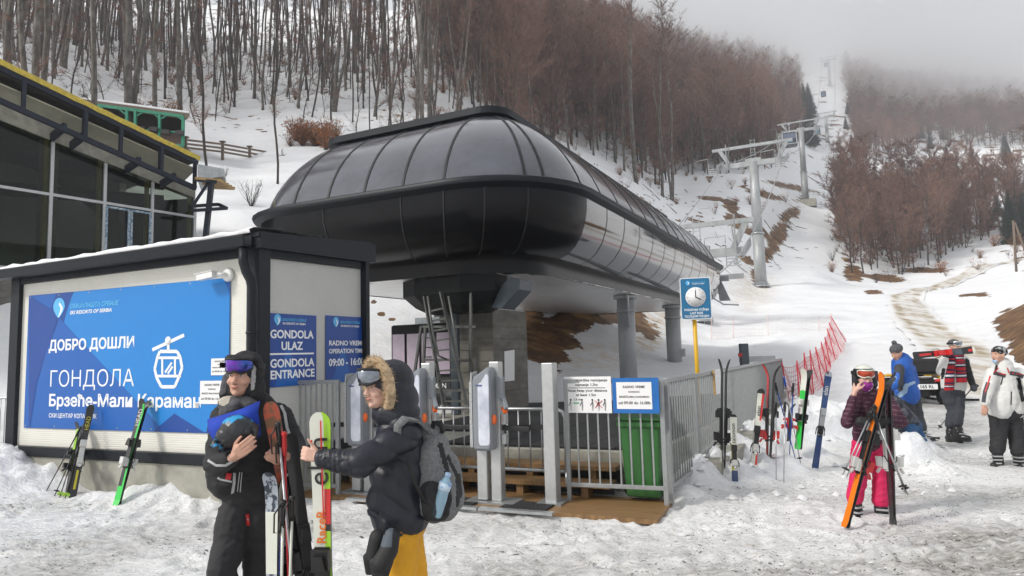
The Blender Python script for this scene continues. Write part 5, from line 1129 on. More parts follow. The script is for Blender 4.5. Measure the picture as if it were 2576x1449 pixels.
def ski(parent,p0,p1,n,zones,w=.075,bind=('black_plastic','binding_white'),tip=.045,text=None,edge='ski_black',brake=True,asthing=None,bo=0):
    """p0 tail, p1 tip, n top-sheet side; zones: (start fraction, material[, side])"""
    p0=Vector(p0);p1=Vector(p1);d=(p1-p0);L=d.length;d.normalize();n=Vector(n);n=(n-d*n.dot(d)).normalized();s=d.cross(n)
    mats=[edge]+sorted({z[1] for z in zones},key=[z[1] for z in zones].index); th=.012; N=40; up=[];dn=[]
    def prof(f):
        g=w*(.80+.45*abs(f-.47)**1.6*1.6)/.95
        if f>.955: g*=math.sqrt(max(.02,1-((f-.955)/.047)**2))
        if f<.015: g*=.8
        z=tip*max(0,(f-.86)/.14)**2+.01*max(0,(.05-f)/.05)
        return g/2,z
    mb=MB(); fr=[i/N for i in range(N+1)]+[.965,.98,.99]; fr=sorted(set(fr))
    for f in fr:
        g,z=prof(f); c=p0+d*L*f+n*z; t=th*(.6+.7*math.sin(math.pi*min(1,f*1.02))); up.append([c+s*g*q+n*t for q in(-1,-.33,.33,1)]); dn.append([c+s*g*q for q in(-1,1)])
    for i in range(len(fr)-1):
        m_=[0,0,0]
        for z in zones:
            if fr[i]>=z[0]-1e-6:
                for c in (z[2] if len(z)>2 else (0,1,2)): m_[c]=mats.index(z[1]) if z[1]!=edge else 0
        for c in range(3): mb.add([up[i][c],up[i][c+1],up[i+1][c+1],up[i+1][c]],[(0,1,2,3)],m_[c])
        mb.add([dn[i][0],dn[i+1][0],dn[i+1][1],dn[i][1]],[(0,1,2,3)],0); mb.add([dn[i][0],up[i][0],up[i+1][0],dn[i+1][0]],[(0,1,2,3)],0); mb.add([dn[i][1],dn[i+1][1],up[i+1][3],up[i][3]],[(0,1,2,3)],0)
    if asthing: sk=parent; mb.build('blade',mats,parent)
    else: sk=mb.build('ski',mats,parent)
    if bind:
        q=lambda f,h,o=0: p0+d*L*(f+bo)+n*(th+h)+s*o
        mb=MB(); mb.bar(q(.34,.01),q(.62,.01),w*.72,.02,up=n); mb.bar(q(.545,.03),q(.615,.03),w*.85,.04,up=n); mb.prism([q(.545,.05,-w*.36),q(.545,.05,w*.36),q(.60,.05,w*.22),q(.60,.05,-w*.22)],n*.025); mb.build('binding_toe',[bind[0]],sk)
        mb=MB(); mb.bar(q(.355,.03),q(.43,.03),w*.8,.04,up=n); mb.prism([q(.37,.05,-w*.3),q(.37,.05,w*.3),q(.435,.055,w*.3),q(.435,.055,-w*.3)],n*.045); mb.bar(q(.36,.07),q(.33,.10),.03,.02,up=n); mb.build('binding_heel',[bind[1]],sk)
        if brake:
            mb=MB()
            for o in(-1,1): mb.tube([q(.44,.03,o*w*.35),q(.41,.02,o*w*.62),q(.36,-.04,o*w*.68),q(.345,-.05,o*w*.66)],.005,5)
            mb.build('brake',['black_plastic'],sk)
    if text:
        mb=MB()
        for (t_,f,h,mt,flip) in text:
            o=p0+d*L*f+n*(th*1.35+.0015); u=d if flip>0 else -d; v=n.cross(u); o=o-v*h*(.36 if t_.isupper() else .25); text_into(mb,t_,o,u,v,h,0,.0,'CENTER')
        mb.build('lettering',[text[0][3]],sk)
    return sk
def pole(label,top,bot,shaft='pole_silver',grip='black_plastic',strap=True,basket=True,group=None,grip_l=.13):
    top=Vector(top);bot=Vector(bot);d=(bot-top).normalized(); t=thing('ski_pole',label,'ski pole',bot,group=group)
    mb=MB(); mb.tube([top+d*grip_l,bot],[.0085,.006],8); mb.build('shaft',[shaft],t)
    mb=MB(); mb.tube([top-d*.01,top,top+d*.02,top+d*.07,top+d*grip_l],[.010,.020,.014,.016,.012],10); mb.build('grip',[grip],t)
    if basket: mb=MB(); e=bot-d*.07; mb.lathe(e,[(.012,-.01),(.04,0),(.04,.006),(.012,.012)],12,axis=d); mb.build('basket',['black_plastic'],t)
    if strap: mb=MB(); o=d.orthogonal().normalized(); mb.tube([top,top+o*.05+d*.06,top+o*.05+d*.16,top+o*.015+d*.17,top+d*.03],.005,5); mb.build('strap',['black_plastic'],t)
    return t
def pair(label,p0,p1,n,za,zb,w=.072,bind=('black_plastic','binding_white'),gap=.012,spread=.03,text=None,tip=.05,bind2=None,group='skis standing in the snow'):
    t=thing('ski_pair',label,'skis',p0,group=group); p0=Vector(p0);p1=Vector(p1); n=Vector(n).normalized()
    ski(t,p0+n*gap*.4,p1+n*(gap*.4+spread*.3),n,za,w,bind,tip,text); ski(t,p0-n*gap*.4,p1-n*(gap*.4+spread*.3),-n,zb,w,bind2 or bind,tip); return t
Xd=Vector((1,0,0)); Cd=Vector((-.25,-1,0))
def Q(x,y,Y): return P(x,y,Y)
pair('tall black, white and green ski pair standing edge-on at the left of the snow bank',Q(1818,1235,9.0),Q(1822,903,9.2),Xd,[(0,'ski_white'),(.8,'ski_green')],[(0,'ski_white'),(.3,'ski_black')],.072,('black_plastic','black_plastic'),.02,.05)
pair('short white and blue child skis lettered salomon in the snow bank',Q(1850,1245,8.8),Q(1844,1042,8.9),Cd,[(0,'ski_blue'),(.3,'ski_yellow',(0,)),(.3,'ski_white',(1,2)),(.62,'ski_white'),(.96,'ski_black')],[(0,'ski_black')],.082,('black_plastic','binding_white'),text=[('salomon',.76,.075,'ink',1)])
pair('white and red ski pair lettered elan leaning right in the snow bank',Q(1890,1225,9.2),Q(1915,978,9.3),Cd,[(0,'ski_white'),(.08,'ski_red',(2,)),(.55,'ski_white'),(.66,'ski_red',(2,)),(.95,'ski_black')],[(0,'ski_red')],.085,('black_plastic','binding_white'),text=[('elan',.77,.085,'ink',1)])
pair('tall red ski pair with red and white bindings and tips splayed apart',Q(1932,1215,9.3),Q(1941,916,9.5),Xd,[(0,'ski_red'),(.95,'ski_white')],[(0,'ski_red'),(.35,'ski_white'),(.5,'ski_red')],.072,('black_plastic','ski_red'),.02,.10,tip=.09)
pair('white and bright green ski pair with a black base turned towards the netting',Q(2008,1130,10.2),Q(2030,928,10.3),(-.8,-.6,0),[(0,'ski_green'),(.72,'ski_white')],[(0,'ski_black')],.09,('binding_white','black_plastic'),.03,.12,text=[('code',.68,.07,'ski_green',1)],tip=.06)
pair('dark blue ski pair lettered elan, farthest right in the snow bank',Q(2050,1180,9.9),Q(2085,935,10.0),(-.35,-1,0),[(0,'ski_blue'),(.93,'ski_silver')],[(0,'ski_black')],.085,('galvanised','rib_dark'),text=[('elan',.80,.085,'binding_white',1)])
pair('small red child ski pair half hidden behind the blue poles',Q(1984,1110,10.2),Q(1990,1015,10.2),Xd,[(0,'ski_red')],[(0,'ski_black')],.06,('ski_red','ski_red'))
pole('plain grey ski pole standing upright next to the tall red skis',Q(1952,1013,9.0),Q(1953,1258,8.9),group='poles standing in the snow')
pole('plain grey ski pole standing upright, second from the tall red skis',Q(1975,1012,9.0),Q(1971,1258,8.9),group='poles standing in the snow')
pole('blue ski pole with black grip slanting from the red skis down to the right',Q(1950,963,9.6),Q(2009,1185,9.5),'pole_blue',group='poles standing in the snow')
pole('nearly upright blue ski pole with black grip just left of the green skis',Q(1996,965,9.8),Q(1985,1165,9.7),'pole_blue',group='poles standing in the snow')
pole('grey ski pole with blue top slanting to the right among the blue poles',Q(1972,950,9.7),Q(2014,1165,9.6),'pole_silver','pole_blue',group='poles standing in the snow')
# against the kiosk wall
def onw(x,y,o): return onplane(x,y,W(0,0,o),K2)
t=pair('black and yellow ski pair lettered HEAD leaning on the long kiosk wall',onw(181,1256,.42),onw(229,1020,.09),(.55,-.8,.1),[(0,'ski_black'),(.08,'ski_yellow',(1,)),(.3,'ski_black')],[(0,'ski_black')],.085,('binding_white','binding_white'),group='skis leaning on the kiosk',text=[('HEAD',.80,.07,'ski_yellow',1)])
pair('neon green and black ski pair standing close behind the HEAD skis',onw(168,1250,.36),onw(203,1062,.09),(-.5,-.8,.1),[(0,'ski_black'),(.35,'ski_lime'),(.9,'ski_black')],[(0,'ski_black')],.07,('black_plastic','black_plastic'),group='skis leaning on the kiosk')
pair('bright green ski pair lettered HEAD and SUPER SHAPE leaning alone on the kiosk wall',onw(293,1272,.50),onw(366,1005,.09),(-.3,-1,.2),[(0,'ski_green'),(.17,'ski_black',(0,1)),(.17,'ski_green',(2,)),(.93,'ski_black')],[(0,'ski_green')],.09,('black_plastic','binding_white'),group='skis leaning on the kiosk',text=[('HEAD',.82,.085,'binding_white',1)])
for i,(a,b,l) in enumerate((((203,1075),(106,1255),'black ski pole reaching farthest left from the kiosk skis'),((207,1090),(137,1248),'black ski pole, second from the left beside the kiosk skis'),((190,1128),(150,1252),'black ski pole with a yellow basket left of the HEAD skis'),((200,1120),(164,1254),'black ski pole with a yellow basket touching the HEAD skis'))):
    t=pole(l,onw(*a,.14),onw(*b,.45+.05*i),'black_plastic',group='poles leaning on the kiosk',strap=False,basket=i<2)
    if i>1: mb=MB(); a_=onw(*a,.14); b_=onw(*b,.45+.05*i); d=(b_-a_).normalized(); mb.lathe(b_-d*.06,[(.012,-.01),(.045,0),(.045,.006),(.012,.01)],12,axis=d); mb.build('basket',['ski_lime'],t)
# ---------------------------------------------------------------- man with the skis
mn=person('man in black ski jacket with raised goggles holding a helmet and a bundle of skis',(-1.65,4.3,0))
hd=Head(P(609,950,4.20),(-.04,-1,.05),(.05,.1,1),1.06)
sL,sR=P(563,1052,4.30),P(702,1046,4.45); eL,eR=P(545,1168,4.12),P(738,1125,4.38); wL,wR=P(592,1148,3.88),P(728,1150,4.05)
pel=P(622,1245,4.38); nk=P(632,1018,4.36); hl,hr=P(600,1285,4.38),P(664,1285,4.42)
kl,kr=Vector((hl.x-.045,4.26,.52)),Vector((hr.x-.045,4.44,.52)); al,ar=Vector((kl.x-.03,4.4,.12)),Vector((kr.x+.02,4.45,.12))
body=hd.prims()+[('c',hd.p(0,-.02,-.05),nk,.056,.058),('c',nk,pel+Vector((0,.02,0)),.08,.09),('c',sL,sR,.06,.06),('c',sL,eL,.05,.042),('c',eL,wL,.04,.027),('c',sR,eR,.05,.042),('c',eR,wR,.04,.027),('c',pel,kl,.06,.05),('c',pel,kr,.06,.05),('c',kl,al,.05,.04),('c',kr,ar,.05,.04)]
body+=hand(P(590,1146,3.86),P(622,1122,3.80)-P(590,1146,3.86),(.15,.95,.35),1,(.45,.4,.4,.4),1.0,.3)
body+=hand(P(726,1152,4.03),P(697,1150,3.95)-P(726,1152,4.03),(.15,.9,.0),1,(1.0,1.0,.95,.95),1.04,.8)
bd=blob('body',body,.0055,['skin'],mn,2); hd.face(mn,.004,'stubble')
mb=MB(); mb.ball(hd.p(0,.088,-.040),(.02*1,.006,.004),8,0,hd.m); mb.build('moustache',['stubble'],mn)
jk=[('c',nk+Vector((0,.02,-.06)),P(625,1150,4.40),.16,.20),('c',P(585,1120,4.36),P(588,1188,4.36),.15,.165),('c',P(660,1120,4.42),P(655,1188,4.42),.14,.15),('c',P(588,1196,4.36),P(655,1196,4.40),.168,.16),('c',sL+Vector((.02,0,-.02)),sR+Vector((-.02,0,-.02)),.085,.085),('c',sL,eL,.088,.078),('c',eL,eL.lerp(wL,.82),.078,.052),('c',sR,eR,.088,.078),('c',eR,eR.lerp(wR,.78),.078,.054),
    ('c',nk+Vector((-.03,-.05,.03)),nk+Vector((.06,0,.0)),.085,.085)]
Z=lambda *a:[P(x,y,4.22) for x,y in a]
blob('jacket',jk,.009,['cloth_black','stripe_grey','red'],mn,5,folds(.014))
jo=bpy.context.scene.objects['jacket']
for nm,pts,w_,mt in (('shoulder_stripe',[(556,1075),(566,1045),(590,1020)],7,'stripe_grey'),('sleeve_stripe',[(524,1158),(545,1170),(568,1170),(588,1158)],6,'stripe_grey'),('sleeve_stripe',[(706,1020),(716,1040),(722,1075),(730,1100)],7,'stripe_grey'),('red_panel',[(536,1186),(555,1195),(582,1200)],16,'red'),('hem_stripe',[(534,1195),(556,1206),(584,1212)],5,'stripe_grey'),('side_stripe',[(590,1190),(589,1215),(583,1252)],7,'stripe_grey'),('zip',[(603,1188),(597,1236)],2.5,'stripe_grey'),('zip',[(609,1188),(604,1238)],2.5,'stripe_grey'),('hem',[(562,1256),(600,1262),(640,1256),(672,1248)],3,'cloth_charcoal')): ribbon(jo,nm,pts,w_,mt)
# hood around goggled head
hb=[hd.e(0,-.045,.045,.108,.118,.118),hd.e(0,-.06,-.06,.115,.115,.12),('c',hd.p(-.098,-.01,.0),hd.p(-.088,.015,-.10),.028,.03),('c',hd.p(.098,-.01,.0),hd.p(.088,.015,-.10),.028,.034),('c',hd.p(-.07,.03,.105),hd.p(.07,.03,.105),.03,.03)]
blob('hood',hb,.008,['cloth_black','stripe_grey','knit_grey'],mn,3,folds(.008,12),[([hd.p(-.085,.045,.06),hd.p(-.09,.055,-.06)],.013,1),([hd.p(.085,.05,.02),hd.p(.085,.06,-.08)],.022,2)])
goggles(hd,mn,'visor_blue','pack_black',.090,.116,-.24,.086,sr=(.115,.165),g_=.040)
nw=[('c',hd.p(-.05,.02,-.150),hd.p(.05,.03,-.145),.040,.042),('c',hd.p(-.06,.02,-.15),hd.p(.07,.03,-.15),.05,.05),('c',hd.p(.0,.06,-.16),hd.p(.06,.05,-.20),.04,.04)]
blob('neck_warmer',nw,.007,['knit_grey','knit_cream'],mn,3,folds(.006,20,2,(1,1,5)),[([hd.p(.07,.05,-.08),hd.p(.085,.03,-.13)],.035,1)])
tr=[('c',P(612,1225,4.38),P(648,1225,4.42),.15,.15),('c',hl,kl,.122,.092),('c',kl,al,.092,.10),('c',hr,kr,.122,.092),('c',kr,ar,.10,.105)]
blob('trousers',tr,.010,['cloth_charcoal','red'],mn,4,folds(.016,6,9,(1,1,1.6)))
ribbon(bpy.context.scene.objects['trousers'],'label_patch',[(622,1293),(624,1322)],9,'red'); ribbon(bpy.context.scene.objects['trousers'],'label_patch',[(622,1297),(624,1312)],4,'stripe_grey')
for k,a in((0,al),(1,ar)): blob('boot',[('c',a+Vector((0,.02,.06)),a+Vector((0,0,-.05)),.085,.09),('c',a+Vector((0,0,-.05)),a+Vector((-.06,-.17,-.06)),.075,.06)],.012,['boot_black'],mn,2)
# helmet in the crook of his arm and the blue collar cloth behind it
hq=P(603,1082,3.92); hm=thing('ski_helmet','black and cyan ski helmet held in the man\'s right hand','helmet',hq)
R3=Matrix.Rotation(R(25),3,'Y')
blob('shell',[('e',hq,(.112,.10,.088),R3),('e',hq+Vector((-.05,-.02,-.03)),(.08,.07,.07),R3)],.006,['helmet_black','helmet_cyan'],hm,3,lambda co,no:.004*np.sign(n3(co,9,4)),[(lambda c:(c[:,2]>hq.z+.045),1)])
mb=MB(); mb.tube([hq+Vector((-.11,-.03,-.03)),hq+Vector((-.12,-.06,-.07)),hq+Vector((-.07,-.08,-.10))],.018,8); mb.build('ear_pad',['helmet_cyan'],hm)
cl=thing('blue_cloth','folded royal blue cloth tucked behind the helmet in the man\'s arm','cloth',hq)
mb=MB(); A=[P(524,1056,4.02),P(560,1046,3.98),P(610,1030,3.98),P(655,1010,4.02)]; Bb=[P(540,1108,3.98),P(575,1092,3.92),P(612,1078,3.92),P(652,1060,3.98)]; Cb=[P(548,1112,4.05),P(585,1128,4.06),P(622,1118,4.08),P(656,1090,4.1)]
mb.loft([A,[a.lerp(b,.5)+Vector((0,-.03,0)) for a,b in zip(A,Bb)],Bb,Cb],closed=False); o=mb.build('sheet',['felt_blue'],cl); s_=o.modifiers.new('thick','SOLIDIFY'); s_.thickness=.008
# bundle he holds
gsk='skis and poles held by the man'
def single(label,p0,p1,n,z,w=.075,bind=('black_plastic','black_plastic'),**k):
    t=thing('ski',label,'ski',p0,group=gsk); ski(t,p0,p1,n,z,w,bind,asthing=True,**k); return t
Gz=lambda x,Y: Vector((ray(x,1449).x/ray(x,1449).y*Y,Y,.0))
single('silver and white ski with dark zigzag pattern nearest the man\'s leg',Gz(690,3.95)+Vector((0,0,.02)),P(686,1185,3.98),(-.3,-1,0),[(0,'ski_silver'),(.5,'ski_white'),(.8,'ski_silver')],.085,None)
single('dark ski with red transparent tip passing behind the man\'s left hand',Gz(800,4.1)+Vector((0,0,.02)),P(679,1010,4.08),(.2,-1,0),[(0,'ski_black'),(.6,'ski_brown')],.085,('black_plastic','black_plastic'),tip=.02)
single('white-edged ski standing between the poles in the man\'s bundle',Gz(712,4.05)+Vector((0,0,.02)),P(705,1190,4.05),(1,-.3,0),[(0,'ski_white')],.075,('black_plastic','binding_white'))
single('black ski with bulky bindings slanting to the right beside the upright elan ski',Gz(815,4.0)+Vector((0,0,.02)),P(727,1090,4.03),(.5,-1,0),[(0,'ski_black')],.075,('rib_dark','black_plastic'))
single('second black ski of the pair slanting right, its bindings facing away',Gz(808,4.06)+Vector((0,0,.02)),P(722,1100,4.07),(-.5,.6,0),[(0,'ski_black')],.08,('rib_dark','galvanised'))
pole('white INTERSPORT ski pole with black grip, left one of the pair',P(712,1262,3.85),Gz(705,3.9),'ski_white',group=gsk)
tpI=pole('white INTERSPORT ski pole with black grip, right one of the pair',P(736,1250,3.86),Gz(722,3.9),'ski_white',group=gsk)
for nm,(x,y,Y,xb) in {'ski_pole.017':(712,1262,3.85,705)}.items(): pass
mb=MB(); a=P(709,1420,3.86); text_into(mb,'INTERSPORT',P(711,1446,3.872),(P(716,1340,3.86)-P(711,1446,3.872)),(-1,0,.05),.035,0,.02,'LEFT'); 
mb.build('lettering',['ink_blue'],tpI)
pole('silver ski pole with black grip rising through the man\'s left hand',P(699,1066,3.92),Gz(760,3.95),'pole_silver',group=gsk)
pole('red ski pole with red grip beside the silver one in his hand',P(714,1090,3.93),Gz(735,4.0),'pole_red','ski_red',group=gsk,strap=True)
# ---------------------------------------------------------------- woman in profile with fur hood
wm=person('woman in navy quilted coat, fur-edged hood and yellow trousers, seen from the side',(-.72,3.85,0))
wh=Head(P(962,978,3.86),(-.74,-.67,.03),(.0,0,1),1.0)
ws=P(1022,1092,3.78); we=P(905,1166,3.62); ww_=P(802,1150,3.66); ws2=P(990,1080,4.06); we2=P(960,1190,4.1); ww2=P(952,1235,3.92)
wn=P(1005,1045,3.9); wp=P(1010,1300,3.92); k1,k2=Vector((-.66,3.86,.47)),Vector((-.60,4.02,.47))
q=thing
wb=wh.prims()+[('c',wh.p(0,-.02,-.05),wn,.05,.055),('c',wn,wp,.07,.08),('c',ws,ws2,.05,.05),('c',ws,we,.042,.036),('c',we,ww_,.035,.024),('c',ws2,we2,.042,.036),('c',we2,ww2,.035,.024),('c',wp,k1,.08,.055),('c',wp,k2,.08,.055),('c',k1,k1+Vector((0,.02,-.38)),.05,.035),('c',k2,k2+Vector((0,.02,-.38)),.05,.035)]
wb+=hand(P(806,1150,3.66),P(780,1142,3.66)-P(806,1150,3.66)+Vector((0,0,-.004)),(-.1,1,-.1),-1,(1.25,1.25,1.2,1.15),.92,-.6,tn=-.1)
wb+=hand(ww2,(-.5,-.3,-.8),(0,-.2,-1),1,(.8,.8,.8,.8),.9)
blob('body',wb,.0055,['skin_pale'],wm,2); wh.face(wm,.0)
mb=MB(); mb.ball(P(783,1110,3.64),.007,8); mb.build('thumb_nail',['ski_red'],wm)
cj=[('c',wn+Vector((.0,0,-.05)),P(1005,1200,3.92),.125,.16),('c',P(1000,1180,3.9),P(1005,1288,3.92),.155,.168),('c',P(1002,1284,3.92)+Vector((.02,0,.02)),P(1010,1290,3.92),.165,.165),('c',ws,we,.085,.075),('c',we,we.lerp(ww_,.88),.075,.050),('c',ws2,we2,.075,.07),('c',we2,ww2.lerp(we2,.15),.065,.045),('c',ws,ws2,.09,.09),('c',P(975,1230,3.85),P(965,1270,3.86),.10,.10),('c',wn+Vector((.02,0,-.01)),wn+Vector((-.04,-.02,.05)),.09,.075)]
def quilt(co,no):
    t=co[:,2]*7.5+.55*np.sin(co[:,0]*9+co[:,1]*5)+.9*co[:,0]; arm=ss(-.85,-1.05,co[:,0])*(co[:,2]<1.45); t=t*(1-arm)+(co[:,0]*12)*arm
    return .018*np.sqrt(np.abs(np.sin(t*math.pi)))-.012+.016*n3(co,9,6)
blob('coat',cj,.009,['puffer_navy'],wm,3,quilt)
hc=[wh.e(0,-.07,.03,.125,.125,.135),wh.e(0,-.10,-.06,.13,.12,.13),wh.e(0,-.02,.06,.115,.105,.10),('c',wh.p(0,-.06,-.14),wn,.11,.12)]
blob('hood',hc,.009,['puffer_navy'],wm,3,lambda co,no:.010*np.sqrt(np.abs(np.sin((co[:,2]*6+co[:,0]*3)*math.pi)))-.006)
fr=[];N=22; rng=random.Random(5)
for i in range(N+1):
    a=math.pi*(-.33+1.66*i/N); fr.append(wh.p(.112*math.cos(a),.030+.030*math.sin(a)-.01,.02+.135*math.sin(a)-.0))
blob('fur_trim',[('c',fr[i],fr[i+1],.030,.030) for i in range(N)],.007,['fur_tan'],wm,2,lambda co,no:.012*n3(co,40,8))
mb=MB()
for i in range(2600):
    j=rng.randrange(N); c=fr[j].lerp(fr[j+1],rng.random()); d=Vector((rng.gauss(0,1),rng.gauss(0,1),rng.gauss(0,1))).normalized(); d=(d+wh.f*.5).normalized(); a=c+d*.026; g=wh.f*.3+Vector((rng.gauss(0,.3),rng.gauss(0,.3),-.1)); e=a+(d+g).normalized()*rng.uniform(.015,.034); s_=d.orthogonal().normalized()*.0016; mb.add([a-s_,a+s_,e],[(0,1,2)],0)
mb.build('fur_hair',['fur_tan'],wm)
goggles(wh,wm,'visor_silver','pack_black',.090,.142,-.18,.090,sr=(.13,.15),g_=.043)
yt=[('c',P(1005,1320,3.92),P(1012,1320,3.96),.14,.14),('c',wp+Vector((0,-.03,-.1)),k1,.11,.085),('c',k1,k1+Vector((0,0,-.35)),.085,.08),('c',wp+Vector((0,.06,-.1)),k2,.11,.085),('c',k2,k2+Vector((0,0,-.35)),.085,.08)]
blob('trousers',yt,.010,['pants_yellow'],wm,4,folds(.012,7,12))
for a in(k1,k2): blob('boot',[('c',a+Vector((0,0,-.33)),a+Vector((0,0,-.42)),.08,.08),('c',a+Vector((0,0,-.42)),a+Vector((-.18,0,-.43)),.07,.055)],.012,['boot_black'],wm,2)
# gloves hanging from her wrist
gl=thing('ski_gloves','pair of black and grey ski gloves hanging in front of the yellow trousers','gloves',P(965,1400,3.62))
mb=MB(); mb.tube([P(958,1290,3.68),P(960,1320,3.66),P(968,1345,3.64)],.004,5); mb.build('cord',['pack_black'],gl)
blob('glove',[('c',P(985,1350,3.66),P(978,1385,3.64),.045,.05),('c',P(978,1385,3.64),P(960,1415,3.62),.05,.05)]+[('c',P(962,1412,3.62)+Vector((o,0,0)),P(958+o*300,1450,3.62),.019,.015) for o in(-.05,-.02,.012,.04)],.006,['pack_black','glove_grey'],gl,2,None,[(lambda c:(c[:,2]>P(0,1400,3.62).z)&(c[:,0]<P(985,1385,3.6).x),1)])
blob('glove',[('c',P(950,1352,3.70),P(945,1375,3.70),.045,.045),('c',P(945,1375,3.70),P(940,1400,3.7),.045,.045)]+[('c',P(940,1400,3.7)+Vector((o,0,0)),P(938+o*300,1440,3.7),.018,.015) for o in(-.04,-.01,.02)],.006,['pack_black'],gl,2)
# backpack with side bottle
bp_=thing('backpack','grey backpack with a mesh side pocket on the woman\'s back','backpack',P(1110,1300,3.9))
bk=[('c',P(1080,1090,3.95),P(1095,1100,3.98),.06,.06),('c',P(1095,1120,3.95),P(1115,1260,3.95),.085,.115),('c',P(1075,1140,3.9),P(1085,1270,3.88),.07,.09),('c',P(1120,1170,3.98),P(1130,1255,3.98),.09,.095),('c',P(1085,1270,3.9),P(1120,1280,3.95),.09,.075)]
blob('pack_body',bk,.009,['pack_grey','pack_black'],bp_,5,folds(.008,9,20),[([P(1108,1120,3.86),P(1125,1180,3.83),P(1130,1260,3.83),P(1120,1300,3.85)],.016,1),([P(1128,1150,3.9),P(1150,1200,3.87),P(1152,1270,3.87)],.014,1),([P(1168,1200,3.9),P(1172,1240,3.9)],.025,1)])
mat('mesh_pocket',(.02,.02,.022),.8,var=.3,scale=80,alpha=.75)
blob('mesh_pocket',[('c',P(1083,1235,3.83),P(1093,1285,3.83),.062,.07),('c',P(1100,1245,3.84),P(1105,1285,3.84),.045,.06)],.008,['mesh_pocket'],bp_,3)
mb=MB()
for pts in ([P(1085,1090,3.82),P(1052,1056,3.74),P(1020,1050,3.70),P(1000,1070,3.68),P(998,1100,3.69)],):
    mb.loft([[p+Vector((-.018,-.004,.010)) for p in pts],[p+Vector((.022,.0,-.012)) for p in pts]],closed=False)
mb.v=mb.v; o=mb.build('strap',['pack_grey'],bp_); s_=o.modifiers.new('thick','SOLIDIFY'); s_.thickness=.012
mb=MB(); pts=[P(1027,1165,3.69),P(1045,1220,3.71),P(1068,1265,3.78),P(1080,1275,3.85)]; mb.loft([[p+Vector((-.014,0,.008)) for p in pts],[p+Vector((.014,0,-.008)) for p in pts]],closed=False); o=mb.build('lower_strap',['pack_black'],bp_); o.modifiers.new('thick','SOLIDIFY').thickness=.006
mb=MB(); mb.tube([P(1085,1088,3.92),P(1092,1062,3.92),P(1108,1060,3.92),P(1114,1088,3.94)],.014,8); mb.build('grab_handle',['pack_black'],bp_)
mat('bottle_blue',(.35,.55,.70),.12,var=.1,alpha=.75); mat('label_blue',(.55,.68,.80),.5,col2=(.08,.25,.6),thr=(.55,.6),scale=25)
b0,b1=P(1097,1300,3.80),P(1128,1190,3.78); bd_=(b1-b0).normalized(); bt=thing('water_bottle','clear blue plastic water bottle in the backpack side pocket','bottle',b0)
L_=(b1-b0).length; mb=MB(); mb.lathe(b0,[(.028,0),(.033,.01),(.031,L_*.25),(.033,L_*.4),(.031,L_*.55),(.033,L_*.62),(.033,L_*.78),(.014,L_*.91),(.013,L_*.94)],16,axis=bd_); mb.build('body',['bottle_blue'],bt)
mb=MB(); mb.lathe(b0,[(.0345,L_*.62),(.0345,L_*.79)],16,axis=bd_); mb.build('label',['label_blue'],bt); mb=MB(); mb.lathe(b0,[(.0165,L_*.93),(.0165,L_*1.0)],14,axis=bd_); mb.build('cap',['jacket_sky'],bt)
# the elan ski she holds upright
t=thing('ski','upright white, lime and red ski lettered elan and Race, held by the woman',' ski'.strip(),P(815,1560,3.72)); p1=P(806,1036,3.74); p0=Vector((P(820,1500,3.80).x,3.82,.0))
ski(t,p0,p1,(-.12,-1,.0),[(0,'ski_white'),(.34,'ski_white'),(.34,'ski_lime',(2,)),(.56,'ski_black',(2,)),(.60,'ski_red',(2,)),(.60,'ski_white',(1,)),(.72,'ski_lime',(2,)),(.93,'ski_lime',(2,))],.112,('black_plastic','rib_dark'),.006,text=[('elan',.825,.165,'ink',1)],asthing=True,bo=-.10)
d=(p1-p0); n_=Vector((-.12,-1,0)); 
mb=MB(); text_into(mb,'RaceR',p0+d*.53+n_.normalized()*.020+Vector((.022,0,0)),d,(-1,0,0),.070,0,.02,'LEFT'); mb.build('lettering',['ski_orange'],t)
mb=MB(); mb.bar(p0+d*.62+n_.normalized()*.0215+Vector((.012,0,0)),p0+d*.97+n_.normalized()*.026+Vector((.010,0,0)),.008,.002,up=n_); mb.build('red_line',['ski_red'],t)
# ---------------------------------------------------------------- woman in plum jacket and pink trousers
pk=person('person in plum striped jacket, bright pink trousers and white-black helmet holding crossed skis',(3.6,7.35,0))
pk['label']='person in plum striped jacket, bright pink trousers and helmet, hugging crossed skis'
ph=Head(P(2175,952,7.22),(-.18,-.97,-.04),k=1.0)
A=dict(nk=P(2185,985,7.25),sL=P(2152,1008,7.25),sR=P(2232,1008,7.3),eL=P(2131,1062,7.1),wL=P(2150,985,7.05),eR=P(2268,1062,7.05),wR=P(2215,1062,6.95),pe=P(2193,1105,7.3),hL=P(2170,1118,7.3),hR=P(2215,1118,7.3),kL=P(2160,1200,7.28),kR=P(2217,1200,7.3),aL=P(2152,1278,7.3),aR=P(2217,1284,7.3))
def body_of(n,h,A,skin,vox=.008,hands=(),legs=True):
    L=h.prims()+[('c',h.p(0,-.02,-.05),A['nk'],.05,.052),('c',A['nk'],A['pe'],.07,.08),('c',A['sL'],A['sR'],.045,.045)]
    for s in 'LR':
        L+=[('c',A['s'+s],A['e'+s],.042,.036),('c',A['e'+s],A['w'+s],.034,.026),('c',A['h'+s],A['k'+s],.06,.045),('c',A['k'+s],A['a'+s],.045,.035),('c',A['pe'],A['h'+s],.07,.06)]
    for hh in hands: L+=hh
    return blob('body',L,vox,[skin],n,2)
Vh=Vector
body_of(pk,ph,A,'skin_pale',.007,[hand(P(2150,985,7.05),P(2157,962,7.07)-P(2150,985,7.05),(.9,.5,.1),-1,(.7,.8,.9,1.0),1.0,.3)])
ph.face(pk)
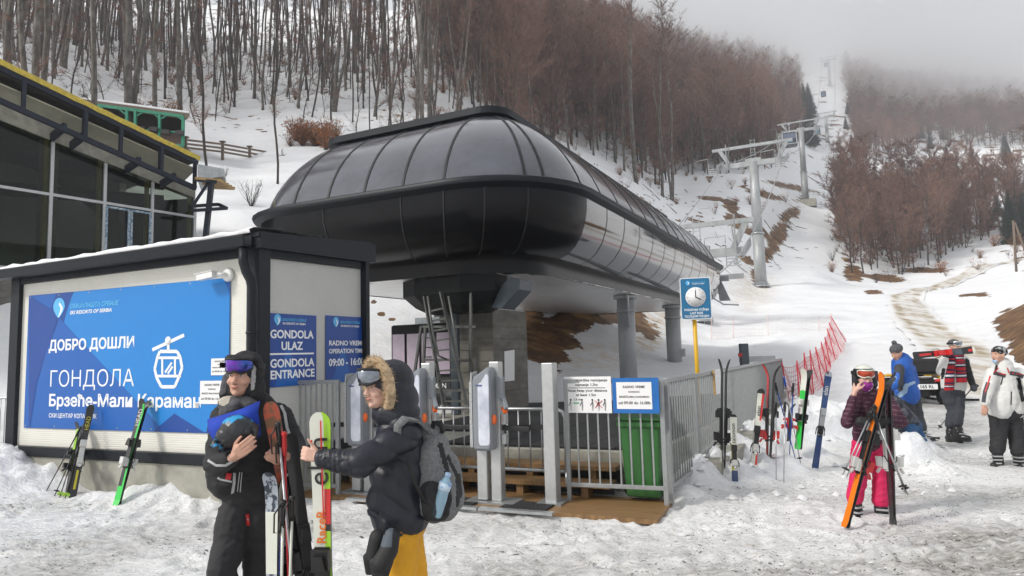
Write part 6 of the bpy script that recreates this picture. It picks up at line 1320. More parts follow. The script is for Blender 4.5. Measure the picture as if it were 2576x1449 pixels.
jz=[('c',A['nk']+Vh((0,.02,-.05)),P(2193,1085,7.3),.13,.16),('c',P(2180,1060,7.28),P(2182,1105,7.28),.14,.145),('c',P(2208,1060,7.3),P(2208,1105,7.3),.14,.145),('c',A['sL'],A['eL'],.075,.068),('c',A['eL'],A['eL'].lerp(A['wL'],.8),.068,.045),('c',A['sR'],A['eR'],.075,.068),('c',A['eR'],A['eR'].lerp(A['wR'],.75),.068,.045),('c',ph.p(-.05,.0,-.15),ph.p(.06,0,-.15),.075,.075)]
blob('jacket',jz,.011,['jacket_plum','plum_line'],pk,3,folds(.010,9,31),[(lambda c:((c[:,2]*1.0+.15*c[:,0])%.048<.006),1)])
blob('buff',[ph.e(0,.035,-.062,.072,.078,.055),ph.e(0,.0,-.10,.075,.08,.06),ph.e(0,-.005,.075,.080,.098,.035)],.007,['buff_purple','scarf_white'],pk,2,None,[(lambda c:(n3(c,26,5)>.13),1)])
blob('helmet',[ph.e(0,-.02,.062,.108,.128,.085),('c',ph.p(-.095,-.01,.03),ph.p(-.092,.0,-.07),.030,.036),('c',ph.p(.095,-.01,.03),ph.p(.092,.0,-.07),.030,.036)],.008,['helmet_black','ski_white'],pk,3,None,[(lambda c:c[:,2]>ph.p(0,0,.105).z,1)])
goggles(ph,pk,'visor_orange','ski_white',.080,.125,-.22,.092,sr=(.125,.16))
mb=MB(); mb.bar(P(2154,958,7.06),P(2159,974,7.05),.012,.05,up=(1,0,0)); ot=thing('phone','phone held to the ear of the person in plum jacket','phone',P(2156,962,7.03)); mb.build('case',['black_plastic'],ot,.004)
blob('mittens',[('c',P(2232,1058,6.92),P(2195,1068,6.90),.055,.065),('c',P(2195,1068,6.9),P(2165,1060,6.93),.06,.05),('c',P(2205,1050,6.95),P(2185,1040,6.95),.03,.025)],.009,['pack_black','jacket_plum'],pk,2,folds(.006,14,3))
tz=[('c',P(2180,1112,7.3),P(2206,1112,7.3),.13,.13)]
for s in 'LR': tz+=[('c',A['h'+s],A['k'+s],.115,.09),('c',A['k'+s],A['a'+s]+Vh((0,0,.10)),.09,.09)]
blob('trousers',tz,.011,['pants_pink'],pk,3,folds(.014,7,33))
def boots(n,A,dirs,m='boot_black',r=.07,vox=.012):
    for s,d in zip('LR',dirs):
        a=A['a'+s]; d=Vh(d).normalized(); b=blob('ski_boot',[('c',a+Vh((0,0,.04)),a+Vh((0,0,-.09)),r,r*.95),('c',a+Vh((0,0,-.085))-d*.05,a+Vh((0,0,-.10))+d*.15,r*.8,r*.62),('b',a+Vh((0,0,-.145))+d*.05,(.10,.28,.03),Matrix.Rotation(math.atan2(-d.x,d.y),3,'Z'))],vox,[m],n,1)
        mb=MB()
        for k in range(3): c=a+Vh((0,0,.02-.045*k))+d*(.02+k*.03); sd_=Vh((-d.y,d.x,0)); mb.bar(c-sd_*.078+d*.0,c+d*.075,.012,.018); mb.bar(c+d*.075,c+sd_*.078,.012,.018)
        each(mb,'buckle',['alu'],b)
boots(pk,A,[(-.3,-1,0),(.2,-1,0)])
def skp(label,p0,p1,n,za,zb,**k): return pair(label,p0,p1,n,za,zb,group='skis hugged by the person in pink trousers',**k)
skp('orange and black ski pair crossing in front of the pink trousers, leaning right',Vh((P(2125,1312,6.75).x,6.75,.02)),P(2233,942,6.85),(-1,-.22,.1),[(0,'ski_orange')],[(0,'ski_black')],w=.075,bind=('black_plastic','binding_white'),bind2=('black_plastic','ski_red'),tip=.07)
skp('black and white ski pair standing straight on the right of the pink trousers',Vh((P(2246,1308,6.8).x,6.8,.02)),P(2226,935,6.95),(1,-.1,0),[(0,'ski_black'),(.3,'ski_white')],[(0,'ski_black')],w=.075,bind=('binding_white','binding_white'),tip=.07,spread=.08)
for a,b,l in (((2200,1020,6.8),(2120,1195,6.75),'ski pole from the mittens down to the lower left'),((2205,1025,6.83),(2130,1200,6.8),'ski pole parallel to and just behind the lower-left one'),((2196,1030,6.78),(2278,1240,6.7),'ski pole from the mittens down to the lower right'),((2192,1028,6.82),(2284,1245,6.76),'ski pole close beside the lower-right one')): pole(l,P(*a),P(*b),'galvanised',group='poles held by the person in pink trousers')
# ---------------------------------------------------------------- man in white jacket
wj=person('man in white, red and grey ski jacket and patterned beanie at the right edge',(6.95,9.9,0))
h=Head(P(2512,893,9.85),(-.97,-.22,.0),k=1.03); A=dict(nk=P(2520,915,9.9),sL=P(2496,940,9.85),sR=P(2562,940,9.95),eL=P(2482,990,9.8),wL=P(2476,1018,9.7),eR=P(2592,980,9.8),wR=P(2590,1010,9.65),pe=P(2530,1035,9.9),hL=P(2512,1045,9.9),hR=P(2548,1045,9.92),kL=P(2512,1105,9.9),kR=P(2557,1105,9.9),aL=P(2510,1150,9.9),aR=P(2562,1153,9.85))
body_of(wj,h,A,'skin',.010,[hand(A['wL'],(-.15,-.1,-1),(.3,1,0),1,(.4,.4,.5,.5),1.0)]); h.face(wj)
J=[('c',A['nk']+Vh((0,0,-.05)),P(2528,1010,9.9),.15,.19),('c',P(2515,1000,9.88),P(2515,1030,9.88),.16,.165),('c',P(2545,1000,9.9),P(2545,1030,9.9),.16,.165),('c',A['sL'],A['eL'],.095,.08),('c',A['eL'],A['eL'].lerp(A['wL'],.8),.08,.065),('c',A['sR'],A['eR'],.095,.08),('c',A['eR'],A['wR'],.08,.06),('c',A['sL'],A['sR'],.09,.09),('c',P(2520,915,9.88),P(2522,925,9.88),.075,.09)]
blob('jacket',J,.012,['jacket_white','cloth_grey','red'],wj,4,folds(.010,7,41))
wjo=[c for c in wj.children if c.name.startswith('jacket')][0]
for nm,pts,w_,mt in (('grey_panel',[(2486,962),(2478,985),(2474,1012)],10,'cloth_grey'),('red_piping',[(2491,945),(2484,970),(2477,990)],4,'red'),('grey_panel',[(2499,938),(2515,942),(2530,946)],9,'cloth_grey'),('red_piping',[(2512,925),(2500,938),(2530,942)],3,'red'),('grey_panel',[(2540,938),(2560,942),(2575,948)],10,'cloth_grey'),('red_piping',[(2534,925),(2538,938),(2572,942)],3,'red'),('strap',[(2550,918),(2560,945),(2568,985),(2574,1010)],11,'cloth_black'),('pocket_zip',[(2523,947),(2518,968)],3,'cloth_black'),('pocket_zip',[(2544,985),(2543,1018)],3,'cloth_black'),('strap',[(2508,918),(2502,940)],6,'cloth_black')): ribbon(wjo,nm,pts,w_,mt)
blob('trousers',[('c',P(2513,1035,9.9),P(2547,1035,9.9),.15,.15)]+[q for s in 'LR' for q in (('c',A['h'+s],A['k'+s],.13,.105),('c',A['k'+s],A['a'+s]+Vh((0,0,.11)),.105,.10))],.012,['cloth_charcoal'],wj,3,folds(.014,7,42))
blob('beanie',[h.e(0,-.02,.055,.088,.108,.075),h.e(0,-.03,.03,.087,.10,.06)],.009,['beanie_pattern'],wj,3)
mb=MB(); mb.ball(h.p(.0,.075,-.085),(.04,.02,.03),10,0,h.m); mb.build('lowered_mask',['jacket_sky'],wj)
boots(wj,A,[(-.8,-.5,0),(-.5,-.8,0)])
# ---------------------------------------------------------------- man with scarf and ski on the shoulder
sf=person('man with red, white and navy striped scarf carrying a ski on his shoulder',(7.8,12.2,0))
h=Head(P(2402,872,12.1),(.25,-.96,0),k=1.03); A=dict(nk=P(2402,888,12.15),sL=P(2379,903,12.1),sR=P(2424,905,12.2),eL=P(2367,934,11.9),wL=P(2379,898,11.85),eR=P(2437,945,12.1),wR=P(2447,966,11.95),pe=P(2396,985,12.2),hL=P(2384,990,12.2),hR=P(2409,990,12.2),kL=P(2398,1035,12.15),kR=P(2410,1035,12.1),aL=P(2393,1090,12.15),aR=P(2410,1086,12.0))
body_of(sf,h,A,'skin',.011); h.face(sf)
J=[('c',A['nk']+Vh((0,0,-.05)),P(2398,965,12.2),.15,.165),('c',P(2390,950,12.2),P(2390,972,12.2),.15,.15),('c',P(2410,950,12.2),P(2408,972,12.2),.15,.15),('c',A['sL'],A['eL'],.09,.08),('c',A['eL'],A['eL'].lerp(A['wL'],.85),.08,.06),('c',A['sR'],A['eR'],.09,.075),('c',A['eR'],A['wR'],.075,.055),('c',A['sL'],A['sR'],.08,.08)]
blob('jacket',J,.012,['jacket_white','cloth_black','red'],sf,3,folds(.010,7,51),[([P(2430,910,12),P(2440,950,11.9),P(2445,965,11.9)],.07,1),([P(2374,930,12),P(2370,950,12)],.03,1),([P(2386,945,11.9),P(2388,968,11.9)],.03,1),([P(2414,890,12),P(2421,905,12)],.03,2)])
blob('trousers',[('c',P(2388,985,12.2),P(2406,985,12.2),.14,.14)]+[q for s in 'LR' for q in (('c',A['h'+s],A['k'+s],.125,.10),('c',A['k'+s],A['a'+s]+Vh((0,0,.16)),.10,.095))],.012,['pants_slate'],sf,3,folds(.014,7,52))
for s in 'LR': blob('glove',[('c',A['w'+s],A['w'+s]+Vh((0,-.02,.08 if s=='L' else -.08)),.045,.055),('c',A['w'+s],A['w'+s]+Vh((.06,-.03,.04 if s=='L' else -.03)),.03,.025)],.010,['cloth_grey'],sf,2)
blob('beanie',[h.e(0,-.015,.06,.088,.108,.072)],.010,['knit_grey','jacket_white'],sf,2,None,[(lambda c:c[:,2]<h.p(0,0,.058).z,1)])
goggles(h,sf,'visor_silver','ski_white',.075,.118,-.2,.088,sr=(.105,.13))
mb=MB(); c1=[P(2392,897,11.88),P(2390,930,11.85),P(2389,965,11.84),P(2388,982,11.84)]; c2=[P(2412,892,11.9),P(2416,920,11.86),P(2420,962,11.88)]
def scarfstrip(c,w):
    rows=[]; n=22
    for i in range(n+1):
        f=i/n*(len(c)-1); k=min(int(f),len(c)-2); p=c[k].lerp(c[k+1],f-k); rows.append([p+Vh((-w/2,.02,0)),p+Vh((0,-.012,0)),p+Vh((w/2,.02,0))])
    k0=len(mb.f); mb.loft(rows,closed=False)
    for j in range(k0,len(mb.f)): r=(j-k0)//2; mb.m[j]=(0,1,0,2,0,1,1)[r%7] if r<n-3 else 1
scarfstrip(c1,.16); scarfstrip(c2,.17); o=mb.build('scarf',['scarf_navy','scarf_red','scarf_white'],sf); o.modifiers.new('thick','SOLIDIFY').thickness=.02
blob('scarf_wrap',[('c',P(2392,893,12.0),P(2412,893,12.0),.07,.07)],.012,['scarf_navy','scarf_red'],sf,2,None,[(lambda c:(c[:,0]*14%1)<.4,1)])
boots(sf,A,[(.3,-1,0),(.6,-.9,0)],r=.085)
t=thing('ski','black and red ski resting on the shoulder of the man with the scarf','ski',P(2300,900,12)); ski(t,P(2296,895,11.75),P(2450,880,11.7),(-.1,-1,.1),[(0,'ski_black'),(.1,'ski_red',(1,)),(.3,'ski_black'),(.55,'glove_grey'),(.8,'ski_black'),(.9,'ski_red',(1,)),(.96,'ski_white')],.12,('ski_red','ski_red'),.03,asthing=True)
pole('ski pole held low by the scarf man, passing behind his legs',P(2452,968,11.9),P(2360,1079,12.6),'black_plastic',group=None)
# ---------------------------------------------------------------- person in blue jacket looking down
bj=person('person in blue and grey ski jacket and dark bobble hat looking down',(6.2,11.2,0))
h=Head(P(2256,888,11.05),(-.93,-.35,-.45),k=1.03); A=dict(nk=P(2266,908,11.1),sL=P(2262,928,11.0),sR=P(2288,926,11.3),eL=P(2258,965,10.9),wL=P(2240,975,10.85),eR=P(2300,960,11.3),wR=P(2260,985,11.1),pe=P(2284,1000,11.2),hL=P(2276,1008,11.15),hR=P(2296,1008,11.25),kL=P(2290,1050,11.2),kR=P(2308,1050,11.2),aL=P(2272,1085,11.2),aR=P(2318,1088,11.15))
body_of(bj,h,A,'skin',.011); h.face(bj)
J=[('c',A['nk']+Vh((0,0,-.05)),P(2277,970,11.15),.15,.18),('c',P(2275,970,11.15),P(2284,992,11.15),.18,.185),('c',A['sL'],A['eL'],.09,.08),('c',A['eL'],A['wL'],.08,.06),('c',A['sR'],A['eR'],.09,.08),('c',A['eR'],A['wR'],.08,.055),('c',A['sL'],A['sR'],.09,.09),('c',h.p(.0,-.07,-.12),h.p(0,-.10,-.2),.10,.11)]
blob('jacket',J,.012,['jacket_blue','cloth_grey','jacket_sky'],bj,3,folds(.010,7,61),[([P(2262,925,10.8),P(2272,950,10.8),P(2270,975,10.8)],.085,1),(lambda c:c[:,2]>P(0,917,11.1).z,1),([P(2240,930,10.8),P(2238,950,10.8)],.05,0),([P(2285,968,10.8),P(2300,962,10.8)],.025,2),([P(2262,995,10.8),P(2276,985,10.8),P(2280,970,10.8)],.035,2),([P(2242,945,10.8),P(2252,950,10.8)],.02,2)])
blob('trousers',[('c',P(2280,1000,11.2),P(2292,1000,11.2),.15,.15)]+[q for s in 'LR' for q in (('c',A['h'+s],A['k'+s],.125,.10),('c',A['k'+s],A['a'+s]+Vh((0,0,.08)),.10,.09))],.012,['cloth_grey'],bj,3,folds(.014,7,62))
blob('bobble_hat',[h.e(0,-.02,.06,.092,.112,.082),h.e(0,-.03,.165,.04,.04,.04)],.010,['knit_grey'],bj,2,lambda co,no:.006*n3(co,30,3))
boots(bj,A,[(-.5,-.9,0),(.7,-.7,0)],r=.075)
# ---------------------------------------------------------------- child in patterned jacket and jeans-blue trousers stepping out
ch=person('crouching person in dark patterned jacket and denim-blue trousers, leg stretched behind',(6.0,10.6,0))
h=Head(P(2252,1020,10.4),(-.8,-.5,-.3),k=.95); A=dict(nk=P(2262,1036,10.45),sL=P(2262,1046,10.35),sR=P(2278,1044,10.6),eL=P(2250,1078,10.25),wL=P(2240,1095,10.15),eR=P(2272,1080,10.5),wR=P(2255,1100,10.3),pe=P(2288,1066,10.6),hL=P(2284,1072,10.5),hR=P(2296,1070,10.65),kL=P(2272,1108,10.4),kR=P(2312,1105,10.6),aL=P(2258,1135,10.5),aR=P(2332,1142,10.55))
body_of(ch,h,A,'skin',.012)
blob('jacket',[('c',A['nk'],P(2284,1060,10.55),.14,.16),('c',A['sL'],A['eL'],.08,.07),('c',A['eL'],A['wL'],.07,.05),('c',A['sR'],A['eR'],.08,.07),('c',A['eR'],A['wR'],.07,.05)],.013,['camo'],ch,3,folds(.010,7,71))
blob('hood',[h.e(0,-.02,.03,.11,.12,.12)],.012,['camo'],ch,2)
blob('trousers',[('c',A['hL'],A['hR'],.13,.13)]+[q for s in 'LR' for q in (('c',A['h'+s],A['k'+s],.125,.10),('c',A['k'+s],A['a'+s]+Vh((0,0,.03)),.10,.085))],.012,['jeans_blue'],ch,3,folds(.014,7,72))
boots(ch,A,[(-.6,-.8,0),(.8,-.5,0)],r=.07)
pole('black-gripped ski pole lying level behind the pink trousers, pointing right',P(2362,1102,10.3),P(2248,1100,10.1),'galvanised')
# ---------------------------------------------------------------- quad bike
aq=G(2320,1003,.15); Yq=17.5; at=thing('quad_bike','muddy black quad bike with a yellow fender parked on the track','quad bike',P(2320,1000,Yq))
c0=P(2322,1003,Yq); c0.z=gz(c0.x,c0.y)
fwd=Vh((.30,.95,0)).normalized(); sd=Vh((fwd.y,-fwd.x,0))
def aqp(a,b,z): return c0+sd*a+fwd*b+Vh((0,0,z))
for a in(-.48,.48):
    for b in(0,1.3):
        w=thing2('wheel',at); mb=MB(); mb.lathe(aqp(a,b,.30),[(.12,-.12),(.27,-.12),(.31,-.07),(.31,.07),(.27,.12),(.12,.12)],18,axis=sd)
        for k in range(14): an=k*math.pi/7; q_=aqp(a,b,.30)+fwd*math.cos(an)*.31+Vh((0,0,math.sin(an)*.31)); mb.bar(q_-sd*.11,q_+sd*.11,.035,.03)
        mb.build('tyre',['rubber'],w); mb=MB(); mb.lathe(aqp(a,b,.30),[(.13,-.09),(.13,.09)],14,axis=sd); mb.build('rim',['galvanised'],w)
mb=MB(); mb.bar(aqp(0,-.25,.50),aqp(0,1.5,.50),.5,.28); mb.bar(aqp(0,-.1,.28),aqp(0,1.4,.28),.3,.2); mb.build('chassis',['black_plastic'],at,.03)
mb=MB()
for s in(-1,1): mb.bar(aqp(s*.46,-.30,.68),aqp(s*.46,.35,.70),.30,.07); mb.bar(aqp(s*.46,1.0,.70),aqp(s*.46,1.6,.66),.30,.07)
each(mb,'fender',['yellow_post'],at,.02)
blob('seat',[('c',aqp(0,.1,.82),aqp(0,.6,.80),.13,.12)],.02,['rubber'],at,2)
mb=MB(); mb.bar(aqp(0,-.35,.98),aqp(0,.15,.98),.72,.36); mb.build('cargo_box',['rubber'],at,.06)
mb=MB()
for b in(-.35,-.1,.15): mb.bar(aqp(-.4,b,.77),aqp(.4,b,.77),.03)
for s in(-.4,.4): mb.bar(aqp(s,-.4,.77),aqp(s,.2,.77),.03)
mb.build('rack',['black_plastic'],at)
mb=MB(); mb.tube([aqp(-.35,1.0,1.08),aqp(-.12,1.05,1.05),aqp(0,1.1,.95),aqp(.12,1.05,1.05),aqp(.35,1.0,1.08)],.02,8); mb.tube([aqp(0,1.1,.95),aqp(0,1.25,.6)],.03); mb.build('handlebar',['black_plastic'],at)
for s in(-.4,.4): mb=MB(); mb.bar(aqp(s*.85,-.41,.62),aqp(s*.5,-.41,.62),.03,.06); mb.build('tail_light',['red'],at)
mb=MB(); a_=aqp(-.24,-.44,.40); mb.prism([a_,a_+sd*.48,a_+sd*.48+Vh((0,0,.13)),a_+Vh((0,0,.13))],-fwd*.01); text_into(mb,'165 RL',a_+sd*.24-fwd*.012+Vh((0,0,.03)),sd,(0,0,1),.11,1,.02); mb.build('number_plate',['paper','ink'],at)
# ================================================================ trees
mat('bark_beech',(.075,.065,.055),.85,var=.5,scale=3,bump=.6,bscale=12,stretch=(1,1,.5),col2=(.18,.17,.15),thr=(.42,.66))
mat('bark_dark',(.05,.042,.036),.9,var=.4,scale=4,bump=.5,bscale=14,stretch=(1,1,.5))
mat('twig_brown',(.205,.118,.090),.9,var=.3,scale=1.2)
mat('twig_grey',(.14,.10,.088),.9,var=.3,scale=1.2)
for k_ in ('twig_brown','twig_grey','bark_beech','bark_dark'):
    t_=M[k_].node_tree; b_=t_.nodes['Principled BSDF']; l_=b_.inputs['Base Color'].links[0]; src_=l_.from_socket; oi_=nd(t_,'ShaderNodeObjectInfo'); r_=nd(t_,'ShaderNodeMapRange'); r_.inputs[3].default_value=.62; r_.inputs[4].default_value=1.25; t_.links.new(oi_.outputs['Random'],r_.inputs[0]); h_=nd(t_,'ShaderNodeHueSaturation'); t_.links.new(src_,h_.inputs['Color']); t_.links.new(r_.outputs[0],h_.inputs['Value']); t_.links.new(h_.outputs[0],b_.inputs['Base Color'])
mat('leaf_rust',(.34,.13,.04),.8,var=.35,scale=6)
mat('needle',(.018,.034,.022),.8,var=.5,scale=1.5)
def beech(seed,H=22,dbh=.36,clear=.42,lean=.6,ntw=9,spread=.16,forked=False,tw=.022,crown_w=1.,nbr=28,low=9):
    rng=random.Random(seed); tr=MB(); cr=MB(); stems=[]
    def stem(base,h,r,dx,dy,off=0):
        pts=[];rs=[];n=11
        for i in range(n+1):
            f=i/n; w=.42*h/20; pts.append(Vector((base.x+dx*f+w*math.sin(f*5+seed+off)*f+.10*math.sin(f*17+seed*3),base.y+dy*f+w*math.cos(f*4+seed*2)*f,base.z+h*f))); rs.append(r*(1-f)**.75*(1 if f>.0 else 1.0)+.015)
        rs[0]*=1.35; pts.insert(1,pts[0].lerp(pts[1],.25)); rs.insert(1,r*1.05); pts[0]=pts[0]-Vector((0,0,.6)); return pts,rs
    b=Vector((0,0,0)); a,bb=rng.uniform(-lean,lean),rng.uniform(-lean,lean)
    ps,rs=stem(b,H,dbh/2,a,bb); tr.tube(ps,rs,8); stems.append((ps,rs,H))
    if forked:
        p2,r2=stem(b+Vector((.15,.1,0)),H*.9,dbh/2*.75,a+rng.choice((-1,1))*2.4,bb+1,2); tr.tube(p2,r2,7); stems.append((p2,r2,H*.9))
    for ps,rs,h in stems:
        nb=nbr if not forked else int(nbr*.7)
        for k in range(nb+low):
            isl_=k>=nb
            f=rng.uniform(.07,clear) if isl_ else clear+(1-clear)*((k+rng.random())/nb)**.9*.97; i=f*(len(ps)-2)+1; j=min(int(i),len(ps)-2); p=ps[j].lerp(ps[j+1],i-j)
            an=rng.uniform(0,2*math.pi); ln=rng.uniform(.8,2.6) if isl_ else h*spread*(1.25-f*.85)*rng.uniform(.6,1.3)*crown_w*(1.15 if f>clear+.1 else .6); up=rng.uniform(.0,.6) if isl_ else rng.uniform(.6,1.5)
            d=Vector((math.cos(an),math.sin(an),up)).normalized(); q=[p]; dd=d.copy()
            for s_ in range(4): dd=(dd+Vector((rng.gauss(0,.16),rng.gauss(0,.16),.10))).normalized(); q.append(q[-1]+dd*ln/4)
            r0=.022 if isl_ else max(.018,rs[j]*.42); tr.tube(q,[r0,r0*.75,r0*.5,r0*.3,.008],4,cap=False)
            for m_ in range(ntw):
                t=rng.uniform(.2,1)*4; jj=min(int(t),3); o=q[jj].lerp(q[jj+1],t-jj); sp=(dd+Vector((rng.gauss(0,.7),rng.gauss(0,.7),rng.gauss(.25,.4)))).normalized(); l2=ln*rng.uniform(.22,.5)
                e=o+sp*l2; wd=sp.orthogonal().normalized()*tw; cr.add([o-wd,o+wd,e],[(0,1,2)])
                for w_ in range(7):
                    u=rng.uniform(.15,1); c=o.lerp(e,u); s2=(sp*.8+Vector((rng.gauss(0,.6),rng.gauss(0,.6),rng.gauss(.2,.4)))).normalized(); e2=c+s2*l2*rng.uniform(.25,.6); w2=s2.cross(Vector((rng.gauss(0,1),rng.gauss(0,1),rng.gauss(0,1)))).normalized()*tw*.62; cr.add([c-w2,c+w2,e2],[(0,1,2)])
                    for w3 in range(2):
                        c3=c.lerp(e2,rng.uniform(.2,.9)); s3=(s2*.7+Vector((rng.gauss(0,.6),rng.gauss(0,.6),rng.gauss(.2,.4)))).normalized(); w4=s3.orthogonal().normalized()*tw*.5; cr.add([c3-w4,c3+w4,c3+s3*l2*rng.uniform(.15,.35)],[(0,1,2)])
    return tr,cr
def tree_proto(mk,mt,mc,name='beech_tree'):
    tr,cr=mk; a=tr.me('trunk',[mt]); b=cr.me('crown',[mc]); return a,b
PT=[tree_proto(beech(1,27,.38,.60,tw=.028,low=5),'bark_beech','twig_brown'),tree_proto(beech(2,25,.26,.58,1.2,tw=.028,low=5),'bark_beech','twig_brown'),tree_proto(beech(3,27,.46,.50,.8,8,.15,True,tw=.028,low=6),'bark_beech','twig_brown'),tree_proto(beech(4,23,.22,.62,1.4,8,.12,tw=.028,low=4),'bark_dark','twig_grey'),tree_proto(beech(5,26,.32,.62,.8,tw=.028,low=3),'bark_beech','twig_grey'),tree_proto(beech(6,19,.15,.55,1.2,8,.12,tw=.028,low=4),'bark_dark','twig_brown')]
PE=[tree_proto(beech(21,21,.30,.22,1.0,10,.19,False,.034,1.1,34),'bark_beech','twig_brown'),tree_proto(beech(22,19,.24,.20,1.5,10,.19,True,.034,1.1,34),'bark_dark','twig_brown'),tree_proto(beech(23,23,.38,.28,.8,10,.18,False,.034,1.1,34),'bark_beech','twig_brown')]
PS=[tree_proto(beech(31,9,.09,.15,1.0,4,.14,False,.014,1.,12,4),'bark_dark','twig_grey','bare_sapling'),tree_proto(beech(32,7,.07,.2,1.2,4,.16,False,.014,1.,12,4),'bark_dark','twig_brown','bare_sapling')]
PD_=[tree_proto(beech(11,15,.26,.30,.8,11,.22,False,.035,1.2),'bark_dark','twig_brown'),tree_proto(beech(12,13,.22,.25,.8,11,.24,True,.035,1.2),'bark_dark','twig_brown'),tree_proto(beech(13,17,.28,.35,.6,11,.20,False,.04,1.2),'bark_beech','twig_brown')]
def place(pm,x,y,s,rz,label,group,name='beech_tree',cat='tree',z=None,tilt=(0,0)):
    z=gz(x,y) if z is None else z
    t=bpy.data.objects.new(name,None); sc.collection.objects.link(t); t.location=(x,y,z); t.rotation_euler=(tilt[0],tilt[1],rz); t.scale=(s,s,s); t.empty_display_size=.3
    tag(t,label,cat,group)
    for nm,me in zip(('trunk','crown'),pm):
        if me is None: continue
        o=bpy.data.objects.new(nm,me); sc.collection.objects.link(o); o.parent=t
    return t
rng=random.Random(77)
# --- candidate places by region: (photo column, distance) -> point; kept apart from each other
def region(n,cols,Ys,keep,mind,power=1.):
    out=[];cell={}
    for _ in range(n*14):
        if len(out)>=n: break
        px=rng.uniform(*cols); Y=Ys[0]+(Ys[1]-Ys[0])*rng.random()**power
        t=ray(px,500).x/ray(px,500).y; x=t*Y
        z=gz(x,Y); qx,qy=proj(x,Y,z)
        if not keep(float(qx),float(qy),Y): continue
        key=(int(x/mind),int(Y/mind)); 
        if any((abs(a-x)**2+abs(b-Y)**2)<mind*mind for i in(-1,0,1) for j in(-1,0,1) for a,b in cell.get((key[0]+i,key[1]+j),())): continue
        cell.setdefault(key,[]).append((x,Y)); out.append((x,Y,z,float(qx),float(qy)))
    return out
def edge(px,tab): return float(np.interp(px,[a for a,b in tab],[b for a,b in tab]))
low=[(-400,200),(0,185),(120,205),(200,240),(380,280),(500,300),(640,305),(760,300),(900,335),(1100,360),(1300,380),(1480,400),(1560,430),(1660,470),(1700,440),(1850,440),(1990,420),(2010,330)]
hill=region(1350,(-500,1995),(33,230),lambda x,y,Y:y<edge(x,low)-rng.random()**2*25 and x<1995-(0 if Y<150 else 30) and (x>1050 or (Y<125 and rng.random()<.42)),2.6,1.1)
hill.sort(key=lambda a:a[1])
back=region(420,(1500,2030),(230,420),lambda x,y,Y:x<edge(y,[(0,1900),(150,2015),(300,2030),(450,2000)]),4.0)
isl=region(165,(2085,2640),(88,136),lambda x,y,Y:y<edge(x,[(2080,600),(2140,690),(2290,690),(2400,640),(2480,600),(2580,560)]) and x>edge(y,[(500,2105),(600,2120),(700,2140)]),2.4)
right=region(900,(2120,2750),(200,520),lambda x,y,Y:(y<372 and not(258<y<280 and x>2350) or (y<400 and x<2300)) and x>edge(y,[(0,2125),(200,2125),(400,2160)]),4.2)
# solitary, easily told apart trees
sol=[((522,405,40),1.0,5,'slender pale beech standing alone beside the duct housing'),((330,275,47),1.25,2,'massive forked beech rising directly behind the green picnic hut'),((388,282,50),1.0,0,'tall straight pale beech just right of the massive forked one'),((240,208,36),.95,4,'pale beech above the yellow roof edge, left of the picnic hut'),
     ((90,195,30),.75,2,'leaning forked beech at the left edge above the yellow roof'),((20,168,33),.85,4,'pale beech cut by the left edge of the photo'),((110,215,31),.8,0,'thick pale beech, lowest one above the yellow roof'),((700,440,42),.62,3,'crooked thin tree in front of the timber fence'),((1600,455,95),1.15,2,'large beech at the foot of the wood right of the station roof'),((1665,462,98),1.1,0,'isolated straight beech in the snow right of the station roof'),((1690,462,100),1.05,2,'twin-stemmed beech at the lower right corner of the wood')]
near=[]
for (px,py,Y),s,k,l in sol:
    q=P(px,py,Y); place(PT[k],q.x,q.y,s*rng.uniform(.97,1.03),rng.uniform(0,6),l,None); near.append((q.x,q.y))
hill=[h_ for h_ in hill if all((h_[0]-a)**2+(h_[1]-b)**2>4 for a,b in near) and not (60<h_[3]<520 and h_[1]<46 and h_[4]>150)]
indiv=hill[:230]; rest=[(a,0 if a[3]<1100 else 2) for a in hill[230:]]
for i,(x,y,z,px,py) in enumerate(indiv):
    g=('beeches above the glass building' if px<480 else 'beeches on the slope behind the station roof' if px<1100 else 'beeches at the right of the wood')
    lb={'b':'bare beech in the dense wood'}['b']; lb={0:'bare beech trunk on the snowy slope above the glass-fronted building',1:'bare beech in the wood directly above the station\'s smoked roof',2:'bare beech in the right-hand part of the wood, above the roof\'s long side'}[0 if px<480 else 1 if px<1100 else 2]
    place((PE[rng.randrange(3)] if px>1250 and rng.random()<.8 else PT[rng.choice((0,1,2,3,4,5,5,3,3))]),x,y,rng.uniform(.7,1.15),rng.uniform(0,6.28),lb,g,tilt=(rng.gauss(0,.05),rng.gauss(0,.05)))
isl.sort(key=lambda a:a[1])
for (x,y,z,px,py) in isl[:55]:
    place(PD_[rng.randrange(3)],x,y,rng.uniform(.6,.95),rng.uniform(0,6.28),'bushy brown beech in the thicket above the curving road','beeches of the thicket above the road')
rest+=[(a,1) for a in isl[55:]]+[(a,2) for a in back]+[(a,1) for a in right]
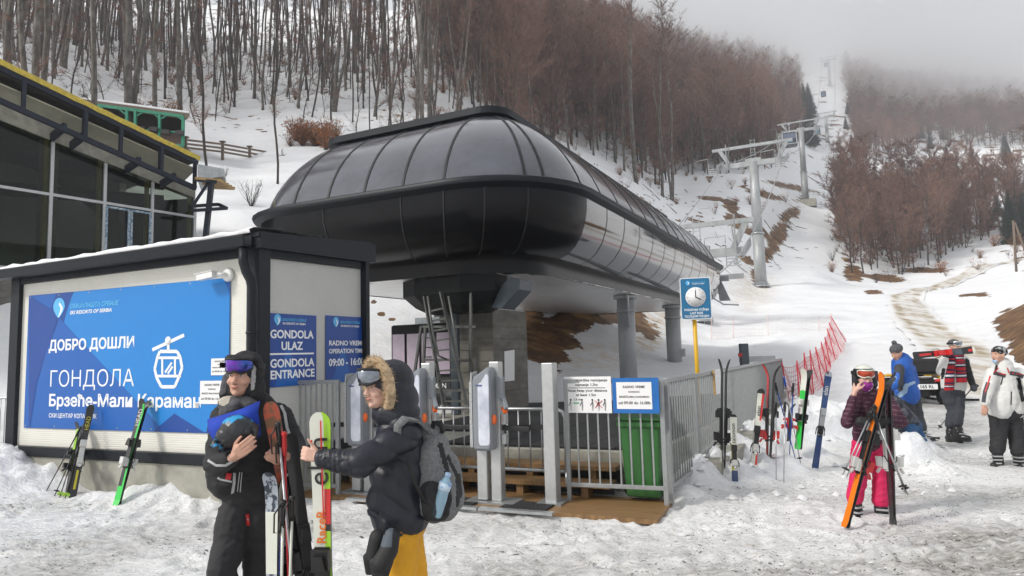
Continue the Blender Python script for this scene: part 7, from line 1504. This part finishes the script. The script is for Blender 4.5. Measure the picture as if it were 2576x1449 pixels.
def scatter(name,pts,protos,label,cat,smin,smax):
    """far wood as one object: its points carry real tree geometry"""
    for pi,pm in enumerate(protos): pass
    me=bpy.data.meshes.new(name); me.from_pydata([(a[0],a[1],a[2]-.2) for a in pts],[],[])
    n=len(pts)
    for nm,ty,vals in (('tsc','FLOAT',[rng.uniform(smin,smax) for _ in pts]),('trz','FLOAT',[rng.uniform(0,6.28) for _ in pts]),('tix','INT',[rng.randrange(len(protos)) for _ in pts])):
        at=me.attributes.new(nm,ty,'POINT'); at.data.foreach_set('value',vals)
    o=bpy.data.objects.new(name,me); sc.collection.objects.link(o); ng=bpy.data.node_groups.new(name,'GeometryNodeTree')
    ng.interface.new_socket('Geometry',in_out='INPUT',socket_type='NodeSocketGeometry'); ng.interface.new_socket('Geometry',in_out='OUTPUT',socket_type='NodeSocketGeometry')
    N=ng.nodes; L=ng.links; gi=N.new('NodeGroupInput'); go=N.new('NodeGroupOutput'); g2=N.new('GeometryNodeGeometryToInstance')
    js=[]
    for pm in protos:
        j=N.new('GeometryNodeJoinGeometry')
        for q in pm:
            src=[ob for ob in bpy.data.objects if ob.data is q][0]; oi=N.new('GeometryNodeObjectInfo'); oi.inputs[0].default_value=src; oi.transform_space='ORIGINAL'; L.new(oi.outputs['Geometry'],j.inputs[0])
        gti=N.new('GeometryNodeGeometryToInstance'); L.new(j.outputs[0],gti.inputs[0]); js.append(gti)
    jj=N.new('GeometryNodeJoinGeometry')
    for g in js[::-1]: L.new(g.outputs[0],jj.inputs[0])
    ip=N.new('GeometryNodeInstanceOnPoints'); ip.inputs['Pick Instance'].default_value=True; L.new(gi.outputs[0],ip.inputs['Points']); L.new(jj.outputs[0],ip.inputs['Instance'])
    def na(nm,ty): a=N.new('GeometryNodeInputNamedAttribute'); a.data_type=ty; a.inputs[0].default_value=nm; return a.outputs[0]
    L.new(na('tix','INT'),ip.inputs['Instance Index']); L.new(na('tsc','FLOAT'),ip.inputs['Scale'])
    cx=N.new('ShaderNodeCombineXYZ'); L.new(na('trz','FLOAT'),cx.inputs[2]); L.new(cx.outputs[0],ip.inputs['Rotation'])
    L.new(ip.outputs[0],go.inputs[0]); m=o.modifiers.new('scatter','NODES'); m.node_group=ng; tag(o,label,cat,kind='stuff'); return o
scatter('beech_wood',[a for a,k in rest if k==0],PT,'far brown beech wood covering the upper slopes left of the ski run','wood',.8,1.2)
scatter('beech_thicket',[a for a,k in rest if k==1],PD_,'bushy brown beech wood on the far slopes right of the ski run','wood',.75,1.15)
scatter('beech_wood',[a for a,k in rest if k==2],PE,'brown crowned beech wood along the ridge left of the ski run','wood',.75,1.15)
for x,y,z,px,py in region(120,(-100,1900),(30,100),lambda x,y,Y:y<edge(x,low)+15 and not (60<x<520 and Y<46 and y>150),1.6): place(PS[rng.randrange(2)],x,y,rng.uniform(.6,1.4),rng.uniform(0,6.28),'thin bare sapling between the beech trunks on the snowy slope','thin saplings under the beeches','bare_sapling',tilt=(rng.gauss(0,.07),rng.gauss(0,.07)))
# conifers
def conifer(seed,H=14):
    r_=random.Random(seed); tr=MB(); cr=MB(); tr.tube([(0,0,-.5),(0,0,H*.5),(0,0,H)],[.16,.10,.02],6)
    n=46
    for i in range(n):
        f=i/n; z=H*(.08+.92*f); R0=(1-f)**.9*H*.19+.1
        for k in range(9):
            a=k*.7+i*1.3+r_.uniform(-.2,.2); l=R0*r_.uniform(.75,1.15); d=Vector((math.cos(a),math.sin(a),-.28)); s_=Vector((-math.sin(a),math.cos(a),0)); p=Vector((0,0,z))
            for j in range(5):
                c=p+d*l*(.2+.2*j); w=l*.16*(1-.12*j); e=c+d*l*.28+Vector((0,0,-.1*l)); cr.add([c-s_*w,c+s_*w,e+s_*w*.3,e-s_*w*.3+Vector((0,0,.05))],[(0,1,2,3)])
                for q in (-1,1): cr.add([c,c+s_*q*w*2.2+d*w-Vector((0,0,.12*l)),c+d*w*1.4],[(0,1,2)])
    return tr.me('trunk',['bark_dark']),cr.me('crown',['needle'])
PC=[conifer(1),conifer(2,12)]
spots=region(26,(1985,2052),(255,330),lambda x,y,Y:True,3.2)
for x,y,z,a,b in spots: place(PC[rng.randrange(2)],x,y,rng.uniform(.9,1.5),rng.uniform(0,6),'dark spruce in the clump at the left edge of the upper run','spruces left of the upper run','spruce_tree')
for x,y,z,a,b in region(4,(2135,2160),(270,360),lambda x,y,Y:True,4): place(PC[rng.randrange(2)],x,y,rng.uniform(.45,.7),rng.uniform(0,6),'dark spruce at the right edge of the upper run','spruces right of the upper run','spruce_tree')
for x,y,z,a,b in region(9,(2330,2576),(230,330),lambda x,y,Y:y>300,5): place(PC[rng.randrange(2)],x,y,rng.uniform(.5,.8),rng.uniform(0,6),'small dark spruce among far brown beeches on the right','scattered spruces on the right slope','spruce_tree')
for x,y,z,a,b in region(11,(2470,2640),(110,150),lambda x,y,Y:True,3.5): place(PC[rng.randrange(2)],x,y,rng.uniform(.5,.8),rng.uniform(0,6),'olive-dark spruce at the right end of the thicket','spruces at the right end of the thicket','spruce_tree')
# shrubs and saplings with rusty leaves
def shrub(seed,h=1.4,n=26,leaf=True,leafn=9,spread=.8,lw=.035):
    r_=random.Random(seed); tr=MB(); cr=MB()
    for i in range(n):
        a=r_.uniform(0,6.28); d=Vector((math.cos(a)*r_.uniform(.1,spread),math.sin(a)*r_.uniform(.1,spread),1)).normalized(); p=Vector((0,0,-.1)); q=[p]
        for k in range(4): d=(d+Vector((r_.gauss(0,.13),r_.gauss(0,.13),0))).normalized(); q.append(q[-1]+d*h/4*r_.uniform(.7,1.1))
        tr.tube(q,[.012,.010,.008,.006,.003],3,cap=False)
        for m_ in range(7):
            o=q[r_.randrange(1,5)]; e=o+Vector((r_.gauss(0,.5),r_.gauss(0,.5),r_.gauss(.4,.4))).normalized()*h*r_.uniform(.1,.3); w=Vector((.006,0,0)); tr.add([o-w,o+w,e],[(0,1,2)])
            if leaf:
                for l in range(leafn):
                    c=o.lerp(e,r_.random()); u=Vector((r_.gauss(0,1),r_.gauss(0,1),r_.gauss(0,1))).normalized()*lw; v=u.orthogonal().normalized()*lw*.6; cr.add([c-u,c+v,c+u,c-v],[(0,1,2,3)])
    return tr.me('stems',['bark_dark']),(cr.me('foliage',['leaf_rust']) if leaf else None)
SL=[shrub(1),shrub(2,2.0,14,True,5)]; SB=[shrub(3,1.2,22,False,spread=.7)]
def place2(pm,x,y,s,rz,label,group,name): 
    t=bpy.data.objects.new(name,None); sc.collection.objects.link(t); t.location=(x,y,gz(x,y)); t.rotation_euler=(0,0,rz); t.scale=(s,s,s); tag(t,label,'shrub',group)
    for nm,me in zip(('stems','foliage'),pm):
        if me: o=bpy.data.objects.new(nm,me); sc.collection.objects.link(o); o.parent=t
for (px,py,Y,s,l) in ((632,492,34,1.3,'leafless round shrub alone in the snow left of the station roof'),(562,418,41,.8,'small leafless shrub below the timber fence'),(1465,0,0,0,'')):
    if Y: q=P(px,py,Y); place2(SB[0],q.x,q.y,s,1,l,None,'bare_shrub')
for i in range(16):
    q=P(735+i*7+rng.uniform(-6,6),338+rng.uniform(-12,12)+abs(i-8),57+rng.uniform(-2,3)); place2(SL[0],q.x,q.y,rng.uniform(1.1,1.7),rng.uniform(0,6),'rusty-leaved shrub in the orange thicket left of the roof ridge','orange thicket by the roof ridge','rusty_shrub')
sp=region(70,(300,1500),(45,120),lambda x,y,Y:y<edge(x,low)+10,2.5)+region(40,(1540,1990),(75,150),lambda x,y,Y:y<edge(x,low)+120,2.5)
for x,y,z,px,py in sp: place2(SL[rng.randrange(2)],x,y,rng.uniform(.6,1.3),rng.uniform(0,6),'rusty-leaved sapling scattered on the wooded snowy slope','rusty saplings under the beeches','rusty_sapling')
sp=region(60,(2070,2600),(85,150),lambda x,y,Y:560<y<730,1.8)
for x,y,z,px,py in sp: place2([SB[0],SL[1],SL[0]][rng.choice((0,0,0,1,2))],x,y,rng.uniform(.8,1.6),rng.uniform(0,6),'leafless brush at the foot of the thicket beside the road','brush at the foot of the thicket','bare_shrub')
# logs and stumps lying on the slope
mbs=MB()
def log(px,py,Y,l,a,r,label,g):
    q=P(px,py,Y); q.z=gz(q.x,q.y)+r*.5; d=Vector((math.cos(a),math.sin(a),0)); e=q+d*l; e.z=gz(e.x,e.y)+r*.6; mb=MB(); mb.tube([q,q.lerp(e,.5)+Vector((0,.1,.05)),e],[r,r*.8,r*.5],7); tag(mb.build('fallen_branch',['bark_dark']),label,'log',g)
for i in range(70):
    px=rng.uniform(1560,2010); py=rng.uniform(470,700); 
    Y=None
    for yy in np.arange(60,170,2.):
        t=ray(px,py); x=t.x/t.y*yy; z=gz(x,yy); 
        if float(proj(x,yy,z)[1])<py: Y=yy; break
    if Y: log(px,py,Y,rng.uniform(1,3.2),rng.uniform(-3.1,3.1),rng.uniform(.02,.07),'fallen branch lying on the cleared snowy slope left of the towers','fallen branches on the cleared slope')
# loose snow lumps and dirt crumbs on the trodden ground
def crumbs(name,n,r0,r1,mt,label,cols,rows,seed,flat=.6,tall=0):
    r_=random.Random(seed); mb=MB(); pts=[]
    while len(pts)<n:
        q=G(r_.uniform(*cols),rows[0]+(rows[1]-rows[0])*r_.random()**.8)
        if noise.noise(Vector((q.x*1.3,q.y*2.1,seed)))+.6*noise.noise(Vector((q.x*4,q.y*6,seed)))>r_.uniform(-.3,.35): pts.append((q.x,q.y))
    zs=ground_z(np.array([p[0] for p in pts]),np.array([p[1] for p in pts]))
    for (x,y),z in zip(pts,zs):
        r=r_.uniform(r0,r1)*r_.random()**.5+r0*.4; m=Matrix.Rotation(r_.uniform(0,6),3,'Z'); vs=[]
        for a,b,c in ((1,0,0),(.3,.9,.1),(-.8,.6,0),(-.9,-.5,.1),(.2,-1,0),(0,0,1),(.5,.2,.7)): vs.append(Vector((x,y,z))+m@Vector((a*r*r_.uniform(.7,1.4),b*r*r_.uniform(.6,1.1),c*r*flat*r_.uniform(.8,1.3))))
        mb.add(vs,[(0,1,6),(1,5,6),(1,2,5),(2,3,5),(3,4,5),(4,6,5),(4,0,6)],0,True)
    return tag(mb.build(name,[mt]),label,'debris',kind='stuff')
mat('snow_lump',(.74,.745,.75),.6,var=.05,bump=.4); mat('dirt_crumb',(.055,.045,.035),.9,var=.4,scale=20)
crumbs('snow_lumps',900,.005,.020,'snow_lump','small lumps of trodden snow scattered over the ground',(-50,2650),(1080,1449),5)
crumbs('snow_lumps',150,.025,.07,'snow_lump','larger broken snow blocks around the shovelled banks',(1690,2420),(1060,1260),6,.8)
crumbs('dirt_crumbs',1900,.002,.008,'dirt_crumb','dark dirt crumbs scattered on the trampled snow',(-50,2650),(1150,1449),7)
crumbs('dirt_crumbs',2400,.003,.010,'dirt_crumb','darker gritty dirt on the slushy snow at the right',(1750,2650),(1120,1449),8)
# ================================================================ cloud and haze
def vol(name,dens,col,an):
    m=bpy.data.materials.new(name); m.use_nodes=True; t=m.node_tree; t.nodes.clear(); o=nd(t,'ShaderNodeOutputMaterial'); v=nd(t,'ShaderNodeVolumePrincipled'); v.inputs['Density'].default_value=dens; v.inputs['Color'].default_value=(*col,1); v.inputs['Anisotropy'].default_value=an; t.links.new(v.outputs[0],o.inputs['Volume']); M[name]=m
vol('haze_air',.0006,(.93,.95,1),.3)
mb=MB(); mb.box((0,130,130.4),(1480,1310,263.2)); o=mb.build('haze',['haze_air']); tag(o,'thin winter haze filling the valley air','haze',kind='stuff')
vol('fog_air',.011,(1,1,1),.88)
# low cloud resting on the upper slopes: one lumpy closed body
def fog():
    nx,ny=44,30; x0,x1,y0,y1=-60,560,245,700; bot=[];top=[]
    for j in range(ny+1):
        b=[];t=[]
        for i in range(nx+1):
            x=x0+(x1-x0)*i/nx; y=y0+(y1-y0)*j/ny; e=min(i,nx-i)/nx*5; g=j/ny*6; k=min(1,e,g+.05)
            base=128+12*(noise.noise(Vector((x/60,y/70,1)))*2)+6*noise.noise(Vector((x/22,y/22,4))); 
            lo=base+ (1-min(1,g))*38; b.append((x,y,lo)); t.append((x,y,238+3*noise.noise(Vector((x/50,y/50,9)))))
        bot.append(b); top.append(t)
    mb=MB(); vs=[p for r in bot for p in r]+[p for r in top for p in r]; W_=nx+1; T0=W_*(ny+1); fs=[]
    for j in range(ny):
        for i in range(nx): a=j*W_+i; fs.append((a,a+W_,a+W_+1,a+1)); fs.append((T0+a,T0+a+1,T0+a+W_+1,T0+a+W_))
    for i in range(nx): fs.append((i,i+1,T0+i+1,T0+i)); a=ny*W_+i; fs.append((a+1,a,T0+a,T0+a+1))
    for j in range(ny): a=j*W_; fs.append((a+W_,a,T0+a,T0+a+W_)); a=j*W_+nx; fs.append((a,a+W_,T0+a+W_,T0+a))
    mb.add(vs,fs,0,True); o=mb.build('haze',['fog_air']); tag(o,'low cloud resting on the upper slopes and hiding their tops','cloud',kind='stuff')  # this object named haze is the low cloud's body, not the thin haze
fog()
